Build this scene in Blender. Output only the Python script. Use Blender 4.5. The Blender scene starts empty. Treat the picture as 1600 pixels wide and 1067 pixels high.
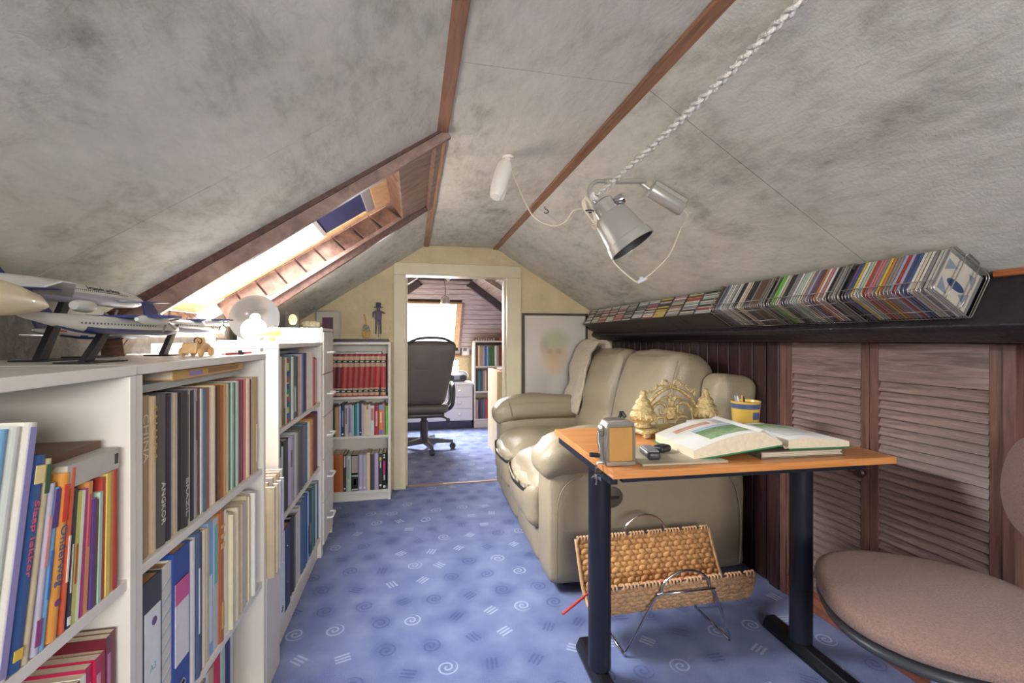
import bpy, bmesh, math, random
from mathutils import Vector, Matrix, noise

scene = bpy.context.scene
COL = scene.collection
RND = random.Random(11)
rad = math.radians
pi = math.pi

# ------------------------------------------------------------------ camera
cam_data = bpy.data.cameras.new('camera')
cam_data.sensor_width = 36.0
cam_data.lens = 16.0
cam_data.shift_y = -0.0022
cam_data.clip_start = 0.02
cam = bpy.data.objects.new('camera', cam_data)
COL.objects.link(cam)
cam.location = (0.0, 0.0, 1.15)
cam.rotation_euler = (rad(90), 0, rad(-12.3))
scene.camera = cam

# ------------------------------------------------------------------ sky and daylight
world = bpy.data.worlds.new('overcast_sky')
scene.world = world
world.use_nodes = True
wbg = world.node_tree.nodes['Background']
wbg.inputs['Color'].default_value = (0.90, 0.95, 1.0, 1)
wbg.inputs['Strength'].default_value = 2.2

def area_light(name, loc, direction, sx, sy, power, color=(1, 1, 1)):
    d = bpy.data.lights.new(name, 'AREA')
    d.shape = 'RECTANGLE'
    d.size, d.size_y = sx, sy
    d.energy = power
    d.color = color
    o = bpy.data.objects.new(name, d)
    COL.objects.link(o)
    o.location = loc
    o.rotation_euler = Vector(direction).to_track_quat('-Z', 'Y').to_euler()
    return o

# daylight arriving at the roof window and the far roof window, then fill from an added rear window
area_light('daylight_roof_window', (-1.06, 2.075, 2.33), (0.57, 0.0, -0.82), 1.5, 1.5, 165, (1.0, 0.99, 0.97))
area_light('daylight_far_roof_window', (0.15, 6.05, 1.62), (0, -0.77, -0.64), 0.8, 0.6, 70, (0.98, 0.98, 1.0))
area_light('added_rear_fill', (0.35, -1.72, 1.40), (0, 1, 0), 1.2, 0.56, 27, (1.0, 0.98, 0.96))  # added fill lamp at the unseen rear window

scene.view_settings.view_transform = 'Standard'
scene.view_settings.look = 'None'
scene.view_settings.gamma = 1.0
scene.view_settings.use_curve_mapping = False
scene.view_settings.exposure = 1.36

# ------------------------------------------------------------------ helpers: materials
def lin(c):
    c = c / 255.0
    return c / 12.92 if c <= 0.04045 else ((c + 0.055) / 1.055) ** 2.4

def rgb(r, g, b):
    return (lin(r), lin(g), lin(b), 1.0)

MATS = {}

def mat(name, col, rough=0.6, metal=0.0, vary=0.0, vscale=8.0, bump=0.0, bscale=60.0, alpha=1.0,
        trans=0.0, coat=0.0, stretch=(1, 1, 1), col2=None, sheen=0.0):
    """Principled material with optional noise tint (vary / col2) and noise bump, in object space."""
    if name in MATS:
        return MATS[name]
    m = bpy.data.materials.new(name)
    m.use_nodes = True
    nt = m.node_tree
    b = nt.nodes['Principled BSDF']
    c = rgb(*col)
    b.inputs['Base Color'].default_value = c
    b.inputs['Roughness'].default_value = rough
    b.inputs['Metallic'].default_value = metal
    if trans:
        b.inputs['Transmission Weight'].default_value = trans
    if coat:
        b.inputs['Coat Weight'].default_value = coat
    if sheen:
        b.inputs['Sheen Weight'].default_value = sheen
    if alpha < 1:
        b.inputs['Alpha'].default_value = alpha
    if vary or bump or col2:
        tc = nt.nodes.new('ShaderNodeTexCoord')
        mp = nt.nodes.new('ShaderNodeMapping')
        mp.inputs['Scale'].default_value = stretch
        nt.links.new(tc.outputs['Object'], mp.inputs['Vector'])
        if vary or col2:
            n = nt.nodes.new('ShaderNodeTexNoise')
            n.inputs['Scale'].default_value = vscale
            n.inputs['Detail'].default_value = 5
            n.inputs['Roughness'].default_value = 0.6
            nt.links.new(mp.outputs[0], n.inputs['Vector'])
            r = nt.nodes.new('ShaderNodeValToRGB')
            r.color_ramp.elements[0].position = 0.3
            r.color_ramp.elements[1].position = 0.7
            if col2:
                r.color_ramp.elements[0].color = rgb(*col2)
                r.color_ramp.elements[1].color = c
            else:
                r.color_ramp.elements[0].color = tuple(q * (1 - vary) for q in c[:3]) + (1,)
                r.color_ramp.elements[1].color = tuple(min(1, q * (1 + vary)) for q in c[:3]) + (1,)
            nt.links.new(n.outputs['Fac'], r.inputs['Fac'])
            nt.links.new(r.outputs['Color'], b.inputs['Base Color'])
        if bump:
            n2 = nt.nodes.new('ShaderNodeTexNoise')
            n2.inputs['Scale'].default_value = bscale
            n2.inputs['Detail'].default_value = 4
            nt.links.new(mp.outputs[0], n2.inputs['Vector'])
            bm = nt.nodes.new('ShaderNodeBump')
            bm.inputs['Strength'].default_value = bump
            bm.inputs['Distance'].default_value = 0.01
            nt.links.new(n2.outputs['Fac'], bm.inputs['Height'])
            nt.links.new(bm.outputs['Normal'], b.inputs['Normal'])
    MATS[name] = m
    return m

def flat(col, rough=0.55):
    """plain matte colour with a trace of tonal variation, one material per colour"""
    return mat('print_%02x%02x%02x' % tuple(int(q) for q in col), col, rough, vary=0.06, vscale=25)

# ------------------------------------------------------------------ helpers: meshes
class MB:
    def __init__(s):
        s.v, s.f, s.mi = [], [], []

    def add(s, v, f, mi=0):
        k = len(s.v)
        s.v += [tuple(p) for p in v]
        s.f += [tuple(i + k for i in q) for q in f]
        s.mi += [mi] * len(f)
        return s

    def box(s, x0, x1, y0, y1, z0, z1, mi=0, T=None):
        v = [Vector((x, y, z)) for z in (z0, z1) for y in (y0, y1) for x in (x0, x1)]
        if T is not None:
            v = [T @ p for p in v]
        return s.add(v, [(0, 2, 3, 1), (4, 5, 7, 6), (0, 1, 5, 4), (2, 6, 7, 3), (0, 4, 6, 2), (1, 3, 7, 5)], mi)

    def hexa(s, v, mi=0):
        """8 corners, bottom ring 0-3 and top ring 4-7"""
        return s.add(v, [(3, 2, 1, 0), (4, 5, 6, 7), (0, 1, 5, 4), (1, 2, 6, 5), (2, 3, 7, 6), (3, 0, 4, 7)], mi)

    def quad(s, a, b, c, d, mi=0):
        return s.add([a, b, c, d], [(0, 1, 2, 3)], mi)

    def prism(s, poly, a, b, mi=0):
        """poly: list of Vector-like points, extruded by vector b-a given as offset a (start) and b (end)"""
        a, b = Vector(a), Vector(b)
        n = len(poly)
        v = [Vector(p) + a for p in poly] + [Vector(p) + b for p in poly]
        f = [tuple(range(n - 1, -1, -1)), tuple(range(n, 2 * n))]
        f += [(i, (i + 1) % n, n + (i + 1) % n, n + i) for i in range(n)]
        return s.add(v, f, mi)

    def tube(s, pts, r, n=8, mi=0, closed=False):
        pts = [Vector(p) for p in pts]
        m = len(pts)
        rs = r if isinstance(r, (list, tuple)) else [r] * m
        rings = []
        t0 = None
        up = None
        for i in range(m):
            if closed:
                t = pts[(i + 1) % m] - pts[i - 1]
            else:
                t = pts[min(i + 1, m - 1)] - pts[max(i - 1, 0)]
            if t.length < 1e-9:
                t = Vector((0, 0, 1))
            t.normalize()
            if up is None:
                up = Vector((0, 0, 1)) if abs(t.z) < 0.9 else Vector((1, 0, 0))
            sx = t.cross(up)
            if sx.length < 1e-6:
                sx = t.cross(Vector((0, 1, 0)))
            sx.normalize()
            up = sx.cross(t).normalized()
            rings.append([pts[i] + (sx * math.cos(2 * pi * k / n) + up * math.sin(2 * pi * k / n)) * rs[i] for k in range(n)])
        v = [p for q in rings for p in q]
        f = []
        for i in range(m if closed else m - 1):
            j = (i + 1) % m
            for k in range(n):
                f.append((i * n + k, i * n + (k + 1) % n, j * n + (k + 1) % n, j * n + k))
        if not closed:
            f.append(tuple(range(n - 1, -1, -1)))
            f.append(tuple((m - 1) * n + k for k in range(n)))
        return s.add(v, f, mi)

    def lathe(s, prof, n=24, T=None, mi=0, sx=1.0, sy=1.0):
        """prof: (radius, z) from bottom to top about local Z"""
        v = []
        for r, z in prof:
            for k in range(n):
                a = 2 * pi * k / n
                p = Vector((r * math.cos(a) * sx, r * math.sin(a) * sy, z))
                v.append(T @ p if T is not None else p)
        f = []
        for i in range(len(prof) - 1):
            for k in range(n):
                f.append((i * n + k, i * n + (k + 1) % n, (i + 1) * n + (k + 1) % n, (i + 1) * n + k))
        if prof[0][0] > 1e-6:
            f.append(tuple(range(n - 1, -1, -1)))
        if prof[-1][0] > 1e-6:
            f.append(tuple((len(prof) - 1) * n + k for k in range(n)))
        return s.add(v, f, mi)

    def cushion(s, x0, x1, y0, y1, z0, z1, r=0.05, puff=(0, 0, 0), seg=10, wob=0.0, T=None, mi=0, fn=None, seed=0.0):
        """rounded, puffed box; fn(p, u) may bend the finished point (u in [-1,1]^3)"""
        c = Vector(((x0 + x1) / 2, (y0 + y1) / 2, (z0 + z1) / 2))
        h = Vector(((x1 - x0) / 2, (y1 - y0) / 2, (z1 - z0) / 2))
        r = min(r, h.x * 0.98, h.y * 0.98, h.z * 0.98)
        idx, v, f = {}, [], []

        def vert(i, j, k):
            key = (i, j, k)
            if key in idx:
                return idx[key]
            u = Vector((2 * i / seg - 1, 2 * j / seg - 1, 2 * k / seg - 1))
            u = Vector([math.copysign(abs(q) ** 0.8, q) for q in u])
            p = Vector((u.x * h.x, u.y * h.y, u.z * h.z))
            core = Vector([max(-h[a] + r, min(h[a] - r, p[a])) for a in range(3)])
            d = p - core
            if d.length > 1e-9:
                # push corner points onto the rounding sphere
                m = max(abs(d.x), abs(d.y), abs(d.z))
                if m > 1e-9:
                    d = d.normalized() * m
                p = core + d
            bx = (1 - u.y ** 2) * (1 - u.z ** 2)
            by = (1 - u.x ** 2) * (1 - u.z ** 2)
            bz = (1 - u.x ** 2) * (1 - u.y ** 2)
            p.x += math.copysign(puff[0] * bx, u.x) if abs(u.x) > 0.99 else puff[0] * bx * u.x
            p.y += math.copysign(puff[1] * by, u.y) if abs(u.y) > 0.99 else puff[1] * by * u.y
            p.z += math.copysign(puff[2] * bz, u.z) if abs(u.z) > 0.99 else puff[2] * bz * u.z
            p = p + c
            if wob:
                nn = noise.noise_vector((p + Vector((seed, seed * 1.7, 0))) * 9.0)
                p = p + nn * wob
            if fn:
                p = fn(p, u)
            if T is not None:
                p = T @ p
            idx[key] = len(v)
            v.append(p)
            return idx[key]
        for a in range(seg):
            for b in range(seg):
                for lo in (0, seg):
                    q = [(a, b, lo), (a + 1, b, lo), (a + 1, b + 1, lo), (a, b + 1, lo)]
                    if lo == 0:
                        q.reverse()
                    f.append(tuple(vert(*t) for t in q))
                    q = [(a, lo, b), (a, lo, b + 1), (a + 1, lo, b + 1), (a + 1, lo, b)]
                    if lo == 0:
                        q.reverse()
                    f.append(tuple(vert(*t) for t in q))
                    q = [(lo, a, b), (lo, a + 1, b), (lo, a + 1, b + 1), (lo, a, b + 1)]
                    if lo == 0:
                        q.reverse()
                    f.append(tuple(vert(*t) for t in q))
        return s.add(v, f, mi)

    def build(s, name, mats, parent=None, smooth=False, bevel=0.0, subsurf=0, loc=None, rot=None):
        me = bpy.data.meshes.new(name)
        me.from_pydata(s.v, [], s.f)
        if not isinstance(mats, (list, tuple)):
            mats = [mats]
        for m in mats:
            me.materials.append(m)
        me.polygons.foreach_set('material_index', s.mi)
        if smooth:
            me.polygons.foreach_set('use_smooth', [True] * len(me.polygons))
            if smooth != 'all':
                try:
                    me.set_sharp_from_angle(angle=rad(smooth if smooth is not True else 40))
                except Exception:
                    pass
        me.update()
        return obj(name, me, parent, bevel, subsurf, loc, rot)

def obj(name, me, parent=None, bevel=0.0, subsurf=0, loc=None, rot=None):
    o = bpy.data.objects.new(name, me)
    COL.objects.link(o)
    if parent is not None:
        o.parent = parent
    if loc is not None:
        o.location = loc
    if rot is not None:
        o.rotation_euler = rot
    if bevel:
        b = o.modifiers.new('bevel', 'BEVEL')
        b.width = bevel
        b.segments = 2
        b.limit_method = 'ANGLE'
    if subsurf:
        q = o.modifiers.new('subsurf', 'SUBSURF')
        q.levels = q.render_levels = subsurf
    return o

def thing(name, label, cat, loc=(0, 0, 0), rotz=0.0, group=None):
    o = bpy.data.objects.new(name, None)
    COL.objects.link(o)
    o.empty_display_size = 0.05
    o.location = loc
    o.rotation_euler = (0, 0, rotz)
    return tag(o, label, cat, group)

def tag(o, label, cat, group=None):
    o['label'] = label
    o['category'] = cat
    if group:
        o['group'] = group
    return o

def struct(o, label=None):
    o['kind'] = 'structure'
    if label:
        o['label'] = label
    return o

def struct_root(name, label=None):
    o = bpy.data.objects.new(name, None)
    COL.objects.link(o)
    o.empty_display_size = 0.05
    return struct(o, label)

ORD = ['', 'first', 'second', 'third', 'fourth', 'fifth', 'sixth', 'seventh', 'eighth', 'ninth', 'tenth',
       'eleventh', 'twelfth', 'thirteenth', 'fourteenth', 'fifteenth', 'sixteenth', 'seventeenth', 'eighteenth',
       'nineteenth', 'twentieth']

def ordw(n):
    if n <= 20:
        return ORD[n]
    if n == 30:
        return 'thirtieth'
    if n < 30:
        return 'twenty-' + ORD[n - 20]
    return 'thirty-' + ORD[n - 30]

def text_obj(body, size, m, parent, matrix, bold=0.0, name='title', width=None):
    """flat lettering; matrix maps text plane (x right, y up, z out) into the parent's space"""
    cu = bpy.data.curves.new('lettering', 'FONT')
    cu.body = body
    cu.size = size
    cu.align_x = 'CENTER'
    cu.align_y = 'CENTER'
    cu.offset = bold
    cu.extrude = 0.0002
    cu.resolution_u = 2
    tmp = bpy.data.objects.new('lettering', cu)
    COL.objects.link(tmp)
    bpy.context.view_layer.update()
    me = bpy.data.meshes.new_from_object(tmp.evaluated_get(bpy.context.evaluated_depsgraph_get()))
    bpy.data.objects.remove(tmp)
    bpy.data.curves.remove(cu)
    if width:
        w = max((v.co.x for v in me.vertices), default=1) - min((v.co.x for v in me.vertices), default=0)
        if w > 1e-6:
            k = width / w
            for v in me.vertices:
                v.co.x *= k
    me.transform(matrix)
    me.materials.clear()
    me.materials.append(m)
    me.name = name
    return obj(name, me, parent)

def frame(ox, oy, oz, xax, zax):
    """matrix with columns x = xax, z = zax, y = z cross x, origin o"""
    x = Vector(xax).normalized()
    z = Vector(zax).normalized()
    y = z.cross(x)
    M = Matrix((x, y, z)).transposed().to_4x4()
    M.translation = Vector((ox, oy, oz))
    return M

def arc(c, r, a0, a1, n, ax=(1, 0, 0), ay=(0, 0, 1)):
    c, ax, ay = Vector(c), Vector(ax), Vector(ay)
    return [c + ax * (r * math.cos(a0 + (a1 - a0) * i / n)) + ay * (r * math.sin(a0 + (a1 - a0) * i / n)) for i in range(n + 1)]

def spline(pts, n=8):
    """Catmull-Rom through points"""
    P = [Vector(p) for p in pts]
    P = [P[0] * 2 - P[1]] + P + [P[-1] * 2 - P[-2]]
    out = []
    for i in range(1, len(P) - 2):
        for k in range(n):
            t = k / n
            out.append(0.5 * ((2 * P[i]) + (-P[i - 1] + P[i + 1]) * t + (2 * P[i - 1] - 5 * P[i] + 4 * P[i + 1] - P[i + 2]) * t * t
                              + (-P[i - 1] + 3 * P[i] - 3 * P[i + 1] + P[i + 2]) * t ** 3))
    out.append(P[-2])
    return out

def copy_tree(o, parent=None):
    c = o.copy()
    COL.objects.link(c)
    if parent is not None:
        c.parent = parent
    for ch in [q for q in o.children]:
        copy_tree(ch, c)
    return c

# ================================================================== materials of the setting
def node_mat(name):
    m = bpy.data.materials.new(name)
    m.use_nodes = True
    return m, m.node_tree, m.node_tree.nodes['Principled BSDF']

def M_(nt, op, a, b=None, c=None):
    n = nt.nodes.new('ShaderNodeMath')
    n.operation = op
    for i, q in enumerate((a, b, c)):
        if q is None:
            continue
        if isinstance(q, (int, float)):
            n.inputs[i].default_value = q
        else:
            nt.links.new(q, n.inputs[i])
    return n.outputs[0]

def ramp(nt, fac, stops):
    r = nt.nodes.new('ShaderNodeValToRGB')
    e = r.color_ramp.elements
    while len(e) < len(stops):
        e.new(0.5)
    for i, (p, c) in enumerate(stops):
        e[i].position = p
        e[i].color = c
    nt.links.new(fac, r.inputs['Fac'])
    return r.outputs['Color']

def noise_tex(nt, vec, scale, detail=4, rough=0.55, dist=0.0):
    n = nt.nodes.new('ShaderNodeTexNoise')
    n.inputs['Scale'].default_value = scale
    n.inputs['Detail'].default_value = detail
    n.inputs['Roughness'].default_value = rough
    n.inputs['Distortion'].default_value = dist
    nt.links.new(vec, n.inputs['Vector'])
    return n.outputs['Fac']

def mix_col(nt, fac, a, b):
    n = nt.nodes.new('ShaderNodeMix')
    n.data_type = 'RGBA'
    for sock, q in ((n.inputs[0], fac), (n.inputs[6], a), (n.inputs[7], b)):
        if isinstance(q, (int, float)):
            sock.default_value = q
        elif isinstance(q, tuple):
            sock.default_value = q
        else:
            nt.links.new(q, sock)
    return n.outputs[2]

def bump_to(nt, b, height, strength, dist=0.01):
    n = nt.nodes.new('ShaderNodeBump')
    n.inputs['Strength'].default_value = strength
    n.inputs['Distance'].default_value = dist
    nt.links.new(height, n.inputs['Height'])
    nt.links.new(n.outputs['Normal'], b.inputs['Normal'])

def mapping(nt, scale=(1, 1, 1), loc=(0, 0, 0), rot=(0, 0, 0)):
    tc = nt.nodes.new('ShaderNodeTexCoord')
    mp = nt.nodes.new('ShaderNodeMapping')
    mp.inputs['Scale'].default_value = scale
    mp.inputs['Location'].default_value = loc
    mp.inputs['Rotation'].default_value = rot
    nt.links.new(tc.outputs['Object'], mp.inputs['Vector'])
    return mp.outputs[0]

def make_ceiling_paper():
    m, nt, b = node_mat('mottled_ceiling_paper')
    v = mapping(nt, (1.0, 0.72, 1.0), rot=(0, 0, 0.5))
    big = noise_tex(nt, v, 3.1, 7, 0.66, 0.5)
    v2 = mapping(nt, (3.0, 1.0, 1.6), rot=(0, 0, 0.3))
    streak = noise_tex(nt, v2, 9.0, 6, 0.7, 0.3)
    mixd = M_(nt, 'ADD', M_(nt, 'MULTIPLY', big, 0.62), M_(nt, 'MULTIPLY', streak, 0.38))
    col = ramp(nt, mixd, [(0.31, rgb(142, 140, 128)), (0.40, rgb(186, 184, 171)), (0.49, rgb(210, 208, 196)), (0.62, rgb(226, 223, 212))])
    nt.links.new(col, b.inputs['Base Color'])
    b.inputs['Roughness'].default_value = 0.85
    fine = noise_tex(nt, mapping(nt, (1, 1, 1)), 120, 5, 0.7)
    mid = noise_tex(nt, mapping(nt, (2.2, 1, 1.5)), 17, 4, 0.6, 0.8)
    h = M_(nt, 'ADD', M_(nt, 'MULTIPLY', fine, 0.35), M_(nt, 'MULTIPLY', mid, 0.8))
    bump_to(nt, b, h, 0.5, 0.006)
    return m

def make_carpet():
    m, nt, b = node_mat('blue_patterned_carpet')
    tc = nt.nodes.new('ShaderNodeTexCoord')
    P = tc.outputs['Object']
    cell = 0.152
    sx = nt.nodes.new('ShaderNodeSeparateXYZ')
    nt.links.new(P, sx.inputs[0])
    # brick-offset grid of motifs
    gy = M_(nt, 'DIVIDE', sx.outputs[1], cell)
    row = M_(nt, 'FLOOR', gy)
    gx = M_(nt, 'ADD', M_(nt, 'DIVIDE', sx.outputs[0], cell), M_(nt, 'MULTIPLY', row, 0.37))
    colm = M_(nt, 'FLOOR', gx)
    fx = M_(nt, 'SUBTRACT', M_(nt, 'SUBTRACT', gx, colm), 0.5)
    fy = M_(nt, 'SUBTRACT', M_(nt, 'SUBTRACT', gy, row), 0.5)
    cid = nt.nodes.new('ShaderNodeCombineXYZ')
    nt.links.new(colm, cid.inputs[0])
    nt.links.new(row, cid.inputs[1])
    wn = nt.nodes.new('ShaderNodeTexWhiteNoise')
    wn.noise_dimensions = '2D'
    nt.links.new(cid.outputs[0], wn.inputs['Vector'])
    sc = nt.nodes.new('ShaderNodeSeparateColor')
    nt.links.new(wn.outputs['Color'], sc.inputs[0])
    r1, r2, r3 = sc.outputs[0], sc.outputs[1], sc.outputs[2]
    # jitter the motif inside its cell
    fx = M_(nt, 'ADD', fx, M_(nt, 'MULTIPLY', M_(nt, 'SUBTRACT', r2, 0.5), 0.22))
    fy = M_(nt, 'ADD', fy, M_(nt, 'MULTIPLY', M_(nt, 'SUBTRACT', r3, 0.5), 0.22))
    ang = M_(nt, 'MULTIPLY', r1, 6.283)
    ca, sa = M_(nt, 'COSINE', ang), M_(nt, 'SINE', ang)
    rx = M_(nt, 'SUBTRACT', M_(nt, 'MULTIPLY', fx, ca), M_(nt, 'MULTIPLY', fy, sa))
    ry = M_(nt, 'ADD', M_(nt, 'MULTIPLY', fx, sa), M_(nt, 'MULTIPLY', fy, ca))
    rr = M_(nt, 'SQRT', M_(nt, 'ADD', M_(nt, 'MULTIPLY', rx, rx), M_(nt, 'MULTIPLY', ry, ry)))
    th = M_(nt, 'ARCTAN2', ry, rx)
    # spiral: fract(r / pitch - theta / 2pi) close to one half
    pitch = 0.135
    sp = M_(nt, 'FRACT', M_(nt, 'SUBTRACT', M_(nt, 'DIVIDE', rr, pitch), M_(nt, 'DIVIDE', th, 6.2832)))
    line = M_(nt, 'LESS_THAN', M_(nt, 'ABSOLUTE', M_(nt, 'SUBTRACT', sp, 0.5)), 0.17)
    inside = M_(nt, 'LESS_THAN', rr, 0.255)
    spiral = M_(nt, 'MULTIPLY', line, inside)
    # three short bars
    bars = M_(nt, 'LESS_THAN', M_(nt, 'ABSOLUTE', M_(nt, 'SUBTRACT', M_(nt, 'FRACT', M_(nt, 'ADD', M_(nt, 'DIVIDE', rx, 0.105), 0.5)), 0.5)), 0.26)
    bars = M_(nt, 'MULTIPLY', bars, M_(nt, 'LESS_THAN', M_(nt, 'ABSOLUTE', rx), 0.157))
    bars = M_(nt, 'MULTIPLY', bars, M_(nt, 'LESS_THAN', M_(nt, 'ABSOLUTE', ry), 0.175))
    pick = M_(nt, 'GREATER_THAN', M_(nt, 'FRACT', M_(nt, 'MULTIPLY', r2, 7.31)), 0.5)
    motif = M_(nt, 'ADD', M_(nt, 'MULTIPLY', spiral, pick), M_(nt, 'MULTIPLY', bars, M_(nt, 'SUBTRACT', 1.0, pick)))
    light = M_(nt, 'GREATER_THAN', M_(nt, 'FRACT', M_(nt, 'MULTIPLY', r3, 5.77)), 0.60)
    halo = M_(nt, 'MULTIPLY', M_(nt, 'SUBTRACT', 1.0, M_(nt, 'MINIMUM', M_(nt, 'MULTIPLY', rr, 2.2), 1.0)), M_(nt, 'SUBTRACT', 1.0, light))
    speck = noise_tex(nt, P, 420, 2, 0.8)
    cloud = noise_tex(nt, P, 6.5, 3, 0.5)
    f = M_(nt, 'ADD', M_(nt, 'MULTIPLY', cloud, 0.38), M_(nt, 'MULTIPLY', speck, 0.78))
    f = M_(nt, 'SUBTRACT', f, M_(nt, 'MULTIPLY', halo, 0.13))
    base = ramp(nt, f, [(0.34, rgb(58, 72, 124)), (0.50, rgb(92, 107, 158)), (0.66, rgb(122, 136, 180)), (0.8, rgb(152, 162, 196))])
    mcol = mix_col(nt, light, rgb(52, 68, 124), rgb(188, 198, 226))
    out = mix_col(nt, M_(nt, 'MULTIPLY', motif, 0.52), base, mcol)
    nt.links.new(out, b.inputs['Base Color'])
    b.inputs['Roughness'].default_value = 0.95
    b.inputs['Sheen Weight'].default_value = 0.15
    bump_to(nt, b, speck, 0.6, 0.004)
    return m

def wood_mat(name, c1, c2, rough=0.5, grain=(1, 14, 14), scale=5.0, bump=0.15, coat=0.0):
    m, nt, b = node_mat(name)
    v = mapping(nt, grain)
    n = noise_tex(nt, v, scale, 6, 0.62, 0.8)
    col = ramp(nt, n, [(0.32, rgb(*c1)), (0.68, rgb(*c2))])
    nt.links.new(col, b.inputs['Base Color'])
    b.inputs['Roughness'].default_value = rough
    b.inputs['Coat Weight'].default_value = coat
    bump_to(nt, b, n, bump, 0.004)
    return m

M_CEIL = make_ceiling_paper()
M_CARPET = make_carpet()
M_PLASTER = mat('cream_rough_plaster', (214, 198, 158), 0.85, vary=0.10, vscale=6, bump=0.7, bscale=28)
M_CASING = mat('cream_painted_wood', (222, 212, 180), 0.45, vary=0.05, vscale=6)
M_GREYWALL = mat('dark_grey_stucco', (122, 116, 110), 0.9, vary=0.3, vscale=14, bump=0.9, bscale=40)
M_STRIP = wood_mat('brown_oak_strip', (134, 92, 66), (178, 130, 98), 0.5, (14, 1, 14), 4)
M_DARK = wood_mat('dark_stained_wood_y', (52, 32, 28), (96, 62, 52), 0.42, (14, 1.2, 14), 4)
M_DARKZ = wood_mat('dark_stained_wood_z', (34, 22, 22), (70, 44, 40), 0.42, (14, 14, 1.2), 4)
M_LOUVRE = wood_mat('mahogany_louvre_wood', (100, 80, 76), (158, 134, 126), 0.36, (12, 1.0, 12), 5)
M_LOUVREZ = wood_mat('mahogany_stile_wood', (84, 56, 50), (128, 92, 82), 0.36, (12, 12, 1.0), 5)
M_BLACKWOOD = mat('black_painted_beam', (40, 34, 38), 0.38, vary=0.35, vscale=30, bump=0.35, bscale=60)
M_PINE = wood_mat('varnished_pine', (212, 166, 116), (236, 198, 150), 0.35, (10, 10, 10), 2, 0.05, 0.2)
M_ROOFTRIM = wood_mat('walnut_roof_window_trim', (104, 80, 72), (160, 132, 120), 0.40, (2, 9, 2), 5)
M_ROOFPLANK = wood_mat('walnut_reveal_plank', (84, 58, 50), (140, 106, 90), 0.36, (3, 3, 3), 5)
M_GREYPLANK = wood_mat('grey_stained_plank', (150, 136, 138), (196, 184, 182), 0.5, (1.2, 14, 14), 4)
M_BASEB = wood_mat('red_brown_skirting', (110, 62, 46), (150, 92, 70), 0.4, (14, 1, 14), 4)
M_WHITE = mat('white_melamine', (226, 220, 210), 0.38, vary=0.02, vscale=4)
M_WHITEPAINT = mat('white_paint', (226, 222, 216), 0.4, vary=0.03, vscale=5)
M_CHROME = mat('chrome', (214, 216, 222), 0.14, 1.0)
M_BLACKMETAL = mat('blue_black_metal', (38, 42, 54), 0.38, 0.35, vary=0.05)
M_BLACKPL = mat('black_plastic', (30, 30, 34), 0.42, vary=0.08)
M_PAGES = mat('book_pages', (222, 208, 182), 0.8, vary=0.08, vscale=60, stretch=(1, 14, 1))
M_INK = mat('black_ink', (26, 24, 28), 0.6, vary=0.05)
M_GILT = mat('gilt_lettering', (206, 182, 128), 0.4, 0.3, vary=0.05)

def glass_mat():
    m = bpy.data.materials.new('window_glass')
    m.use_nodes = True
    nt = m.node_tree
    b = nt.nodes['Principled BSDF']
    nt.nodes.remove(b)
    out = nt.nodes['Material Output']
    t = nt.nodes.new('ShaderNodeBsdfTransparent')
    g = nt.nodes.new('ShaderNodeBsdfGlossy')
    g.inputs['Roughness'].default_value = 0.02
    lw = nt.nodes.new('ShaderNodeLayerWeight')
    lw.inputs['Blend'].default_value = 0.5
    p5 = M_(nt, 'ADD', M_(nt, 'MULTIPLY', M_(nt, 'POWER', lw.outputs['Facing'], 5.0), 0.5), 0.03)
    mx = nt.nodes.new('ShaderNodeMixShader')
    nt.links.new(p5, mx.inputs[0])
    nt.links.new(t.outputs[0], mx.inputs[1])
    nt.links.new(g.outputs[0], mx.inputs[2])
    nt.links.new(mx.outputs[0], out.inputs['Surface'])
    return m

M_GLASS = glass_mat()

# ================================================================== the room
SL, SR = 0.652, 0.610                      # pitch of the left and right slopes
XL, XR, ZC = 0.10, 0.65, 1.88              # flat strip of ceiling
def zl(x): return ZC - SL * (XL - x)
def zr(x): return ZC - SR * (x - XR)
YB, YF, YE = -1.6, 3.60, 6.25              # rear wall, wall with the doorway, end of the far room
KL, KR = -0.92, 1.665                      # knee walls

fl = MB()
fl.box(KL - 0.1, KR + 0.35, YB, 6.35, -0.06, 0.0)
floor = struct(fl.build('floor', M_CARPET), 'blue carpet with light and dark spiral and bar motifs')

ceiling = struct_root('ceiling', 'attic ceiling in mottled grey-beige paper, two slopes and a flat strip')
TH = 0.03
def slope_panel(x0, x1, y0, y1, zf, up=TH):
    g = 0.0012
    y0, y1 = y0 + g, y1 - g
    b = MB()
    b.hexa([(x0, y0, zf(x0)), (x1, y0, zf(x1)), (x1, y1, zf(x1)), (x0, y1, zf(x0)),
            (x0, y0, zf(x0) + up), (x1, y0, zf(x1) + up), (x1, y1, zf(x1) + up), (x0, y1, zf(x0) + up)])
    return b.build('panel', M_CEIL, ceiling)
SKY0, SKY1 = 1.62, 2.53
for y0, y1 in ((YB, 0.0), (0.0, 1.2), (1.2, SKY0), (SKY1, YF)):
    slope_panel(KL, XL, y0, y1, zl)
for y0, y1 in ((YB, 0.0), (0.0, 1.2), (1.2, 2.4), (2.4, YF)):
    slope_panel(XL, XR, y0, y1, lambda x: ZC)
    slope_panel(XR, KR + 0.02, y0, y1, zr)
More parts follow.
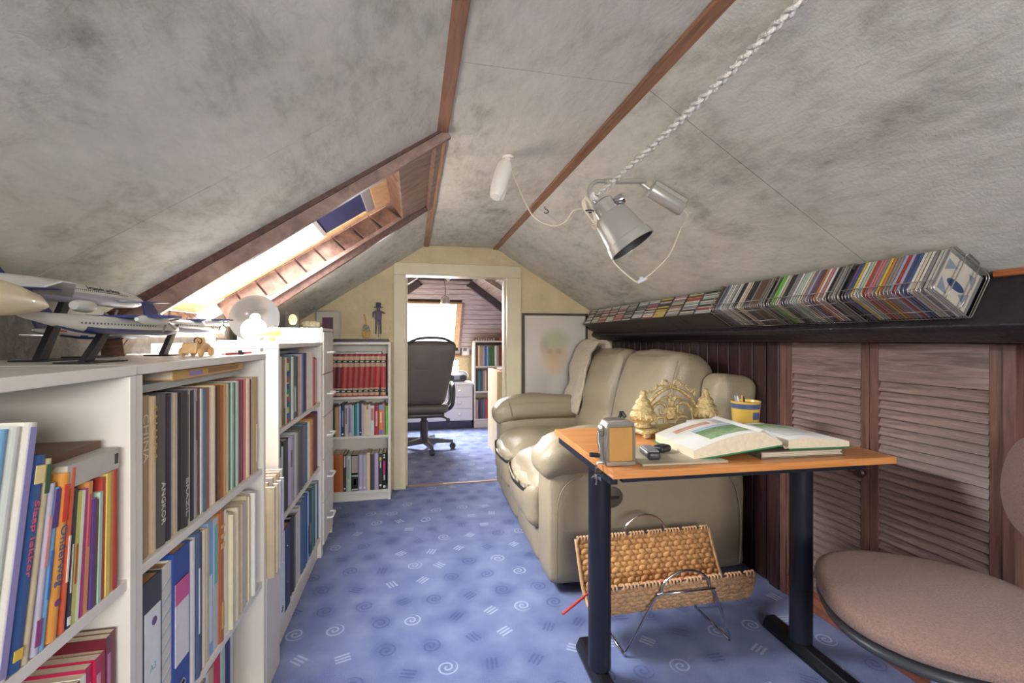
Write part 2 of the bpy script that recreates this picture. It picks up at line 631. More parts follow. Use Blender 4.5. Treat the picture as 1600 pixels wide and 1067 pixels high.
# roof deck above the lining keeps daylight out of the joints
def hip(y): return 1.064 + 1.2 * (6.12 - y)
rd = MB()
for (a, b_) in (((XL, ZC + 0.05), (XR, ZC + 0.05)), ((XR, ZC + 0.05), (KR + 0.4, zr(KR + 0.4) + 0.05))):
    rd.hexa([(a[0], YB - 0.1, a[1]), (b_[0], YB - 0.1, b_[1]), (b_[0], YF + 0.06, b_[1]), (a[0], YF + 0.06, a[1]),
             (a[0], YB - 0.1, a[1] + .03), (b_[0], YB - 0.1, b_[1] + .03), (b_[0], YF + 0.06, b_[1] + .03), (a[0], YF + 0.06, a[1] + .03)])
for y0, y1 in ((YB - 0.1, SKY0 - 0.035), (SKY1 + 0.035, YF + 0.06)):
    x0, x1 = KL - 0.25, XL
    rd.hexa([(x0, y0, zl(x0) + 0.05), (x1, y0, zl(x1) + 0.05), (x1, y1, zl(x1) + 0.05), (x0, y1, zl(x0) + 0.05),
             (x0, y0, zl(x0) + 0.08), (x1, y0, zl(x1) + 0.08), (x1, y1, zl(x1) + 0.08), (x0, y1, zl(x0) + 0.08)])
rd.build('roof_deck', mat('roof_deck_boards', (90, 80, 70), 0.8, vary=0.1), ceiling)

# oak strips covering the joints between flat and slopes
for i, x in enumerate((XL, XR)):
    b = MB()
    w = 0.021
    if i == 0:
        b.box(x - w, x + w, YB, YF - 0.002, ZC - 0.012, ZC - 0.0005)
    else:
        b.box(x - w, x + w, YB, YF - 0.002, ZC - 0.012, ZC - 0.0005)
    struct(b.build('trim_%d' % (i + 1), M_STRIP, bevel=0.003), 'brown oak strip along the %s edge of the flat ceiling' % ('left' if i == 0 else 'right'))

# left knee wall and rear wall with an unseen window added for fill light
b = MB()
b.box(KL - 0.08, KL, YB, SKY0, 0, zl(KL) + 0.02)
b.box(KL - 0.08, KL, SKY0, SKY1, 0, 1.16)
b.box(KL - 0.08, KL, SKY1, YF, 0, zl(KL) + 0.02)
struct(b.build('wall_left', M_GREYWALL), 'low dark grey stucco knee wall behind the white bookcases')

wx0, wx1, wz0, wz1 = -0.3, 1.0, 1.08, 1.72
b = MB()
yb0, yb1 = YB - 0.1, YB
b.box(KL - 0.08, wx0, yb0, yb1, 0, zl(-0.3) + 0.25)
b.box(wx1, KR + 0.4, yb0, yb1, 0, 1.95)
b.box(wx0, wx1, yb0, yb1, 0, wz0)
b.box(wx0, wx1, yb0, yb1, wz1, 2.2)
struct(b.build('wall_back', M_PLASTER), 'cream plaster gable wall behind the camera')
wb = struct_root('added_window_3', 'added unseen white framed window behind the camera, for fill light')
b = MB()
for (x0, x1, z0, z1) in ((wx0, wx0 + .05, wz0, wz1), (wx1 - .05, wx1, wz0, wz1), (wx0, wx1, wz0, wz0 + .05), (wx0, wx1, wz1 - .05, wz1), (0.325, 0.375, wz0, wz1)):
    b.box(x0, x1, YB - 0.08, YB - 0.03, z0, z1)
b.build('window_frame', M_WHITEPAINT, wb)
b = MB()
b.box(wx0 + .05, wx1 - .05, YB - 0.057, YB - 0.053, wz0 + .05, wz1 - .05)
b.build('pane', M_GLASS, wb)

# wall with the doorway
DX0, DX1, DZ = -0.064, 0.752, 1.655
def gable(name, y0, y1, m):
    b = MB()
    P = lambda pts: [(x, 0, z) for x, z in pts]
    b.prism(P([(KL - .08, 0), (DX0, 0), (DX0, zl(DX0) + .02), (KL - .08, zl(KL - .08) + .02)]), (0, y0, 0), (0, y1, 0))
    b.prism(P([(DX0, DZ), (DX1, DZ), (DX1, zr(DX1) + .02), (XR, ZC + .02), (XL, ZC + .02), (DX0, zl(DX0) + .02)]), (0, y0, 0), (0, y1, 0))
    b.prism(P([(DX1, 0), (KR + .08, 0), (KR + .08, zr(KR + .08) + .02), (DX1, zr(DX1) + .02)]), (0, y0, 0), (0, y1, 0))
    return b.build(name, m)
struct(gable('wall_far', YF, YF + 0.11, M_PLASTER), 'cream rough plaster gable wall around the open doorway')
dr = struct_root('door_1', 'cream painted door frame of the open doorway')
b = MB(); b.box(DX0 - 0.078, DX0 + 0.012, YF - 0.018, YF + 0.128, 0, DZ - 0.012); b.build('jamb', M_CASING, dr, bevel=0.003)
b = MB(); b.box(DX1 - 0.012, DX1 + 0.105, YF - 0.018, YF + 0.128, 0, DZ - 0.012); b.build('jamb', M_CASING, dr, bevel=0.003)
b = MB(); b.box(DX0 - 0.078, DX1 + 0.105, YF - 0.018, YF + 0.128, DZ - 0.011, DZ + 0.085); b.build('head', M_CASING, dr, bevel=0.003)
b = MB(); b.box(DX0 + 0.012, DX0 + 0.024, YF + 0.05, YF + 0.128, 0, DZ - 0.024); b.build('stop', M_CASING, dr)
b = MB(); b.box(DX1 - 0.024, DX1 - 0.012, YF + 0.05, YF + 0.128, 0, DZ - 0.024); b.build('stop', M_CASING, dr)
b = MB(); b.box(DX0 + 0.012, DX1 - 0.012, YF + 0.03, YF + 0.06, 0.0003, 0.006)
struct(b.build('trim_3', wood_mat('threshold_oak', (150, 104, 84), (182, 138, 116), 0.5, (1, 14, 14))), 'thin wooden threshold strip across the doorway')
# panel board above the door head
b = MB()
zt = DZ + 0.085
b.prism([(x, 0, z) for x, z in ((-0.10, zt + 0.002), (0.84, zt + 0.002), (0.70, ZC - 0.028), (0.60, ZC - 0.006), (0.15, ZC - 0.006), (0.05, ZC - 0.03))], (0, YF - 0.010, 0), (0, YF - 0.0005, 0))
struct(b.build('trim_4', M_PLASTER), 'cream board filling the gable above the door frame')

# right knee wall: dark planks behind the sofa, louvred doors, open cupboard nearer
wr = struct_root('wall_right', 'dark stained knee wall of vertical planks under the black beam')
ZK = 1.15
b = MB()
b.box(KR + 0.006, KR + 0.03, 1.78, YF, 0, ZK + 0.1)
b.box(KR + 0.33, KR + 0.36, YB, 1.78, 0, ZK + 0.1)           # back of the cupboards
b.box(KR + 0.0, KR + 0.33, 1.78, 1.80, 0, ZK + 0.1)
b.box(KR + 0.0, KR + 0.33, 0.94, 0.955, 0, ZK + 0.1)
b.box(KR + 0.0, KR + 0.33, 0.40, 0.42, 0, ZK + 0.1)
b.box(KR + 0.0, KR + 0.03, YB, 0.42, 0, ZK + 0.1)
b.box(KR, KR + 0.33, 0.42, 0.94, 0.36, 0.38)
b.build('backing', M_DARKZ, wr)
y = 1.782
k = 0
plank_me = {}
while y < YF - 0.01:
    w = min(0.088, YF - y - 0.002)
    b = MB()
    b.box(KR - 0.012, KR + 0.006, y + 0.003, y + w - 0.003, 0.0, ZK - 0.012)
    b.build('plank', M_DARKZ, wr, bevel=0.003)
    y += w
b = MB(); b.box(KR - 0.03, KR + 0.02, 1.775, 1.835, 0, ZK - 0.012); b.build('post', M_DARKZ, wr, bevel=0.004)
b = MB(); b.box(KR - 0.022, KR + 0.02, 0.42, 3.59, ZK - 0.011, ZK + 0.004); b.build('head_rail', M_LOUVRE, wr)
b = MB(); b.box(KR - 0.020, KR - 0.0005, -0.5, 1.775, 0.0005, 0.088)
struct(b.build('baseboard_right', M_BASEB, bevel=0.003), 'red-brown wooden skirting under the louvred doors')

def louvre_door(name, y0, y1, knob_y, label):
    d = struct_root(name, label)
    x0, x1 = KR - 0.024, KR - 0.002
    z0, z1 = 0.092, ZK - 0.013
    st = 0.032
    for a, c in ((y0, y0 + st), (y1 - st, y1)):
        b = MB(); b.box(x0, x1, a, c, z0, z1); b.build('stile', M_LOUVREZ, d, bevel=0.002)
    b = MB(); b.box(x0, x1, y0 + st, y1 - st, 1.0, z1); b.build('top_rail', M_LOUVRE, d, bevel=0.002)
    b = MB(); b.box(x0, x1, y0 + st, y1 - st, z0, z0 + 0.06); b.build('bottom_rail', M_LOUVRE, d, bevel=0.002)
    b = MB()
    w, t = 0.0225, 0.0030
    c, s_ = math.cos(rad(66)), math.sin(rad(66))
    # slat: upper edge inwards, lower edge towards the room
    a1 = Vector((-c * w, 0, -s_ * w)); nrm = Vector((-s_, 0, c)) * t
    L0, L1 = y0 + st + 0.001, y1 - st - 0.001
    ring = [a1 + nrm, -a1 + nrm, -a1 - nrm, a1 - nrm]
    b.add([p + Vector((0, L0 - (y0 + y1) / 2, 0)) for p in ring] + [p + Vector((0, L1 - (y0 + y1) / 2, 0)) for p in ring],
          [(3, 2, 1, 0), (4, 5, 6, 7), (0, 1, 5, 4), (1, 2, 6, 5), (2, 3, 7, 6), (3, 0, 4, 7)])
    z = 0.985
    first = None
    while z > z0 + 0.075:
        loc = ((x0 + x1) / 2 - 0.001, (y0 + y1) / 2, z)
        if first is None:
            first = b.build('slat', M_LOUVRE, d, loc=loc)
        else:
            o = first.copy(); COL.objects.link(o); o.location = loc
        z -= 0.0315
    b = MB(); b.box(x1 + 0.012, x1 + 0.016, y0, y1, z0, z1); b.build('back_board', M_DARKZ, d)
    if knob_y:
        b = MB()
        b.lathe([(0.007, 0), (0.007, 0.012), (0.017, 0.018), (0.019, 0.026), (0.014, 0.033), (0.0, 0.035)], 16, Matrix.Translation((x0, knob_y, 0.655)) @ Matrix.Rotation(-pi / 2, 4, 'Y'))
        b.build('knob', M_DARKZ, d, smooth=True)
    return d
louvre_door('door_2', 1.357, 1.737, 1.372, 'narrow dark wooden louvred door with a round knob, left of the pair')
louvre_door('door_3', 0.968, 1.355, None, 'wide dark wooden louvred door, right of the pair')
b = MB(); b.box(KR - 0.03, KR + 0.012, 0.936, 0.966, 0.0, ZK - 0.013)
struct(b.build('trim_5', M_LOUVREZ, bevel=0.002), 'wooden frame post to the right of the louvred doors')
b = MB(); b.box(KR - 0.026, KR + 0.012, 1.739, 1.773, 0.0, ZK - 0.013)
struct(b.build('trim_6', M_LOUVREZ, bevel=0.002), 'wooden frame post to the left of the louvred doors')

# black purlin standing out square from the right slope
E1 = Vector((math.cos(math.atan(SR)), 0, -math.sin(math.atan(SR))))   # down the slope
E2 = Vector((-math.sin(math.atan(SR)), 0, -math.cos(math.atan(SR))))  # square off the slope, into the room
P1 = Vector((1.553, 0, zr(1.553)))
P2 = P1 + E2 * 0.168
P3 = P2 + E1 * 0.085
b = MB()
b.prism([P1, P2, P2 + E1 * 0.02 + E2 * 0.006, P3, P3 + Vector((0.05, 0, 0.02)), P1 + E1 * 0.14], (0, YB, 0), (0, YF - 0.0006, 0))
struct(b.build('trim_7', M_BLACKWOOD, bevel=0.004), 'black painted roof beam carrying the compact disc racks')
b = MB()
b.prism([P1 + E2 * 0.001 - E1 * 0.001, P1 + E2 * 0.014 - E1 * 0.001, P1 + E2 * 0.014 - E1 * 0.007, P1 + E2 * 0.001 - E1 * 0.014], (0, YB, 0), (0, 0.93, 0))
struct(b.build('trim_8', wood_mat('orange_brown_bead', (150, 82, 40), (190, 116, 64), 0.45, (14, 1, 14))), 'orange-brown bead between the black beam and the ceiling')

# ------------------------------------------------------------------ roof window in the left slope
rw = struct_root('window_1', 'pine framed roof window in a plank lined shaft in the left slope')
nl = Vector((-SL, 0, 1)).normalized()          # outward normal of the slope
dl = Vector((1, 0, SL)).normalized()           # up the slope
# trim boards hanging under the ceiling on both sides of the opening
def along(x0, x1, y0, y1, n0, n1, n0b=None, n1b=None):
    """bar lying on the slope from x0 to x1; n offsets along the normal at x0 and x1"""
    n0b = n0 if n0b is None else n0b
    n1b = n1 if n1b is None else n1b
    A = Vector((x0, 0, zl(x0))); B = Vector((x1, 0, zl(x1)))
    q = []
    for (na, nb) in ((n0, n0b), (n1, n1b)):
        for P, n, y in ((A, na, y0), (B, nb, y0), (B, nb, y1), (A, na, y1)):
            q.append(P + nl * n + Vector((0, y, 0)))
    return q
b = MB(); b.hexa(along(-0.90, XL + 0.012, SKY0 - 0.022, SKY0, -0.08, 0.02, -0.036, 0.02)); b.build('near_trim_board', M_ROOFTRIM, rw, bevel=0.002)
b = MB(); b.hexa(along(-0.905, XL + 0.02, SKY0 - 0.03, SKY0 - 0.0225, -0.026, 0.0, -0.008, 0.0)); b.build('near_trim_fillet', M_DARK, rw)
b = MB(); b.hexa(along(-0.90, XL - 0.02, SKY1, SKY1 + 0.022, -0.055, 0.002, -0.008, 0.03)); b.build('far_trim_board', M_DARK, rw, bevel=0.002)
b = MB(); b.hexa(along(-0.90, XL - 0.02, SKY1 - 0.012, SKY1 - 0.0005, -0.012, 0.006, 0.018, 0.036)); b.build('far_trim_fillet', M_ROOFTRIM, rw)
# side reveals of planks, top reveal, bottom reveal
X0, X1 = -0.90, -0.045         # foot and head of the shaft on the slope
D0, D1 = 0.115, 0.12           # shaft depth at the foot and at the head
GA = Vector((X0, 0, zl(X0))) + nl * D0           # foot of the window frame
GB = Vector((X1 - 0.03, 0, zl(X1 - 0.03))) + nl * D1     # head
npl = 9
for side, y0, y1 in (('near', SKY0 - 0.018, SKY0), ('far', SKY1, SKY1 + 0.018)):
    for i in range(npl):
        t0, t1 = i / npl + 0.004, (i + 1) / npl - 0.004
        S0 = Vector((X0 + (X1 - X0) * t0, 0, zl(X0 + (X1 - X0) * t0)))
        S1 = Vector((X0 + (X1 - X0) * t1, 0, zl(X0 + (X1 - X0) * t1)))
        T0, T1 = GA.lerp(GB, t0), GA.lerp(GB, t1)
        b = MB()
        v = [S0 + nl * 0.013, S1 + nl * 0.013, T1, T0]
        b.hexa([p + Vector((0, y0, 0)) for p in v] + [p + Vector((0, y1, 0)) for p in v])
        b.build('reveal_plank', M_ROOFPLANK, rw, bevel=0.004)
b = MB()
for y0, y1 in ((SKY0 - 0.03, SKY0 - 0.019), (SKY1 + 0.019, SKY1 + 0.03)):
    v = [Vector((X0 - .03, 0, zl(X0) + 0.01)), Vector((XL, 0, zl(XL) + 0.01)), Vector((XL, 0, zl(XL) + .18)), Vector((X0 - .03, 0, zl(X0) + .18))]
    b.hexa([p + Vector((0, y0, 0)) for p in v] + [p + Vector((0, y1, 0)) for p in v])
b.build('reveal_backing', M_DARK, rw)
# head: a panel on the slope line, then planks rising to the window
b = MB(); b.hexa(along(X1, XL - 0.022, SKY0 + 0.001, SKY1 - 0.013, 0.012, 0.03)); b.build('head_panel', M_ROOFTRIM, rw)
b = MB(); b.hexa(along(XL - 0.022, XL + 0.004, SKY0 + 0.001, SKY1 - 0.001, -0.014, 0.03)); b.build('head_bead', M_ROOFTRIM, rw)
H0 = Vector((X1, 0, zl(X1))) + nl * 0.03
for i in range(8):
    y0 = SKY0 + (SKY1 - SKY0) * i / 8 + 0.003; y1 = SKY0 + (SKY1 - SKY0) * (i + 1) / 8 - 0.003
    b = MB()
    v = [H0, H0 + dl * 0.014, GB + dl * 0.044, GB + dl * 0.03]
    b.hexa([p + Vector((0, y0, 0)) for p in v] + [p + Vector((0, y1, 0)) for p in v])
    b.build('head_plank', M_ROOFPLANK, rw)
b = MB(); b.hexa(along(X1 - 0.0, XL + 0.03, SKY0 - 0.02, SKY1 + 0.02, 0.05, 0.16)); b.build('head_backing', M_DARK, rw)
F0 = Vector((KL, 0, 1.158))
dwf = (GB - GA).normalized()
for i in range(12):
    y0 = SKY0 + (SKY1 - SKY0) * i / 12 + 0.0025; y1 = SKY0 + (SKY1 - SKY0) * (i + 1) / 12 - 0.0025
    b = MB()
    v = [F0 + Vector((0.008, 0, 0)), F0 + Vector((-0.008, 0, 0)), GA - dwf * 0.115, GA - dwf * 0.088]
    b.hexa([p + Vector((0, y0, 0)) for p in v] + [p + Vector((0, y1, 0)) for p in v])
    b.build('foot_plank', M_ROOFPLANK, rw)
b = MB()
v = [F0 + Vector((-0.012, 0, 0)), F0 + Vector((-0.04, 0, 0)), GA - dwf * 0.18 + Vector((0, 0, 0.06)), GA - dwf * 0.12]
b.hexa([p + Vector((0, SKY0 - .02, 0)) for p in v] + [p + Vector((0, SKY1 + .02, 0)) for p in v])
b.build('foot_backing', M_DARK, rw)
# pine frame in its plane GA..GB
dw = (GB - GA).normalized()
nw = Vector((-dw.z, 0, dw.x))
GL = (GB - GA).length
def wbar(t0, t1, y0, y1, n0, n1):
    q = []
    for n in (n0, n1):
        for t, y in ((t0, y0), (t1, y0), (t1, y1), (t0, y1)):
            q.append(GA + dw * t + nw * n + Vector((0, y, 0)))
    return q
ys0, ys1 = SKY0 + 0.0005, SKY1 - 0.0005
fr = 0.036
b = MB(); b.hexa(wbar(-0.09, GL + 0.03, ys0, ys0 + fr, 0.002, 0.045)); b.build('side_rail', M_PINE, rw, bevel=0.004)
b = MB(); b.hexa(wbar(-0.09, GL + 0.03, ys1 - fr, ys1, 0.002, 0.045)); b.build('side_rail', M_PINE, rw, bevel=0.004)
b = MB(); b.hexa(wbar(-0.09, -0.02, ys0 + fr, ys1 - fr, 0.002, 0.045)); b.build('bottom_rail', M_PINE, rw, bevel=0.004)
b = MB(); b.hexa(wbar(GL - 0.06, GL + 0.03, ys0 + fr, ys1 - fr, 0.002, 0.045)); b.build('top_rail', M_PINE, rw, bevel=0.004)
b = MB(); b.hexa(wbar(GL - 0.105, GL - 0.06, ys0 + fr, ys1 - fr, 0.004, 0.03)); b.build('control_bar', mat('control_bar_grey', (190, 190, 196), 0.35, 0.5, vary=0.02), rw, bevel=0.004)
b = MB(); b.hexa(wbar(-0.02, GL - 0.06, ys0 + fr, ys1 - fr, 0.026, 0.031)); b.build('pane', M_GLASS, rw)
b = MB(); b.hexa(wbar(GL - 0.34, GL - 0.105, ys0 + fr + 0.002, ys1 - fr - 0.002, 0.018, 0.022)); b.build('blue_reflection', mat('painted_blue_reflection', (52, 58, 104), 0.7, vary=0.08), rw)  # dark blue reflection at the top of the glass, painted as a sheet
b = MB(); b.hexa(wbar(GL - 0.36, GL - 0.34, ys0 + fr + 0.002, ys1 - fr - 0.002, 0.012, 0.024)); b.build('reflection_bar', mat('reflection_bar_grey', (196, 196, 200), 0.4, 0.4, vary=0.02), rw)  # made-up lower edge of the painted reflection
for t in (0.03, GL - 0.10):
    b = MB()
    b.lathe([(0.011, 0), (0.011, 0.003), (0.006, 0.004), (0.0, 0.004)], 14, Matrix.Translation(GA + dw * t + nw * 0.016 + Vector((0, ys1 - fr, 0))) @ Matrix.Rotation(pi / 2, 4, 'X'))
    b.build('screw_cap', mat('grey_cap', (150, 150, 150), 0.4, 0.5, vary=0.03), rw)

# ------------------------------------------------------------------ far room shell
YW = 6.23
def hx(z): return 6.12 - (z - 1.064) / 1.2
fc = struct_root('ceiling_far_room', 'grey plank lined hipped ceiling of the far room')
y0 = YF + 0.11
yh = hx(ZC)
b = MB()
b.hexa([(XL, y0, ZC), (XR, y0, ZC), (XR, yh, ZC), (XL, yh, ZC), (XL, y0, ZC + .03), (XR, y0, ZC + .03), (XR, yh, ZC + .03), (XL, yh, ZC + .03)])
b.build('flat_panel', M_GREYPLANK, fc)
M_SLOPEPL = wood_mat('pale_grey_plank', (130, 118, 116), (186, 174, 166), 0.5, (14, 1.2, 14), 4)
def far_slope(sign):
    """planks running along the room on the side slopes, cut back along the hip"""
    n = 14
    xa = XL if sign < 0 else XR
    xe = KL if sign < 0 else KR
    zf = zl if sign < 0 else zr
    for i in range(n):
        x0 = xa + (xe - xa) * i / n + sign * 0.002
        x1 = xa + (xe - xa) * (i + 1) / n - sign * 0.002
        ya0, ya1 = min(hx(zf(x0)), YW), min(hx(zf(x1)), YW)
        b = MB()
        v = [(x0, y0, zf(x0)), (x1, y0, zf(x1)), (x1, ya1, zf(x1)), (x0, ya0, zf(x0))]
        b.hexa(v + [(p[0], p[1], p[2] + 0.02) for p in v])
        b.build('slope_plank', M_SLOPEPL, fc)
far_slope(-1); far_slope(1)
# hip end: horizontal planks around the roof window
WX0, WX1, WZ0, WZ1 = -0.30, 0.60, 1.045, 1.60
def hip_piece(x0a, x1a, x0b, x1b, za, zb):
    b = MB()
    v = [(x0a, hx(za), za), (x1a, hx(za), za), (x1b, hx(zb), zb), (x0b, hx(zb), zb)]
    off = Vector((0, 0.77, 0.64)) * 0.02
    b.hexa([Vector(p) for p in v] + [Vector(p) + off for p in v])
    b.build('hip_plank', M_GREYPLANK, fc)
def xr_at(z): return min(KR, XR + (ZC - z) / SR)
def xl_at(z): return max(KL, XL - (ZC - z) / SL)
z = 0.935
pw = 0.0585
while z < ZC - 0.005:
    za, zb = z + 0.0025, min(z + pw - 0.0025, ZC)
    if za < WZ1 and zb > WZ0:
        hip_piece(xl_at(za), WX0, xl_at(zb), WX0, za, zb)
        hip_piece(WX1, xr_at(za), WX1, xr_at(zb), za, zb)
    else:
        hip_piece(xl_at(za), xr_at(za), xl_at(zb), xr_at(zb), za, zb)
    z += pw
# dark backing that closes the roof behind the planks, open at the window
b = MB()
off = Vector((0, 0.77, 0.64))
def hq(x0, x1, z0, z1, d):
    v = [Vector((x0, hx(z0), z0)), Vector((x1, hx(z0), z0)), Vector((x1, hx(z1), z1)), Vector((x0, hx(z1), z1))]
    b.hexa([p + off * d for p in v] + [p + off * (d + 0.01) for p in v])
M_BACK = mat('dark_joint_backing', (58, 48, 50), 0.8, vary=0.1)
b = MB()
hq(KL - .1, WX0, 0.90, 2.05, 0.022); hq(WX1, KR + .1, 0.90, 2.05, 0.022); hq(WX0, WX1, 0.90, WZ0, 0.022); hq(WX0, WX1, WZ1, 2.05, 0.022)
b.build('hip_backing', M_BACK, fc)
b = MB()
for (xa, za, xb, zb) in ((KL - .1, zl(KL - .1), XL, ZC), (XR, ZC, KR + .1, zr(KR + .1))):
    ya, yb_ = hx(za) + 0.05, hx(zb) + 0.05
    v = [(xa, y0 - .05, za + .024), (xb, y0 - .05, zb + .024), (xb, yb_, zb + .024), (xa, ya, za + .024)]
    b.hexa(v + [(p[0], p[1], p[2] + .012) for p in v])
b.hexa([(XL, y0 - .05, ZC + .032), (XR, y0 - .05, ZC + .032), (XR, yh + .06, ZC + .032), (XL, yh + .06, ZC + .032),
        (XL, y0 - .05, ZC + .044), (XR, y0 - .05, ZC + .044), (XR, yh + .06, ZC + .044), (XL, yh + .06, ZC + .044)])
b.build('slope_backing', M_BACK, fc)
# beams
M_FBEAM = wood_mat('dark_grey_beam', (62, 56, 62), (92, 84, 88), 0.5, (3, 3, 3), 5)
b = MB(); b.box(XL - 0.04, XR + 0.04, yh - 0.10, yh - 0.03, ZC - 0.045, ZC - 0.001); struct(b.build('trim_9', M_FBEAM), 'dark beam across the top of the far room hip')
def hip_beam(name, xs, zs, xe, ze, label):
    b = MB()
    A = Vector((xs, hx(zs) - 0.02, zs)); B = Vector((xe, hx(ze) - 0.02, ze))
    d = (B - A).normalized()
    sgn = 1 if xe > xs else -1
    side = Vector((0, -1, 0)).cross(d).normalized()
    up = d.cross(side).normalized()
    ring = [side * 0.04 + up * 0.03, -side * 0.04 + up * 0.03, -side * 0.04 - up * 0.04, side * 0.04 - up * 0.04]
    b.hexa([A + p for p in ring] + [B + p for p in ring])
    struct(b.build(name, M_FBEAM), label)
hip_beam('trim_10', XR + 0.02, ZC - 0.06, KR - 0.03, zr(KR - .03) - 0.06, 'dark hip rafter on the right of the far room')
hip_beam('trim_11', XL - 0.02, ZC - 0.06, KL + 0.03, zl(KL + .03) - 0.06, 'dark hip rafter on the left of the far room')
for i, (yy, xs, xe, zf, lab) in enumerate(((4.75, XR, KR, zr, 'pale rafter on the right slope of the far room'), (4.9, XL, KL, zl, 'pale rafter on the left slope of the far room'))):
    b = MB()
    v = [(xs, yy, zf(xs) - 0.05), (xe, yy, zf(xe) - 0.05), (xe, yy + 0.06, zf(xe) - 0.05), (xs, yy + 0.06, zf(xs) - 0.05)]
    b.hexa(v + [(p[0], p[1], p[2] + 0.048) for p in v])
    struct(b.build('trim_%d' % (12 + i), M_SLOPEPL), lab)
# end wall with a little low window, knee walls
sx0, sx1, sz0, sz1 = 0.42, 0.62, 0.64, 0.88
b = MB()
b.box(KL - .1, sx0, YW, YW + 0.06, 0, 0.94); b.box(sx1, KR + .1, YW, YW + 0.06, 0, 0.94)
b.box(sx0, sx1, YW, YW + 0.06, 0, sz0); b.box(sx0, sx1, YW, YW + 0.06, sz1, 0.94)
struct(b.build('wall_end', M_PLASTER), 'low cream end wall of the far room under the roof window')
b = MB(); b.box(KL - .08, KL, YF + .11, YW, 0, zl(KL) + .02); struct(b.build('wall_left_far_room', M_GREYPLANK), 'low grey knee wall on the left of the far room')
b = MB(); b.box(KR, KR + .08, YF + .11, YW, 0, zr(KR) + .02); struct(b.build('wall_right_far_room', M_GREYPLANK), 'low grey knee wall on the right of the far room')
b = MB(); b.box(WX0 - .2, WX1 + .15, YW - 0.03, YW - 0.001, 0.915, 0.94); struct(b.build('trim_14', M_STRIP), 'brown ledge under the far roof window')
sw = struct_root('window_4', 'small barred window low in the far end wall')
b = MB()
for x0, x1, z0, z1 in ((sx0, sx0 + .012, sz0, sz1), (sx1 - .012, sx1, sz0, sz1), (sx0, sx1, sz0, sz0 + .012), (sx0, sx1, sz1 - .012, sz1)):
    b.box(x0, x1, YW + 0.01, YW + 0.03, z0, z1)
b.build('window_frame', M_WHITEPAINT, sw)
b = MB(); b.box(sx0 + .012, sx1 - .012, YW + .018, YW + .021, sz0 + .012, sz1 - .012); b.build('pane', M_GLASS, sw)
for q in range(3):
    b = MB(); x = sx0 + 0.05 + 0.05 * q; b.box(x - .004, x + .004, YW + .004, YW + .012, sz0, sz1); b.build('bar', mat('blue_grey_bar', (70, 90, 130), 0.5, vary=0.05), sw)
b = MB(); b.box(sx0, sx1, YW + .004, YW + .012, 0.79, 0.798); b.build('bar', MATS['blue_grey_bar'], sw)
fw = struct_root('window_2', 'bright pine framed roof window in the hip of the far room')
def hb(x0, x1, z0, z1, d0, d1):
    v = [Vector((x0, hx(z0), z0)), Vector((x1, hx(z0), z0)), Vector((x1, hx(z1), z1)), Vector((x0, hx(z1), z1))]
    return [p + off * d0 for p in v] + [p + off * d1 for p in v]
b = MB(); b.hexa(hb(WX0, WX0 + .07, WZ0, WZ1, -0.012, 0.06)); b.build('side_rail', M_PINE, fw)
b = MB(); b.hexa(hb(WX1 - .07, WX1, WZ0, WZ1, -0.012, 0.06)); b.build('side_rail', M_PINE, fw)
b = MB(); b.hexa(hb(WX0 + .07, WX1 - .07, WZ0, WZ0 + .05, -0.012, 0.06)); b.build('bottom_rail', M_PINE, fw)
b = MB(); b.hexa(hb(WX0 + .07, WX1 - .07, WZ1 - .012, WZ1, -0.012, 0.03)); b.build('top_rail', M_PINE, fw)
b = MB(); b.hexa(hb(WX0 + .07, WX1 - .07, WZ0 + .05, WZ1 - .012, 0.045, 0.05)); b.build('pane', M_GLASS, fw)
b = MB(); b.hexa(hb(WX1, WX1 + .03, WZ0, WZ1, -0.014, 0.0)); b.build('architrave', M_ROOFTRIM, fw)

# ================================================================== bookcases and books on the left
PAL = {
    'white': (228, 224, 216), 'cream': (222, 208, 178), 'beige': (200, 182, 152), 'tan': (178, 150, 116), 'grey': (150, 146, 142),
    'light grey': (196, 194, 192), 'dark grey': (84, 82, 84), 'black': (36, 34, 38), 'charcoal': (58, 56, 60), 'slate blue': (86, 104, 128),
    'navy': (40, 50, 88), 'blue': (62, 96, 156), 'light blue': (126, 176, 212), 'teal': (60, 128, 138), 'sea green': (74, 150, 138),
    'green': (54, 104, 70), 'mint': (170, 202, 186), 'bright green': (112, 190, 70), 'red': (172, 66, 62), 'maroon': (112, 38, 44),
    'crimson': (186, 40, 76), 'pink': (208, 130, 136), 'orange': (220, 150, 80), 'rust': (176, 96, 44), 'brown': (118, 78, 50),
    'yellow': (226, 190, 92), 'gold': (198, 160, 92), 'lilac': (186, 180, 200), 'purple': (96, 66, 128), 'magenta': (188, 60, 126),
    'olive': (128, 126, 82), 'orange red': (206, 100, 72), 'lime yellow': (208, 204, 96), 'pale green': (190, 204, 188),
}

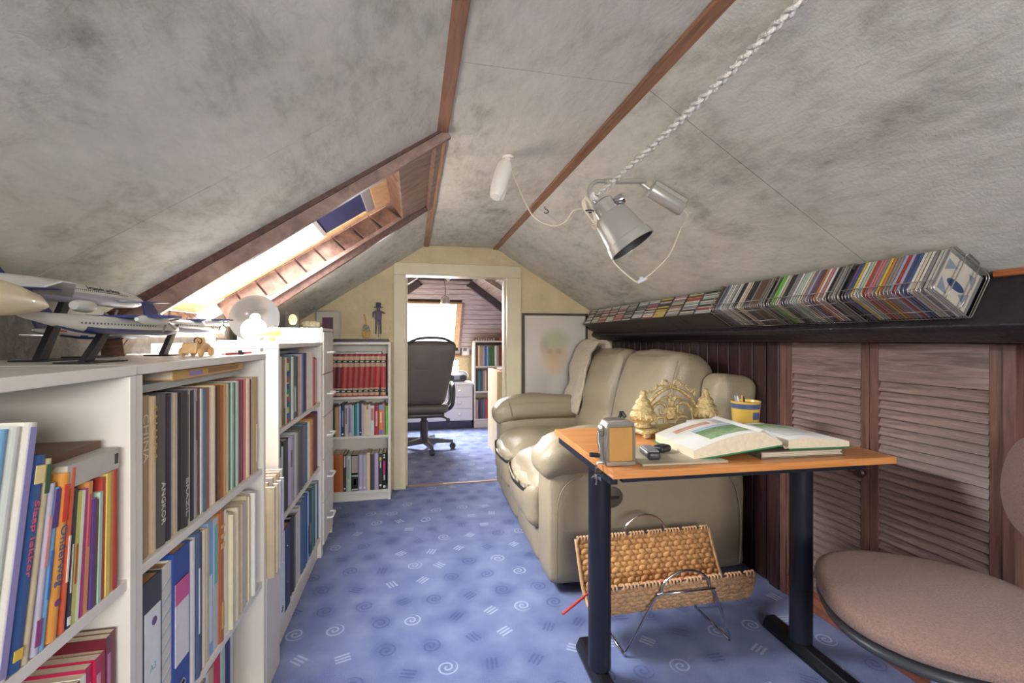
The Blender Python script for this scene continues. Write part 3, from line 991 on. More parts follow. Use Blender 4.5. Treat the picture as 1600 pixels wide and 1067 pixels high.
def bookcase(name, label, loc, rotz, W, D, H, shelves, t=0.018, plinth=0.06, screws=()):
    r = thing(name, label, 'bookcase', loc, rotz)
    b = MB(); b.box(0, t, 0, D, 0, H - t - 0.0005); b.build('side_panel', M_WHITE, r, bevel=0.0015)
    b = MB(); b.box(W - t, W, 0, D, 0, H - t - 0.0005); b.build('side_panel', M_WHITE, r, bevel=0.0015)
    b = MB(); b.box(0, W, -0.001, D, H - t, H); b.build('top_panel', M_WHITE, r, bevel=0.0015)
    for z in shelves:
        b = MB(); b.box(t + .0005, W - t - .0005, 0.004, D - 0.008, z - t, z); b.build('shelf', M_WHITE, r, bevel=0.001)
    b = MB(); b.box(t, W - t, D - 0.007, D - 0.002, 0.03, H - t - 0.001); b.build('back_panel', M_WHITE, r)
    if plinth:
        b = MB(); b.box(t, W - t, 0.02, 0.036, 0, plinth - t - 0.001); b.build('plinth', M_WHITE, r)
    for x, y, z, ax in screws:
        b = MB()
        T = Matrix.Translation((x, y, z)) @ (Matrix.Rotation(pi / 2, 4, 'X') if ax == 'y' else Matrix.Rotation(-pi / 2, 4, 'Y'))
        b.lathe([(0.006, 0), (0.006, 0.0012), (0.003, 0.0014), (0.003, 0.0005), (0, 0.0005)], 12, T)
        b.build('screw', mat('screw_metal', (130, 128, 126), 0.35, 0.8, vary=0.02), r)
    return r

def book_mesh(root_name, t, h, d, col, bulge=0.0, soft=False, pages=None, parts=(), label=None, cat='book', group=None):
    """spine at y = 0 facing -y, thickness along x, depth along +y"""
    ct = 0.0007 if soft else 0.002
    ct = min(ct, t * 0.2)
    n = 5
    outer = [(-t / 2, d)] + [(-t / 2 + t * i / n, -bulge * (1 - (2 * i / n - 1) ** 2)) for i in range(n + 1)] + [(t / 2, d)]
    inner = [(t / 2 - ct, d)] + [(t / 2 - ct - (t - 2 * ct) * i / n, ct - bulge * (1 - (2 * i / n - 1) ** 2)) for i in range(n + 1)] + [(-t / 2 + ct, d)]
    b = MB()
    b.prism([(x, y, 0) for x, y in outer + inner], (0, 0, 0), (0, 0, h))
    m = flat(col, 0.42 if not soft else 0.35)
    o = b.build(root_name, m)
    tag(o, label, cat, group)
    lip = 0.0 if soft else 0.004
    b = MB(); b.box(-t / 2 + ct + .0001, t / 2 - ct - .0001, ct + bulge * 0.2, d - lip - 0.001, lip + .0002, h - lip - .0002)
    b.build('pages', pages or M_PAGES, o)
    for p in parts:
        k = p[0]
        if k == 'title':                       # ('title', text, colour, size, z centre fraction, length fraction)
            _, txt, c, size, zc, ln = p
            text_obj(txt, size, flat(c), o, frame(0, -bulge - 0.0006, h * zc, (0, 0, -1), (0, -1, 0)), 0.0, 'title', h * ln)
        elif k == 'band':                      # ('band', z0, z1, colour)
            _, z0, z1, c = p
            b = MB()
            b.prism([(x * 1.004, y - 0.0005, 0) for x, y in outer[1:-1]] + [(t / 2 * 0.99, 0.001, 0), (-t / 2 * 0.99, 0.001, 0)], (0, 0, h * z0), (0, 0, h * z1))
            b.build('spine_band', flat(c), o)
        elif k == 'patch':                     # ('patch', z0, z1, colour, width fraction)
            _, z0, z1, c, w = p
            b = MB(); b.box(-t / 2 * w, t / 2 * w, -bulge - 0.0007, -bulge + 0.0002, h * z0, h * z1)
            b.build('spine_label', flat(c), o)
        elif k == 'dot':
            _, z0, c = p
            b = MB(); b.lathe([(t * 0.28, 0), (t * 0.28, 0.0006), (0, 0.0006)], 10, Matrix.Translation((0, -bulge, h * z0)) @ Matrix.Rotation(pi / 2, 4, 'X'))
            b.build('spine_mark', flat(c), o)
    return o

def put(o, root, x, y, z, lean=0.0, t=0.02, turn=0.0):
    """place a book in a bookcase's local frame (the book stays a thing of its own)"""
    M = Matrix.Translation(root.location) @ Matrix.Rotation(root.rotation_euler.z, 4, 'Z')
    o.location = M @ Vector((x, y, z + abs(math.sin(lean)) * t / 2 + 0.0006))
    o.rotation_euler = (0, lean, root.rotation_euler.z + turn)

def binder(t, h, d, col, label, labcol=(226, 226, 222), patch2=None, ring=True, group=None, lab=(0.18, 0.82)):
    o = book_mesh('binder', t, h, d, col, 0.0, False, mat('binder_paper', (190, 150, 100), 0.8, vary=0.1, vscale=40), (), label, 'binder', group)
    if labcol:
        b = MB(); b.box(-t / 2 + .006, t / 2 - .006, -0.0012, 0.0002, h * lab[0], h * lab[1]); q = b.build('spine_label', flat(labcol), o)
    if patch2:
        b = MB(); b.box(-t / 2 + .006, t / 2 - .006, -0.0016, 0.0002, h * 0.66, h * 0.80); b.build('label_heading', flat(patch2), o)
    if ring:
        b = MB(); b.tube([(0.011 * math.cos(a), -0.001, h * 0.12 + 0.011 * math.sin(a)) for a in [2 * pi * k / 16 for k in range(16)]], 0.0018, 6, closed=True)
        b.build('finger_ring', M_CHROME, o, smooth='all')
        b = MB(); b.lathe([(0.010, 0), (0.010, 0.0008), (0, 0.0008)], 14, Matrix.Translation((0, 0, h * 0.12)) @ Matrix.Rotation(pi / 2, 4, 'X'))
        b.build('finger_hole', M_INK, o)
    return o

def shelf_row(root, specs, x0, z, where, group, inset=0.012, depth=0.22, lean=0.0, end='near end', jit=0.004):
    """specs: (thickness mm, height mm, colour, extra parts, kind)"""
    x = x0
    prev = None
    for i, s in enumerate(specs):
        t, h, c = s[0] / 1000, s[1] / 1000, s[2]
        parts = s[3] if len(s) > 3 and s[3] else ()
        kind = s[4] if len(s) > 4 else ('hardback' if t > 0.017 else 'paperback')
        ln = s[5] if len(s) > 5 else lean
        soft = kind in ('paperback', 'magazine', 'brochure')
        col = tuple(max(0, min(255, q + RND.uniform(-6, 6))) for q in PAL[c])
        det = ''
        for p in parts:
            if p[0] == 'title' and len(p[1]) < 14:
                det = ' lettered %s' % p[1]
        lab = '%s %s, %s from the %s %s' % (c, kind, ordw(i + 1), end, where)
        if det:
            lab = '%s %s%s %s' % (c, kind, det, where)
        hh = h + RND.uniform(-0.002, 0.002)
        dd = depth * (0.92 + 0.16 * RND.random())
        if kind == 'binder':
            pass
        o = book_mesh('book' if kind != 'magazine' else 'magazine', t, hh, dd, col, 0.0 if soft else min(0.004, t * 0.16), soft, None, parts, lab, 'book' if kind != 'magazine' else 'magazine', group)
        w = t / math.cos(ln)
        if prev is not None and prev[1] > ln:
            x += min(prev[0], hh) * (math.tan(prev[1]) - math.tan(ln))
        put(o, root, x + w / 2, inset + RND.uniform(0, jit), z, ln, t)
        x += w + 0.0008
        prev = (hh, ln)
    return x

G9 = rad(90)
# nearest bookcase
u1 = bookcase('bookcase', 'nearest white bookcase, cropped by the left picture edge, toy planes on top', (-0.47, -0.02, 0), G9, 0.933, 0.40, 1.105, (0.742, 0.38, 0.06))
b = MB(); b.lathe([(0.005, 0), (0.005, 0.002), (0, 0.002)], 12, Matrix.Translation((0.776, 0.365, 1.045)) @ Matrix.Rotation(pi / 2, 4, 'X')); 
b.build('screw', mat('screw_metal', (130, 128, 126), 0.35, 0.8, vary=0.02), u1)
# second, third
u2 = bookcase('bookcase', 'second white bookcase, full of travel books and binders, wooden toy car on top', (-0.474, 0.922, 0), G9 - rad(1.2), 0.670, 0.40, 1.105, (0.742, 0.385, 0.06))
u3 = bookcase('bookcase', 'third white bookcase with white binder at bottom, before the drawer cabinet', (-0.47, 1.772, 0), G9, 0.798, 0.40, 1.135, (0.82, 0.485, 0.11), plinth=0.11, screws=((0.0, 0.055, 1.112, 'x'), (0.0, 0.30, 1.112, 'x')))
u5 = bookcase('bookcase', 'white bookcase with ten red volumes, against the wall beside the doorway', (-0.76, 3.38, 0), 0.0, 0.605, 0.21, 1.13, (0.743, 0.464, 0.073), t=0.018, plinth=0.07)

W_ = (232, 230, 226)
# --- nearest bookcase, upper shelf
row = [
    (17, 300, 'sea green', (), 'picture book', rad(9)), (16, 302, 'light blue', (), 'picture book', rad(9)), (20, 304, 'white', (), 'picture book', rad(9)),
    (20, 306, 'white', (('patch', 0.02, 0.98, (150, 140, 190), 0.5),), 'picture book', rad(9)),
    (22, 258, 'blue', (('title', 'Slaap lekker', (226, 92, 110), 0.011, 0.60, 0.36), ('patch', 0.86, 0.95, (238, 214, 150), 0.7), ('patch', 0.05, 0.10, (236, 196, 70), 0.6)), 'picture book', rad(9)),
    (9, 250, 'beige', (('patch', 0.82, 0.97, (60, 92, 60), 0.8),), 'picture book', rad(9)),
    (11, 214, 'lilac', (('patch', 0.05, 0.2, (150, 70, 130), 0.8), ('patch', 0.5, 0.8, (214, 150, 150), 0.5)), 'picture book', rad(8)),
    (9, 207, 'light blue', (('patch', 0.74, 0.99, (90, 60, 130), 0.95), ('patch', 0.3, 0.6, (60, 110, 180), 0.4)), 'picture book', rad(8)),
    (17, 222, 'orange', (('title', 'Onderweg', (60, 96, 150), 0.018, 0.5, 0.36), ('patch', 0.70, 0.93, (214, 70, 50), 0.55), ('dot', 0.22, (120, 70, 120))), 'picture book', rad(7)),
    (9, 224, 'orange red', (('patch', 0.30, 0.58, (240, 220, 210), 0.4),), 'picture book', rad(6)),
    (7, 190, 'charcoal', (('patch', 0.02, 0.08, (230, 230, 226), 0.8), ('patch', 0.25, 0.6, (210, 206, 190), 0.3)), 'paperback', rad(5)),
    (9, 186, 'lime yellow', (('patch', 0.3, 0.6, (180, 70, 60), 0.3),), 'paperback', rad(5)), (6, 184, 'white', (), 'paperback', rad(5)), (6, 184, 'magenta', (), 'paperback', rad(4)),
    (9, 192, 'orange', (('patch', 0.5, 0.9, (200, 80, 120), 0.5),), 'paperback', rad(4)), (7, 165, 'purple', (), 'paperback', rad(3)),
    (6, 160, 'brown', (), 'paperback', rad(3)), (7, 168, 'mint', (), 'paperback', rad(2)), (8, 191, 'red', (), 'paperback', rad(1.5)),
    (9, 193, 'yellow', (), 'paperback', rad(1.5)), (8, 193, 'orange', (), 'paperback', rad(1)), (7, 193, 'red', (), 'paperback', rad(0.5)),
]
xe = shelf_row(u1, row, 0.602, 0.742, "on the nearest bookcase's upper shelf", 'books on the nearest bookcase', inset=0.004, depth=0.17, jit=0.002, end='left edge')
# --- nearest bookcase, lower shelf (top edges seen)
row = [(26, 262, 'cream'), (24, 258, 'beige'), (22, 262, 'cream'), (20, 268, 'beige'), (10, 250, 'blue'), (10, 250, 'blue'), (10, 250, 'blue'), (10, 250, 'blue'), (11, 255, 'blue'), (14, 262, 'maroon'), (12, 262, 'white'),
       (16, 268, 'crimson', (('patch', 0.1, 0.9, (206, 150, 160), 0.5),)), (16, 270, 'crimson', (('patch', 0.1, 0.9, (206, 150, 160), 0.5),)), (10, 268, 'red'), (14, 285, 'maroon', (('patch', 0.1, 0.9, (190, 120, 170), 0.5),)), (12, 287, 'maroon')]
shelf_row(u1, row, 0.655, 0.38, "on the nearest bookcase's lower shelf", 'books on the nearest bookcase', depth=0.24, end='left edge')

# --- second bookcase, upper shelf
row = [
    (9, 262, 'light grey', (), 'ring-bound pad'),
    (27, 302, 'tan', (('title', 'CHINA', (226, 214, 190), 0.024, 0.74, 0.30),)), (13, 300, 'beige', (('title', 'SAHARA', (196, 160, 84), 0.016, 0.76, 0.36),)),
    (26, 298, 'dark grey', (('title', 'ANGKOR', (214, 208, 198), 0.020, 0.28, 0.28),)), (14, 298, 'charcoal'), (11, 296, 'light grey'), (9, 296, 'beige'),
    (10, 294, 'black'), (20, 294, 'charcoal', (('title', 'BRAZIL', (190, 190, 190), 0.016, 0.22, 0.28),)), (12, 294, 'light grey', (('patch', 0.03, 0.97, (120, 116, 116), 0.3),)), (9, 292, 'black'),
    (13, 293, 'grey', (('patch', 0.6, 0.9, (90, 84, 84), 0.4),)), (10, 292, 'maroon'), (6, 292, 'white'), (13, 292, 'slate blue'), (11, 290, 'rust'), (10, 290, 'white'), (17, 292, 'cream'), (7, 288, 'black'),
    (13, 290, 'brown'), (10, 289, 'rust'), (15, 290, 'gold'), (13, 289, 'cream'), (10, 290, 'green'), (10, 290, 'mint'), (9, 289, 'green'), (17, 290, 'light grey'), (11, 291, 'maroon'), (8, 291, 'red'), (10, 290, 'maroon'), (13, 290, 'pink'),
    (15, 290, 'cream'), (14, 288, 'maroon'), (12, 289, 'beige'), (20, 290, 'tan', (('patch', 0.1, 0.5, (226, 214, 180), 0.4),)),
]
row = [tuple([max(5, r[0] * 1.315)] + list(r[1:])) for r in row]
xe = shelf_row(u2, row, 0.0205, 0.742, "on the second bookcase's upper shelf", 'travel books on the second bookcase', depth=0.25, inset=0.014)
# holes of the ring-bound pad
pad = [o for o in bpy.data.objects if o.get('label', '').startswith('light grey ring-bound pad')][0]
for k in range(17):
    b = MB(); b.lathe([(0.0032, 0), (0.0032, 0.0006), (0, 0.0006)], 8, Matrix.Translation((0.0, -0.0006, 0.012 + 0.0148 * k)) @ Matrix.Rotation(pi / 2, 4, 'X'))
    b.build('punched_hole', M_INK, pad)
def lying(root, name, label, x0, x1, y0, y1, z0, z1, col, extra=None, group=None, cat='book'):
    """a book lying flat: cover boards and pages, spine on the front side (local -y)"""
    M = Matrix.Translation(root.location) @ Matrix.Rotation(root.rotation_euler.z, 4, 'Z')
    ct = 0.0018
    b = MB()
    X0, X1 = -(x1 - x0) / 2, (x1 - x0) / 2
    D_ = y1 - y0
    h = z1 - z0
    b.box(X0, X1, 0, D_, 0, ct); b.box(X0, X1, 0, D_, h - ct, h); b.box(X0, X1, 0, ct, ct, h - ct)
    o = b.build(name, flat(col)); tag(o, label, cat, group)
    b = MB(); b.box(X0 + .003, X1 - .003, ct + .0002, D_ - .004, ct + .0002, h - ct - .0002); b.build('pages', M_PAGES, o)
    if extra:
        for (a, c, col2) in extra:
            b = MB(); b.box(X0 + (X1 - X0) * a, X0 + (X1 - X0) * c, -0.0006, 0.0002, h * 0.25, h * 0.75); b.build('spine_label', flat(col2), o)
    o.location = M @ Vector(((x0 + x1) / 2, y0, z0))
    o.rotation_euler = (0, 0, root.rotation_euler.z)
    return o
lying(u2, 'book', "pale grey album lying across the second bookcase's upright books", 0.03, 0.54, 0.03, 0.27, 1.0475, 1.0625, (176, 176, 170))
lying(u2, 'book', 'yellow-brown book lying on top of the pale grey album', 0.16, 0.54, 0.02, 0.26, 1.063, 1.083, (204, 158, 84), ((0.18, 0.34, (150, 130, 190)), (0.42, 0.9, (150, 108, 60))))
lying(u1, 'book', 'pale grey slipcased book lying on the small paperbacks, nearest bookcase', 0.778, 0.893, 0.004, 0.20, 0.9385, 0.9715, (190, 184, 174), ((0.9, 0.97, (70, 66, 66)),))
lying(u1, 'book', 'thin brown book on top of the pale grey slipcased book', 0.785, 0.893, 0.03, 0.20, 0.972, 0.984, (112, 84, 66))
# --- second bookcase, middle shelf
x = 0.024
o = binder(0.062, 0.318, 0.28, (58, 58, 64), 'dark grey lever-arch binder with handwritten white label, second bookcase middle shelf', (222, 226, 228)); put(o, u2, x + .031, 0.004, 0.385)
text_obj('A3', 0.018, flat((110, 170, 170)), o, frame(0, -0.0015, 0.15, (1, 0, 0), (0, -1, 0)), 0, 'handwriting')
b = MB(); b.lathe([(0.008, 0), (0.008, 0.0006), (0, 0.0006)], 12, Matrix.Translation((0.004, -0.0012, 0.235)) @ Matrix.Rotation(pi / 2, 4, 'X')); b.build('emblem', flat((110, 80, 130)), o)
x += 0.064
o = binder(0.036, 0.318, 0.27, (214, 208, 196), 'white ring binder with diagonal stripes, between grey and blue binders', None, ring=False); put(o, u2, x + .018, 0.006, 0.385)
for k in range(9):
    b = MB(); z = 0.03 + k * 0.03
    b.hexa([(-0.015, -0.0008, z), (0.015, -0.0008, z + 0.012), (0.015, 0.0001, z + 0.012), (-0.015, 0.0001, z), (-0.015, -0.0008, z + .006), (0.015, -0.0008, z + .018), (0.015, 0.0001, z + .018), (-0.015, 0.0001, z + .006)])
    b.build('stripe', flat((176, 190, 200)), o)
x += 0.038
o = binder(0.066, 0.328, 0.28, (44, 74, 150), 'blue lever-arch binder with white label and pink heading, second bookcase', (224, 222, 226), (206, 90, 150), lab=(0.28, 0.80)); put(o, u2, x + .033, 0.003, 0.385)
x += 0.068
row = [(30, 322, 'white', (), 'ring binder'), (22, 326, 'slate blue', (('patch', 0.3, 0.75, (200, 208, 220), 0.25),)), (12, 318, 'navy'), (20, 322, 'cream'), (12, 318, 'beige'), (26, 322, 'light blue', (('patch', 0.1, 0.6, (210, 222, 226), 0.5),), 'brochure'),
       (26, 322, 'light grey', (('patch', 0.5, 0.95, (110, 190, 190), 0.7),), 'brochure'), (28, 326, 'rust', (('patch', 0.72, 0.76, (220, 190, 140), 0.8), ('patch', 0.80, 0.83, (220, 190, 140), 0.7), ('patch', 0.88, 0.90, (220, 190, 140), 0.7), ('patch', 0.1, 0.3, (206, 170, 110), 0.5))),
       (15, 322, 'white'), (10, 312, 'cream')]
x = shelf_row(u2, row, x, 0.385, "beyond the second bookcase's binders", 'books beside the binders', depth=0.24, inset=0.006)
row = []
mc = ['cream', 'beige', 'pink', 'cream', 'white', 'tan', 'beige', 'cream', 'light grey', 'brown', 'beige', 'cream', 'pink', 'white', 'lilac']
for k in range(15):
    row.append((11.6, 300 + RND.uniform(-8, 10), mc[k], (), 'magazine'))
x = shelf_row(u2, row, x + 0.002, 0.385, "on the second bookcase's middle shelf", 'magazines on the second bookcase', depth=0.25, inset=-0.004, jit=0.02, end='binders')
# --- second bookcase, bottom shelf
row = [(40, 272, 'dark grey'), (34, 268, 'brown'), (36, 272, 'beige'), (36, 270, 'slate blue'), (30, 266, 'navy'), (34, 282, 'navy', (('title', 'ONG', (230, 230, 230), 0.028, 0.75, 0.3),)), (24, 284, 'maroon'), (26, 288, 'grey'), (22, 290, 'light grey'), (26, 290, 'tan', (('patch', 0.4, 0.8, (200, 120, 110), 0.5),)),
       (32, 296, 'crimson'), (18, 290, 'mint'), (16, 294, 'pale green'), (24, 298, 'navy'), (22, 298, 'light grey')]
x = shelf_row(u2, row, 0.022, 0.06, "on the second bookcase's bottom shelf", 'books on the second bookcase bottom shelf', depth=0.24)
b = MB(); b.box(0, 0.15, 0, 0.24, 0, 0.355); b.box(-0.001, 0.151, -0.001, 0.241, 0.3555, 0.372)
o = b.build('storage_box', mat('white_card', (214, 206, 202), 0.6, vary=0.03), bevel=0.002); tag(o, 'white card box on the floor in the gap before the third bookcase', 'box')
o.location = (-0.462, 1.610, 0.0005); o.rotation_euler = (0, 0, G9)
gapc = ['beige', 'tan', 'grey', 'cream', 'brown', 'beige', 'light grey', 'pink', 'tan', 'lilac', 'pink', 'light grey']
for k in range(12):
    q = book_mesh('magazine', 0.0105, 0.295 + 0.012 * (k % 3), 0.21, PAL[gapc[k]], 0, True, None, (), '%s magazine, %s from the second bookcase on the white card box' % (gapc[k], ordw(k + 1)), 'magazine', 'magazines on the white card box')
    q.location = (-0.440 - 0.012 * ((k * 5) % 3), 1.618 + 0.0116 * k, 0.3728); q.rotation_euler = (0, 0, G9)

# --- third bookcase
row = [(26, 270, 'light grey', (('patch', 0.1, 0.5, (70, 70, 76), 0.8),), 'magazine'), (20, 262, 'white'), (10, 255, 'red'), (14, 262, 'olive', (('patch', 0.0, 0.25, (60, 110, 60), 0.8),)), (16, 258, 'pale green'),
       (34, 256, 'yellow', (('band', 0.0, 0.08, (200, 60, 60)), ('band', 0.08, 0.15, (60, 80, 160)), ('band', 0.24, 0.32, (60, 90, 150)), ('band', 0.32, 0.40, (190, 60, 50)), ('band', 0.44, 0.52, (70, 140, 80)), ('band', 0.52, 0.60, (60, 60, 120)), ('band', 0.62, 0.72, (190, 70, 60)), ('band', 0.72, 0.80, (60, 70, 140)), ('band', 0.92, 1.0, (180, 60, 60)))),
       (22, 258, 'teal'), (18, 255, 'white'), (30, 262, 'slate blue', (('patch', 0.1, 0.5, (210, 214, 216), 0.5),)), (20, 258, 'dark grey'), (26, 262, 'beige'), (24, 262, 'lilac'), (24, 266, 'slate blue'), (22, 268, 'navy'), (22, 266, 'lilac'),
       (20, 264, 'cream'), (24, 266, 'white'), (22, 262, 'white'), (18, 240, 'pink'), (24, 238, 'red', (('patch', 0.05, 0.95, (226, 200, 200), 0.5),)), (26, 236, 'pink')]
row = [tuple([r[0] * 1.55] + list(r[1:])) for r in row]
row = [tuple([min(r[0], 40)] + list(r[1:])) for r in row]
shelf_row(u3, row, 0.022, 0.82, "on the third bookcase's upper shelf", 'books on the third bookcase', depth=0.22)
lying(u3, 'paper_pad', "grey-blue pad of papers lying on the third bookcase's upper books", 0.10, 0.52, 0.05, 0.27, 1.0905, 1.102, (150, 160, 176), None, None, 'paper pad')
row = [(52, 282, 'black', (('patch', 0.05, 0.3, (150, 130, 80), 0.7), ('patch', 0.5, 0.8, (190, 186, 170), 0.4))), (18, 255, 'light grey'), (58, 272, 'black'), (40, 272, 'lilac', (('patch', 0.55, 0.8, (110, 110, 120), 0.4),)), (24, 268, 'grey'), (26, 270, 'light grey'), (22, 268, 'grey'),
       (36, 272, 'dark grey'), (34, 270, 'dark grey'), (40, 274, 'slate blue'), (36, 276, 'slate blue'), (26, 266, 'white'), (22, 268, 'cream'), (34, 272, 'orange', (('patch', 0.1, 0.9, (190, 110, 60), 0.4),)), (36, 276, 'brown'), (30, 290, 'maroon'), (26, 292, 'navy')]
row = [tuple([r[0] * 1.28] + list(r[1:])) for r in row]
shelf_row(u3, row, 0.022, 0.485, "on the third bookcase's middle shelf", 'books on the third bookcase', depth=0.24)
x = 0.022
o = binder(0.075, 0.315, 0.27, (222, 222, 224), "white lever-arch binder at the near end of the third bookcase's bottom shelf", (206, 222, 226)); put(o, u3, x + .038, 0.004, 0.11); x += 0.078
o = binder(0.075, 0.320, 0.27, (44, 50, 84), "navy binder beside the white binder on the third bookcase's bottom shelf", None, ring=False); put(o, u3, x + .038, 0.004, 0.11); x += 0.078
for zz in (0.10, 0.24):
    b = MB(); b.lathe([(0.004, 0), (0.004, 0.001), (0, 0.001)], 10, Matrix.Translation((0, -0.0, zz)) @ Matrix.Rotation(pi / 2, 4, 'X')); b.build('rivet', M_CHROME, o)
row = [(30, 300, 'green'), (32, 312, 'black'), (26, 308, 'charcoal'), (24, 306, 'olive'), (42, 300, 'light grey'), (40, 306, 'light grey'), (46, 320, 'slate blue'), (40, 324, 'blue'), (34, 318, 'navy'), (30, 316, 'light blue', (('patch', 0.1, 0.5, (40, 60, 130), 0.8),)),
       (34, 312, 'black', (('patch', 0.2, 0.5, (160, 120, 90), 0.7),)), (30, 308, 'dark grey'), (40, 310, 'teal'), (34, 306, 'slate blue'), (38, 302, 'pale green'), (36, 300, 'blue')]
row = [tuple([r[0] * 1.06] + list(r[1:])) for r in row]
shelf_row(u3, row, x, 0.11, "after the binders, third bookcase's bottom shelf", 'books on the third bookcase', depth=0.24)

# --- bookcase beside the doorway
x = 0.186
for k in range(10):
    c = (112, 40, 44) if k < 2 else (168, 62, 62) if k < 8 else (184, 66, 70)
    o = book_mesh('book', 0.0375, 0.300, 0.18, c, 0.006, False, None,
                  (('band', 0.70, 0.79, (196, 160, 132)), ('band', 0.795, 0.855, (38, 74, 62)), ('band', 0.86, 0.95, (206, 168, 140)), ('band', 0.03, 0.09, (206, 168, 140)), ('band', 0.095, 0.155, (38, 74, 62)), ('band', 0.16, 0.2, (196, 160, 132)),
                   ('patch', 0.815, 0.835, (214, 214, 190), 0.55), ('patch', 0.115, 0.135, (214, 214, 190), 0.55)),
                  'red bound volume, %s of ten from the left in the doorway bookcase' % ordw(k + 1), 'book', 'red bound volumes beside the doorway')
    put(o, u5, x + 0.0188 + (0.009 if k == 9 else 0), 0.012, 0.743, rad(3.0) if k < 9 else 0, 0.0375)
    x += 0.0376
lying(u5, 'book', 'thin white book lying on the red volumes beside the doorway', 0.19, 0.54, 0.012, 0.16, 1.0465, 1.060, (214, 212, 208), ((0.05, 0.5, (120, 116, 120)), (0.55, 0.95, (170, 168, 170))))
row = [(16, 215, 'black'), (20, 208, 'gold'), (16, 214, 'lilac'), (20, 226, 'navy', (('dot', 0.07, W_), ('patch', 0.3, 0.8, (150, 160, 190), 0.3))), (20, 220, 'light grey', (('patch', 0.4, 0.9, (120, 116, 110), 0.4),)), (22, 220, 'lilac', (('patch', 0.1, 0.9, (110, 110, 140), 0.3),)), (12, 214, 'mint'), (18, 224, 'teal'),
       (12, 230, 'light blue'), (13, 228, 'navy', (('dot', 0.1, W_),)), (12, 226, 'lilac'), (14, 214, 'cream'), (15, 216, 'cream', (('patch', 0.85, 0.98, (190, 100, 80), 0.5),)), (10, 220, 'white'), (22, 212, 'white', (('patch', 0.5, 0.9, (206, 130, 120), 0.7),)), (28, 212, 'red', (('patch', 0.3, 0.8, (232, 190, 170), 0.35),)),
       (24, 216, 'orange', (('patch', 0.84, 0.99, (110, 170, 220), 0.95), ('patch', 0.02, 0.16, (120, 120, 190), 0.95), ('patch', 0.4, 0.75, (240, 220, 190), 0.35))), (9, 228, 'pink'), (7, 210, 'brown'), (13, 205, 'bright green')]
row = [tuple([r[0] * 1.13] + list(r[1:])) for r in row]
shelf_row(u5, row, 0.205, 0.464, 'on the doorway bookcase middle shelf', 'books beside the doorway', depth=0.16, end='left')
row = [(8, 262, 'white'), (54, 264, 'rust'), (17, 262, 'charcoal', (('dot', 0.08, W_), ('patch', 0.65, 0.95, (210, 206, 206), 0.4))), (27, 250, 'pale green', (('patch', 0.35, 0.9, (150, 170, 160), 0.35),)), (40, 256, 'black', (('patch', 0.45, 0.97, (176, 160, 152), 0.85), ('patch', 0.40, 0.5, (160, 180, 176), 0.85), ('patch', 0.12, 0.36, (20, 20, 22), 0.8), ('patch', 0.16, 0.33, (190, 190, 188), 0.35), ('patch', 0.02, 0.06, (200, 200, 200), 0.85))),
       (23, 258, 'lilac', (('dot', 0.08, W_),)), (22, 256, 'lilac', (('dot', 0.08, W_),)), (20, 266, 'cream'), (24, 254, 'dark grey'), (23, 262, 'lilac'),
       (23, 258, 'charcoal', (('patch', 0.8, 0.9, (220, 200, 60), 0.5), ('patch', 0.6, 0.78, (200, 200, 200), 0.3), ('dot', 0.12, W_))), (20, 258, 'black', (('patch', 0.42, 0.78, (206, 50, 130), 0.6), ('patch', 0.25, 0.4, (200, 200, 200), 0.4), ('patch', 0.04, 0.10, W_, 0.7), ('dot', 0.95, W_), ('dot', 0.88, W_)))]
row = [tuple([r[0] * 1.19] + list(r[1:])) for r in row]
shelf_row(u5, row, 0.205, 0.073, 'on the doorway bookcase bottom shelf', 'books beside the doorway', depth=0.16, end='left')

# --- tall drawer cabinet between third bookcase and doorway bookcase
dc = thing('drawer_cabinet', 'narrow white cabinet of five drawers with white bow handles, before the doorway bookcase', 'cabinet', (-0.468, 2.576, 0), G9)
Wd, Dd, Hd = 0.315, 0.41, 1.21
b = MB()
b.box(0, 0.016, 0.002, Dd, 0, Hd - .0165); b.box(Wd - .016, Wd, 0.002, Dd, 0, Hd - .0165); b.box(0, Wd, 0, Dd, Hd - .016, Hd); b.box(.0165, Wd - .0165, Dd - .01, Dd - .004, 0.04, Hd - .017); b.box(.0165, Wd - .0165, 0.02, 0.03, 0, 0.045)
b.build('body', M_WHITE, dc, bevel=0.001)
for k in range(5):
    z0 = 0.05 + 0.2285 * k
    b = MB(); b.box(0.0175, Wd - .0175, -0.004, 0.014, z0, z0 + 0.2245); q = b.build('drawer', M_WHITE, dc, bevel=0.0015)
    b = MB()
    zc = z0 + 0.112
    b.tube([(Wd / 2 - .05, -0.004, zc), (Wd / 2 - .05, -0.026, zc), (Wd / 2 - .044, -0.032, zc), (Wd / 2 + .044, -0.032, zc), (Wd / 2 + .05, -0.026, zc), (Wd / 2 + .05, -0.004, zc)], 0.0055, 8)
    b.build('handle', M_WHITEPAINT, q, smooth=True)

# ================================================================== things on top of the bookcases
ZT = 1.1055
M_PLANEW = mat('model_plane_white', (206, 204, 200), 0.3, vary=0.03, coat=0.3)
M_PLANEB = mat('model_plane_blue', (40, 54, 112), 0.3, vary=0.05, coat=0.3)
M_PLANEC = mat('model_plane_cream', (226, 212, 176), 0.35, vary=0.03, coat=0.2)
M_WINDOW = mat('model_plane_window', (58, 58, 66), 0.3, vary=0.03)

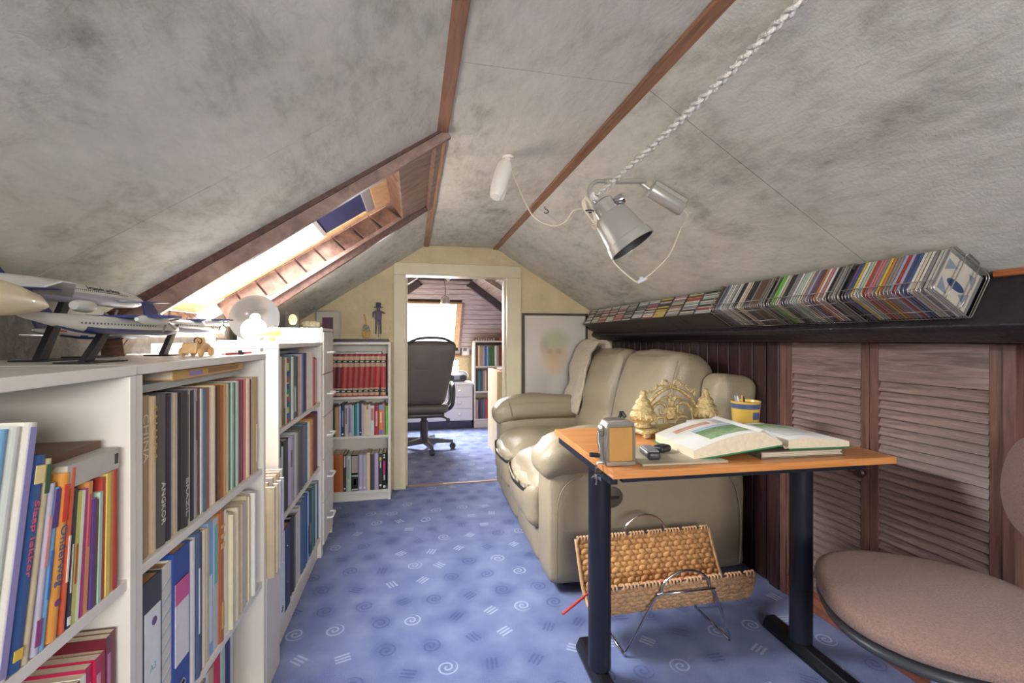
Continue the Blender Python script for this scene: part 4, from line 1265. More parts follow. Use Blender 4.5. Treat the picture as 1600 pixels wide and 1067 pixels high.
def fuselage(r, L, tip, nose=1.0, tailup=0.5, n=18, y0=0.0, belly=None):
    """body of revolution along +y, nose at y0 + L"""
    b = MB()
    prof = [(0.12, 0.0), (0.30, 0.04), (0.62, 0.16), (0.9, 0.28), (1.0, 0.36), (1.0, 1 - tip), (0.97, 1 - tip * 0.75), (0.86, 1 - tip * 0.5), (0.66, 1 - tip * 0.26), (0.40, 1 - tip * 0.09), (0.12, 1 - tip * 0.01), (0.0, 1.0)]
    rings = []
    for q, t in prof:
        up = r * (1 - q) * (tailup if t < 0.36 else -0.25 * nose)
        rings.append((q * r, t * L + y0, up))
    v, f = [], []
    for rr, y, up in rings:
        for k in range(n):
            a = 2 * pi * k / n
            v.append((rr * math.cos(a), y, rr * math.sin(a) + up))
    for i in range(len(rings) - 1):
        for k in range(n):
            f.append((i * n + k, (i + 1) * n + k, (i + 1) * n + (k + 1) % n, i * n + (k + 1) % n))
    f.append(tuple(range(n)))
    mi = []
    b.add(v, f)
    if belly is not None:
        for i, q in enumerate(b.f):
            zc = sum(b.v[k][2] for k in q) / len(q)
            if zc < -r * belly:
                b.mi[i] = 1
    return b

def wing(x_root, x_tip, y_root, y_tip, c_root, c_tip, z_root, z_tip, t=0.006):
    b = MB()
    for s in (-1, 1):
        v = [(s * x_root, y_root, z_root), (s * x_root, y_root - c_root, z_root), (s * x_tip, y_tip - c_tip, z_tip), (s * x_tip, y_tip, z_tip)]
        w = [(p[0], p[1], p[2] + (t if i in (0, 1) else t * 0.4)) for i, p in enumerate(v)]
        if s > 0:
            b.hexa([v[i] for i in (0, 3, 2, 1)] + [w[i] for i in (0, 3, 2, 1)])
        else:
            b.hexa(v + w)
    return b

def fin(y0, c, h, z, sweep, t=0.004, m=0):
    b = MB()
    p = [(y0, z), (y0 + c, z), (y0 + c * 0.55 - sweep, z + h), (y0 - sweep, z + h)]
    b.prism([(0, y, zz) for y, zz in p], (-t / 2, 0, 0), (t / 2, 0, 0))
    return b

def windows(parent, r, y0, y1, n, z, size=0.0016):
    b = MB()
    for k in range(n):
        y = y0 + (y1 - y0) * k / (n - 1)
        x = math.sqrt(max(r * r - z * z, 1e-8))
        for s in (-1, 1):
            b.box(s * x - 0.0004, s * x + 0.0004, y - size, y + size, z - size, z + size)
    return b.build('cabin_windows', M_WINDOW, parent)

def stand(parent, y, z0, z1, run, w=0.012, col=None):
    """flat base plate on the cabinet and one slanted strut, in the plane's own space (z down to the base)"""
    m = col or mat('stand_black', (32, 30, 34), 0.3, vary=0.05)
    b = MB()
    b.hexa([(-w / 2, y - 0.012, z0 + .003), (w / 2, y - 0.012, z0 + .003), (w / 2, y + 0.014, z0 + .003), (-w / 2, y + 0.014, z0 + .003),
            (-w / 2, y + run - 0.01, z1), (w / 2, y + run - 0.01, z1), (w / 2, y + run + 0.012, z1), (-w / 2, y + run + 0.012, z1)])
    b.build('stand_strut', m, parent, bevel=0.001)
    b = MB(); b.box(-0.03, 0.03, y - 0.035, y + 0.075, z0, z0 + 0.003); b.build('stand_base', m, parent, bevel=0.001)

# nearest plane: cream nose only
p1 = thing('model_plane', 'cream pointed-nose model plane, nearest the camera, cropped by the left edge', 'model plane', (-0.565, 0.30, ZT))
z = 0.105
o = fuselage(0.036, 0.56, 0.50, 1.0).build('fuselage', M_PLANEC, p1, smooth=True, loc=(0, 0, z))
b = MB()
for s in (-1, 1):
    for k in range(3):
        b.hexa([(s * 0.0345, 0.225 + .03 * k, 0.010), (s * 0.0335, 0.250 + .03 * k, 0.010), (s * 0.0335, 0.250 + .03 * k, 0.020), (s * 0.032, 0.225 + .03 * k, 0.021),
                (s * 0.0368, 0.225 + .03 * k, 0.010), (s * 0.0362, 0.250 + .03 * k, 0.010), (s * 0.0322, 0.248 + .03 * k, 0.018), (s * 0.0335, 0.225 + .03 * k, 0.021)])
b.build('cockpit_windows', M_WINDOW, o)
wing(0.02, 0.11, 0.16, 0.02, 0.16, 0.03, -0.015, -0.012).build('wing', M_PLANEC, p1, loc=(0, 0, z))
fin(0.01, 0.10, 0.05, 0.03, 0.02).build('tail_fin', M_PLANEC, p1, loc=(0, 0, z))
stand(p1, 0.16, 0, z - 0.03, 0.06)

# grey-white airliner behind it
p2 = thing('model_plane', 'white and grey airliner model with lettering along its nose, behind the cream plane', 'model plane', (-0.742, 0.93, ZT))
z = 0.148
RF = 0.0235
o = fuselage(RF, 0.54, 0.24, 0.6, belly=0.12).build('fuselage', [M_PLANEW, mat('model_plane_lilac_grey', (170, 168, 186), 0.3, vary=0.03, coat=0.3)], p2, smooth=True, loc=(0, 0, z))
windows(o, RF, 0.20, 0.43, 36, 0.0075, 0.0012)
text_obj('brussels airlines', 0.014, flat((60, 54, 64)), o, frame(0.0219, 0.338, 0.0139, (0, 1, 0), (0.847, 0, 0.532)), 0.0003, 'fuselage_lettering', 0.115)
b = MB(); b.box(RF * 0.80, RF * 0.86, 0.484, 0.497, 0.0085, 0.0135); b.box(-RF * 0.86, -RF * 0.80, 0.484, 0.497, 0.0085, 0.0135); b.build('cockpit_windows', M_WINDOW, o)
wing(0.012, 0.10, 0.25, 0.12, 0.12, 0.035, -0.014, 0.004).build('wing', M_PLANEW, p2, loc=(0, 0, z))
for s in (-1, 1):
    b = MB(); b.lathe([(0.009, 0), (0.013, 0.01), (0.0135, 0.045), (0.011, 0.055), (0.009, 0.05), (0, 0.05)], 14, Matrix.Translation((s * 0.046, 0.20, -0.032)) @ Matrix.Rotation(-pi / 2, 4, 'X')); b.build('engine', M_PLANEW, p2, smooth=True, loc=(0, 0, z))
fin(0.01, 0.09, 0.06, 0.018, 0.03).build('tail_fin', M_PLANEB, p2, loc=(0, 0, z))
stand(p2, 0.18, 0, z - 0.02, 0.07)

def turboprop(label, loc, L, r, z, lettering, lz, ly, lw, ls, stand_y, run, lcol=(60, 60, 70)):
    p = thing('model_plane', label, 'model plane', loc)
    o = fuselage(r, L, 0.16, 0.9, 0.9, belly=0.42).build('fuselage', [M_PLANEW, M_PLANEB], p, smooth=True, loc=(0, 0, z))
    windows(o, r, L * 0.24, L * 0.72, 24, r * 0.12, r * 0.085)
    b = MB(); b.box(r * 0.62, r * 0.70, L * 0.925, L * 0.955, r * 0.25, r * 0.55); b.box(-r * 0.70, -r * 0.62, L * 0.925, L * 0.955, r * 0.25, r * 0.55); b.build('cockpit_windows', M_WINDOW, o)
    if lettering:
        text_obj(lettering, ls, flat(lcol), o, frame(r + 0.0014, ly, lz, (0, 1, 0), (1, 0, 0.05)), 0.0002, 'fuselage_lettering', lw)
    b = MB()
    for s in (-1, 1):
        v = [(s * 0.0, L * 0.62, r * 0.92), (s * 0.0, L * 0.48, r * 0.92), (s * 0.105, L * 0.50, r * 0.98), (s * 0.105, L * 0.57, r * 0.98)]
        w = [(q[0], q[1], q[2] + 0.005) for q in v]
        if s > 0:
            b.hexa([v[i] for i in (0, 3, 2, 1)] + [w[i] for i in (0, 3, 2, 1)])
        else:
            b.hexa(v + w)
    b.build('wing', M_PLANEB, p, loc=(0, 0, z))
    for s in (-1, 1):
        b = MB(); b.lathe([(0.004, 0), (0.009, 0.02), (0.011, 0.06), (0.010, 0.10), (0.006, 0.118), (0, 0.122)], 12, Matrix.Translation((s * 0.052, L * 0.44, r * 0.72)) @ Matrix.Rotation(-pi / 2, 4, 'X')); e = b.build('engine', M_PLANEW if s > 0 else M_PLANEB, p, smooth=True, loc=(0, 0, z))
        b = MB()
        for k in range(6):
            a = k * pi / 3 + 0.3
            T = Matrix.Translation((s * 0.052, L * 0.44 + 0.116, r * 0.72)) @ Matrix.Rotation(a, 4, 'Y')
            b.box(-0.002, 0.002, -0.0006, 0.0006, 0.003, 0.026, T=T)
        b.build('propeller', mat('propeller_grey', (120, 116, 112), 0.4, 0.3, vary=0.05), e)
    fin(L * 0.01, L * 0.16, r * 2.1, r * 0.7, L * 0.03).build('tail_fin', M_PLANEB, p, loc=(0, 0, z))
    wing(0.0, 0.055, L * 0.07, L * 0.03, L * 0.08, L * 0.05, r * 2.75, r * 2.75, 0.003).build('tailplane', M_PLANEB, p, loc=(0, 0, z))
    stand(p, stand_y, 0, z - r * 0.9, run)
    return p
turboprop('white turboprop model with blue belly and wing, middle of the shelf top', (-0.60, 0.845, ZT), 0.50, 0.0185, 0.072, None, 0, 0, 0, 0, 0.16, 0.05)
turboprop('white turboprop model with grey lettering behind its nose, farthest of the planes', (-0.665, 1.325, ZT), 0.50, 0.0195, 0.083, 'Q400', 0.004, 0.375, 0.075, 0.022, 0.09, 0.05)
p5 = thing('model_plane', 'slim white jet model with a red mark, low against the grey wall', 'model plane', (-0.775, 1.14, ZT))
z = 0.058
o = fuselage(0.014, 0.44, 0.3, 0.6, belly=0.3).build('fuselage', [M_PLANEW, M_PLANEB], p5, smooth=True, loc=(0, 0, z))
windows(o, 0.014, 0.12, 0.30, 22, 0.003, 0.001)
b = MB(); b.box(0.0125, 0.0142, 0.055, 0.075, 0.003, 0.006); b.build('red_mark', flat((190, 60, 60)), o)
wing(0.006, 0.10, 0.27, 0.14, 0.12, 0.03, -0.008, -0.004, 0.004).build('wing', M_PLANEW, p5, loc=(0, 0, z))
fin(0.01, 0.07, 0.045, 0.010, 0.03).build('tail_fin', M_PLANEB, p5, loc=(0, 0, z))
stand(p5, 0.16, 0, z - 0.012, 0.05, 0.006)

# wooden toy car
tc = thing('toy_car', 'pale wooden toy racing car on the second bookcase', 'toy car', (-0.555, 1.30, ZT))
M_BEECH = wood_mat('pale_beech', (206, 160, 108), (228, 190, 140), 0.45, (3, 10, 10), 4, 0.05)
pts = [(0.0, 0.012), (0.004, 0.034), (0.010, 0.036), (0.022, 0.034), (0.026, 0.022), (0.034, 0.020), (0.050, 0.030), (0.064, 0.036), (0.078, 0.034), (0.094, 0.024), (0.098, 0.016), (0.096, 0.010), (0.0, 0.008)]
b = MB(); b.prism([(0, y, zz) for y, zz in pts], (-0.017, 0, 0), (0.017, 0, 0)); b.build('body', M_BEECH, tc, bevel=0.003)
for s in (-1, 1):
    for y in (0.018, 0.078):
        b = MB(); b.lathe([(0.0115, 0), (0.0115, 0.006), (0.009, 0.008), (0, 0.008)], 18, Matrix.Translation((s * 0.0178, y, 0.0117)) @ Matrix.Rotation(s * pi / 2, 4, 'Y')); b.build('wheel', M_BEECH, tc, smooth=True)
b = MB(); b.tube(arc((0, 0.052, 0.040), 0.009, 0, 2 * pi, 14)[:-1], 0.0013, 6, closed=True); b.tube([(0, 0.058, 0.034), (0, 0.052, 0.040)], 0.0012, 6); b.build('steering_wheel', M_BLACKPL, tc)
b = MB(); b.prism([(0, 0.066, 0.034), (0, 0.069, 0.034), (0, 0.063, 0.050), (0, 0.0615, 0.050)], (-0.013, 0, 0), (0.013, 0, 0)); b.build('windscreen', M_BEECH, tc)
# red and white pencil, keys, wood block
pz = ZT
b = MB(); b.tube([(-0.50, 1.39, pz + .0036), (-0.485, 1.53, pz + .0036), (-0.484, 1.543, pz + .0036)], [0.0036, 0.0036, 0.0008], 6)
o = b.build('pencil', flat((186, 70, 60))); tag(o, 'red pencil lying beyond the toy car', 'pencil')
b = MB(); b.tube([(-0.52, 1.41, pz + .003), (-0.50, 1.565, pz + .003)], 0.003, 8); o = b.build('pen', flat((228, 226, 222))); tag(o, 'white pen lying beside the red pencil', 'pen')
b = MB(); b.box(-0.004, 0.004, -0.006, 0.006, 0, 0.0128)
b.box(0.0045, 0.010, -0.004, 0.004, 0.0, 0.008); o = b.build('clip', M_BLACKPL, bevel=0.001, loc=(-0.49, 1.46, pz)); tag(o, 'small black clip lying at the shelf edge by the pencil', 'clip')
b = MB(); b.box(-0.025, 0.025, -0.05, 0.05, 0, 0.035); b.box(-0.025, 0.025, -0.05, 0.05, 0.0355, 0.052)
o = b.build('wooden_block', wood_mat('walnut_block', (78, 52, 40), (126, 90, 70), 0.5, (10, 2, 10)), bevel=0.002, loc=(-0.80, 1.475, ZT + 0.016), rot=(rad(24), 0, rad(12))); tag(o, 'dark brown wooden block leaning behind the model planes', 'block')

# things on the third bookcase
Z3 = 1.1355
b = MB(); b.box(-0.028, 0.028, -0.002, 0.002, 0, 0.075); b.box(-0.028, 0.028, -0.012, -0.0025, 0, 0.070)
o = b.build('greeting_card', mat('white_card_gloss', (230, 226, 222), 0.4, vary=0.02), loc=(-0.80, 2.03, Z3), rot=(0, 0, rad(5))); tag(o, 'white upright card box at the back of the third bookcase', 'card')
M_CREAMW = mat('cream_wood', (236, 214, 170), 0.4, vary=0.06, vscale=12)
b = MB(); b.lathe([(0.0, 0.0), (0.05, 0.0), (0.056, 0.006), (0.05, 0.010), (0.0, 0.007)], 24); o = b.build('saucer', M_CREAMW, smooth=True, loc=(-0.66, 1.90, Z3)); tag(o, 'cream saucer lying flat on the third bookcase', 'saucer')
b = MB(); T = Matrix.Rotation(rad(72), 4, 'X'); b.lathe([(0.0, 0.0), (0.046, 0.0), (0.050, 0.006), (0.048, 0.014), (0.030, 0.016), (0.0, 0.012)], 28, T)
o = b.build('wooden_dish', M_CREAMW, smooth=True, loc=(-0.645, 2.08, Z3 + 0.053)); tag(o, 'cream round wooden dish standing on edge before the glass plate', 'dish')
b = MB(); b.lathe([(0.0, 0.0), (0.004, 0.002), (0.0045, 0.05), (0.008, 0.07), (0.016, 0.10), (0.026, 0.135), (0.029, 0.16), (0.026, 0.18), (0.018, 0.188), (0.0, 0.188)], 22, Matrix.Rotation(rad(-88), 4, 'X'))
o = b.build('wooden_shaker', mat('honey_wood', (234, 186, 112), 0.35, vary=0.08, vscale=9, coat=0.3), smooth=True, loc=(-0.575, 1.845, Z3 + 0.0295), rot=(0, 0, rad(-8))); tag(o, 'honey coloured wooden shaker lying at the shelf edge', 'shaker')
b = MB(); b.tube([(-0.72, 1.79, Z3 + .003), (-0.60, 1.86, Z3 + .003)], 0.002, 6); o = b.build('knitting_needle', mat('needle_grey', (150, 146, 142), 0.35, 0.5, vary=0.02)); tag(o, 'thin grey needle lying before the wooden shaker', 'needle')
M_CLEAR = mat('thick_clear_glass', (62, 60, 58), 0.12, 0.0, trans=0.2, vary=0.02, vscale=5)
gp = thing('glass_plate', 'round clear glass plate standing on edge on the third bookcase', 'plate', (-0.70, 2.28, Z3))
T = Matrix.Translation((0, 0, 0.108)) @ Matrix.Rotation(rad(82), 4, 'X')
b = MB(); b.lathe([(0.0, 0.0), (0.03, 0.0), (0.04, 0.004), (0.075, 0.010), (0.098, 0.012), (0.106, 0.016), (0.106, 0.021), (0.098, 0.020), (0.075, 0.016), (0.04, 0.010), (0.03, 0.006), (0.0, 0.006)], 40, T); b.build('dish', M_CLEAR, gp, smooth=True)
b = MB(); b.lathe([(0.0, 0.0065), (0.021, 0.0065), (0.024, 0.009), (0.020, 0.012), (0.0, 0.011)], 24, T); b.build('boss', mat('frosted_boss', (196, 186, 168), 0.4, vary=0.2, vscale=60), gp, smooth=True)
b = MB(); b.tube([(-0.06, -0.012, 0.003), (-0.05, 0.04, 0.003), (-0.045, 0.03, 0.045)], 0.002, 6); b.tube([(0.06, -0.012, 0.003), (0.05, 0.04, 0.003), (0.045, 0.03, 0.045)], 0.002, 6); b.build('wire_stand', M_CHROME, gp)

ZD = 1.2105
pb = thing('glass_block', 'small glass block holding a gold ornament, on the drawer cabinet', 'paperweight', (-0.63, 2.64, ZD))
b = MB(); b.box(-0.034, 0.034, -0.014, 0.014, 0, 0.086); b.build('glass', M_CLEAR, pb, bevel=0.002)
b = MB(); b.box(-0.027, 0.027, 0.0145, 0.016, 0.004, 0.082); b.build('backing', flat((150, 176, 190)), pb)
b = MB(); b.lathe([(0.0, 0), (0.022, 0.0), (0.018, 0.003), (0.010, 0.002), (0.006, 0.004), (0, 0.004)], 20, Matrix.Translation((0.004, -0.0145, 0.044)) @ Matrix.Rotation(pi / 2, 4, 'X'), sy=1.35); b.build('gold_ornament', M_GILT, pb, smooth=True)
b = MB(); b.cushion(-0.05, 0.05, -0.05, 0.05, 0, 0.035, 0.016, (0.0, 0.0, 0.004), 8, 0.008); o = b.build('straw_wreath', mat('pale_straw', (196, 184, 150), 0.8, vary=0.3, vscale=60, bump=0.8, bscale=90), smooth='all', loc=(-0.565, 2.80, ZD + 0.004)); tag(o, 'pale straw bundle behind the glass block', 'straw bundle')

# things on the doorway bookcase and the wall above it
Z5 = 1.1305
pf = thing('picture_frame', 'silver framed purple picture standing on the doorway bookcase', 'picture frame', (-0.61, 3.565, Z5))
def frame_bars(parent, w, h, t, d, m, name='frame'):
    for (x0, x1, z0, z1) in ((-w / 2, w / 2, 0, t), (-w / 2, w / 2, h - t, h), (-w / 2, -w / 2 + t, t, h - t), (w / 2 - t, w / 2, t, h - t)):
        b = MB(); b.box(x0, x1, -d / 2, d / 2, z0, z1); b.build(name, m, parent, bevel=0.001)
frame_bars(pf, 0.175, 0.23, 0.009, 0.014, mat('silver_frame', (150, 148, 142), 0.3, 0.7, vary=0.03))
b = MB(); b.box(-0.078, 0.078, -0.002, 0.002, 0.0095, 0.2205); q = b.build('mount', flat((200, 192, 178)), pf)
b = MB(); b.box(-0.040, 0.036, -0.003, -0.0021, 0.05, 0.180); b.build('purple_print', mat('purple_print', (96, 50, 72), 0.5, vary=0.15, vscale=30), q)
b = MB(); b.box(-0.19, 0.19, -0.07, 0.07, 0, 0.012); b.box(-0.185, 0.185, -0.065, 0.065, 0.0125, 0.022)
o = b.build('dark_tray', mat('dark_purple_tray', (66, 50, 56), 0.4, vary=0.1), bevel=0.002, loc=(-0.36, 3.46, Z5)); tag(o, 'flat dark tray lying on top of the doorway bookcase', 'tray')
for k, x in enumerate((-0.365, -0.245)):
    b = MB(); b.cushion(-0.012, 0.012, -0.008, 0.008, 0, 0.007, 0.003, seg=6); o = b.build('white_pebble', flat((222, 218, 210)), smooth='all', loc=(x, 3.402, Z5 + 0.0226), rot=(0, 0, 0.6 - k)); tag(o, 'small white pebble on the dark tray, %s one' % ('left' if k == 0 else 'right'), 'pebble', 'white pebbles')
# hat-wearing puppet hung on the wall
M_PUP = mat('purple_grey_felt', (112, 98, 116), 0.8, vary=0.2, vscale=40)
dl_ = thing('hanging_puppet', 'purple puppet with a wide hat hung on the wall left of the door', 'puppet', (-0.255, 3.585, 1.175))
b = MB(); b.cushion(-0.022, 0.022, -0.010, 0.010, 0.115, 0.195, 0.012, (0.004, 0.003, 0), 8); b.build('body', M_PUP, dl_, smooth='all')
b = MB(); b.cushion(-0.013, 0.013, -0.011, 0.011, 0.190, 0.222, 0.011, seg=8); b.build('head', M_PUP, dl_, smooth='all')
b = MB(); b.lathe([(0.0, 0.212), (0.036, 0.214), (0.034, 0.219), (0.018, 0.222), (0.020, 0.248), (0.012, 0.254), (0.0, 0.250)], 18, sy=0.35); b.build('hat', mat('slate_felt', (72, 80, 100), 0.8, vary=0.2, vscale=40), dl_, smooth=True)
for s in (-1, 1):
    b = MB(); b.tube([(s * 0.018, 0, 0.186), (s * 0.036, 0, 0.176), (s * (0.050 if s > 0 else 0.038), -0.004, 0.172 if s > 0 else 0.142)], [0.008, 0.007, 0.005], 8); b.build('arm', M_PUP, dl_, smooth=True)
    b = MB(); b.tube([(s * 0.012, 0, 0.122), (s * 0.016, 0, 0.07), (s * 0.018, -0.003, 0.022), (s * 0.018, -0.012, 0.018)], [0.010, 0.008, 0.006, 0.006], 8); b.build('leg', M_PUP, dl_, smooth=True)
b = MB(); b.tube([(0.002, 0.006, 0.12), (0.003, 0.004, -0.018)], 0.002, 6); b.build('rod', M_BLACKPL, dl_)
hg = thing('yellow_pouch', 'yellow pouch with patterned middle hung on the wall beside the purple puppet', 'pouch', (-0.345, 3.588, 1.155))
b = MB(); b.prism([(-0.030, 0, 0.045), (-0.022, 0, 0.012), (0.024, 0, 0.0), (0.034, 0, 0.05), (0.0, 0, 0.075)], (0, -0.008, 0), (0, 0.008, 0)); b.build('pouch_body', mat('ochre_cloth', (206, 172, 92), 0.8, vary=0.15, vscale=30), hg, bevel=0.004)
b = MB(); b.prism([(-0.030, 0, 0.06), (0.034, 0, 0.052), (0.022, 0, 0.10), (-0.012, 0, 0.112)], (0, -0.012, 0), (0, -0.0085, 0)); b.build('patterned_flap', mat('patterned_flap', (70, 66, 78), 0.7, col2=(206, 196, 170), vscale=70), hg, bevel=0.002)
b = MB(); b.tube([(0.004, 0, 0.08), (-0.002, 0, 0.14), (-0.010, 0.004, 0.178)], 0.006, 8); b.build('loop', MATS['ochre_cloth'], hg)
b = MB(); b.tube([(-0.012, 0.008, 0.176), (-0.014, -0.006, 0.180)], 0.0035, 6); b.build('nail', M_BLACKPL, hg)

# ================================================================== sofa against the right wall
M_LEATHER = mat('beige_leather', (152, 140, 117), 0.46, vary=0.05, vscale=7, bump=0.22, bscale=140)
M_SEAM = mat('beige_piping', (138, 128, 106), 0.45, vary=0.05)
sf = thing('sofa', 'beige leather two-seat recliner sofa along the right wall', 'sofa', (0.600, 1.955, 0), rad(-1.5))
# local: x 0 (front) .. 1.03 (back), y 0 (near) .. 1.57 (far)
b = MB(); b.cushion(0.07, 0.99, 0.225, 1.345, 0.06, 0.36, 0.03, seg=8); b.build('base', M_LEATHER, sf, smooth='all')
def side_fn(near):
    def fn(p, u):
        # the upper rear corner of the arm panel is rounded off
        q = Vector(p)
        if q.x > 0.74 and q.z > 0.30:
            k = (q.x - 0.74) / 0.26
            q.z -= max(0.0, (q.z - 0.30)) * 0.62 * k * k
        return q
    return fn
for near in (True, False):
    y0, y1 = (0.0, 0.225) if near else (1.345, 1.57)
    b = MB(); b.cushion(0.0, 0.99, y0, y1, 0.035, 0.56, 0.035, (0.006, 0.010, 0.0), 14, 0.004, seed=3.0 if near else 8.0); o = b.build('arm_panel', M_LEATHER, sf, smooth='all')
    b = MB()
    def droop(p, u):
        q = Vector(p)
        f = max(0.0, -u.x)
        q.z -= 0.035 * f ** 3
        if u.z > 0:
            q.z += 0.012 * math.sin((q.x) * 9.0) * (1 - u.y ** 2)
        return q
    b.cushion(-0.035, 0.80, y0 - (0.022 if near else 0.01), y1 + (0.012 if near else 0.02), 0.535, 0.70, 0.07, (0.012, 0.012, 0.030), 16, 0.006, fn=droop, seed=1.0 if near else 5.0)
    o = b.build('arm_cushion', M_LEATHER, sf, smooth='all')
    # stitched seam round the front roll
    xs = 0.075
    yc, hy = (y0 + y1) / 2 - 0.004, (y1 - y0) / 2 + 0.020
    b = MB(); b.tube([(xs + 0.012 * math.sin(a * 2), yc + hy * math.cos(a), 0.612 + 0.094 * math.sin(a)) for a in [pi * 2 * k / 28 for k in range(28)]], 0.0028, 6, closed=True)
    b.build('arm_seam', M_SEAM, o, smooth='all')
# near panel piping: the front corner line and the rear curve
b = MB(); b.tube(spline([(0.03, -0.008, 0.05), (0.028, -0.012, 0.25), (0.036, -0.012, 0.42), (0.075, -0.014, 0.50), (0.15, -0.012, 0.535)], 6), 0.003, 6); b.build('panel_piping', M_SEAM, sf, smooth='all')
b = MB(); b.tube(spline([(0.80, -0.010, 0.555), (0.90, -0.014, 0.48), (0.945, -0.014, 0.36), (0.955, -0.013, 0.2), (0.95, -0.008, 0.06)], 6), 0.003, 6); b.build('panel_piping', M_SEAM, sf, smooth='all')
# recliner handle plate
rp = MB()
T = Matrix.Translation((0.285, -0.016, 0.43)) @ Matrix.Rotation(pi / 2, 4, 'X')
rp.lathe([(0.0, 0), (0.048, 0.0), (0.048, 0.004), (0.042, 0.007), (0.0, 0.007)], 28, T, sx=1.15)
hp = rp.build('recliner_plate', mat('dark_bronze_plastic', (84, 76, 66), 0.45, vary=0.05), sf, smooth=True)
b = MB()
b.box(-0.030, 0.034, -0.006, 0.006, 0.0072, 0.012, T=T); b.box(-0.022, -0.006, -0.02, 0.02, 0.0072, 0.011, T=T)
b.build('recliner_latch', M_BLACKPL, hp, bevel=0.001)
# seats with rolled fronts and the footrest panels
def seat_fn(p, u):
    q = Vector(p)
    f = max(0.0, -u.x)
    if u.z > 0:
        q.z -= 0.055 * f ** 4
    q.z += 0.010 * math.sin(q.x * 14.0) * (1 - u.y ** 2) * (0.5 + 0.5 * u.z)
    return q
for k in range(2):
    y0 = 0.228 + 0.56 * k
    b = MB(); b.cushion(-0.045, 0.60, y0 + 0.004, y0 + 0.556, 0.335, 0.50, 0.075, (0.03, 0.006, 0.028), 18, 0.007, fn=seat_fn, seed=11.0 + k); o = b.build('seat_cushion', M_LEATHER, sf, smooth='all')
    b = MB(); b.cushion(-0.042, 0.10, y0 + 0.002, y0 + 0.558, 0.20, 0.44, 0.055, (0.026, 0.004, 0.0), 14, 0.009, seed=21.0 + k); b.build('footrest_roll', M_LEATHER, sf, smooth='all')
    b = MB(); b.cushion(0.005, 0.09, y0 + 0.006, y0 + 0.554, 0.03, 0.225, 0.03, (0.012, 0.004, 0.0), 12, 0.005, seed=31.0 + k); b.build('footrest_panel', M_LEATHER, sf, smooth='all')
# back: frame and two big pillows
b = MB(); b.cushion(0.86, 1.03, 0.10, 1.47, 0.06, 0.93, 0.06, (0.01, 0, 0.01), 10); b.build('back_frame', M_LEATHER, sf, smooth='all')
b = MB(); b.cushion(0.80, 1.02, -0.012, 0.17, 0.50, 0.97, 0.055, (0.01, 0.008, 0.01), 12, 0.004, T=Matrix.Translation((0.9, 0, 0.5)) @ Matrix.Rotation(rad(6), 4, 'Y') @ Matrix.Translation((-0.9, 0, -0.5))); b.build('back_wing', M_LEATHER, sf, smooth='all')
b = MB(); b.cushion(0.80, 1.02, 1.40, 1.57, 0.50, 0.95, 0.055, (0.01, 0.008, 0.01), 12, 0.004); b.build('back_wing', M_LEATHER, sf, smooth='all')
TB = Matrix.Translation((0.62, 0, 0.47)) @ Matrix.Rotation(rad(13), 4, 'Y') @ Matrix.Translation((-0.62, 0, -0.47))
for k in range(2):
    y0 = 0.155 + 0.635 * k
    def bf(p, u):
        q = Vector(p)
        if u.x < 0:
            q.x += 0.020 * math.exp(-((q.z - 0.66) / 0.05) ** 2)          # tuck between lumbar roll and head roll
            q.x -= 0.012 * (1 - u.y ** 2) * math.sin((q.z - 0.45) * 7.0)
        return q
    b = MB(); b.cushion(0.57, 0.84, y0 + 0.004, y0 + 0.628, 0.44, 1.105, 0.10, (0.045, 0.008, 0.012), 20, 0.008, T=TB, fn=bf, seed=41.0 + 3 * k); o = b.build('back_cushion', M_LEATHER, sf, smooth='all')
    e = 0.02
    b = MB(); b.tube([TB @ Vector((0.60 - 0.010 * math.sin(pi * t / 16), (y0 + e) if k else (y0 + e), 0.50 + 0.55 * t / 16)) for t in range(17)], 0.0032, 6); b.build('back_piping', M_SEAM, o, smooth='all')
for x, y in ((0.10, 0.10), (0.10, 1.47), (0.92, 0.10), (0.92, 1.47)):
    b = MB(); b.lathe([(0.02, 0), (0.024, 0.045)], 14, Matrix.Translation((x, y, 0.0))); b.build('foot', M_BLACKPL, sf)

# fleece throw over the far end of the back
def ribbon(path, y0, y1, thick, name, m, wob=0.01, n=10, taper=0.0):
    """thick cloth strip following path (x, z) with width along y"""
    P = spline([(p[0], 0, p[1]) for p in path], 6)
    rows = []
    for i, p in enumerate(P):
        t = (P[min(i + 1, len(P) - 1)] - P[max(i - 1, 0)]).normalized()
        nrm = Vector((-t.z, 0, t.x))
        rows.append((p, nrm))
    v, f = [], []
    m_ = len(rows)
    for side in (0, 1):
        for i, (p, nr) in enumerate(rows):
            for j in range(n + 1):
                s = j / n
                y = y0 + (y1 - y0) * s + taper * (i / m_) * (0.5 - s) * 2
                w = noise.noise(Vector((p.x * 13, y * 13, p.z * 13))) * wob
                edge = 1 - (abs(2 * s - 1)) ** 6
                off = (thick * (0.25 + 0.75 * edge)) * (1 if side else 0) + w
                q = p + nr * off
                v.append((q.x, y + noise.noise(Vector((p.x * 8, 3.0, p.z * 8))) * 0.015, q.z))
    K = m_ * (n + 1)
    for i in range(m_ - 1):
        for j in range(n):
            a = i * (n + 1) + j
            f.append((a, a + 1, a + n + 2, a + n + 1))
            f.append((K + a, K + a + n + 1, K + a + n + 2, K + a + 1))
    for i in range(m_ - 1):
        for j in (0, n):
            a = i * (n + 1) + j
            q = (a, a + n + 1, K + a + n + 1, K + a)
            f.append(q if j == 0 else q[::-1])
    for i in (0, m_ - 1):
        for j in range(n):
            a = i * (n + 1) + j
            q = (a, K + a, K + a + 1, a + 1)
            f.append(q if i == 0 else q[::-1])
    b = MB(); b.add(v, f)
    return b.build(name, m, smooth='all')
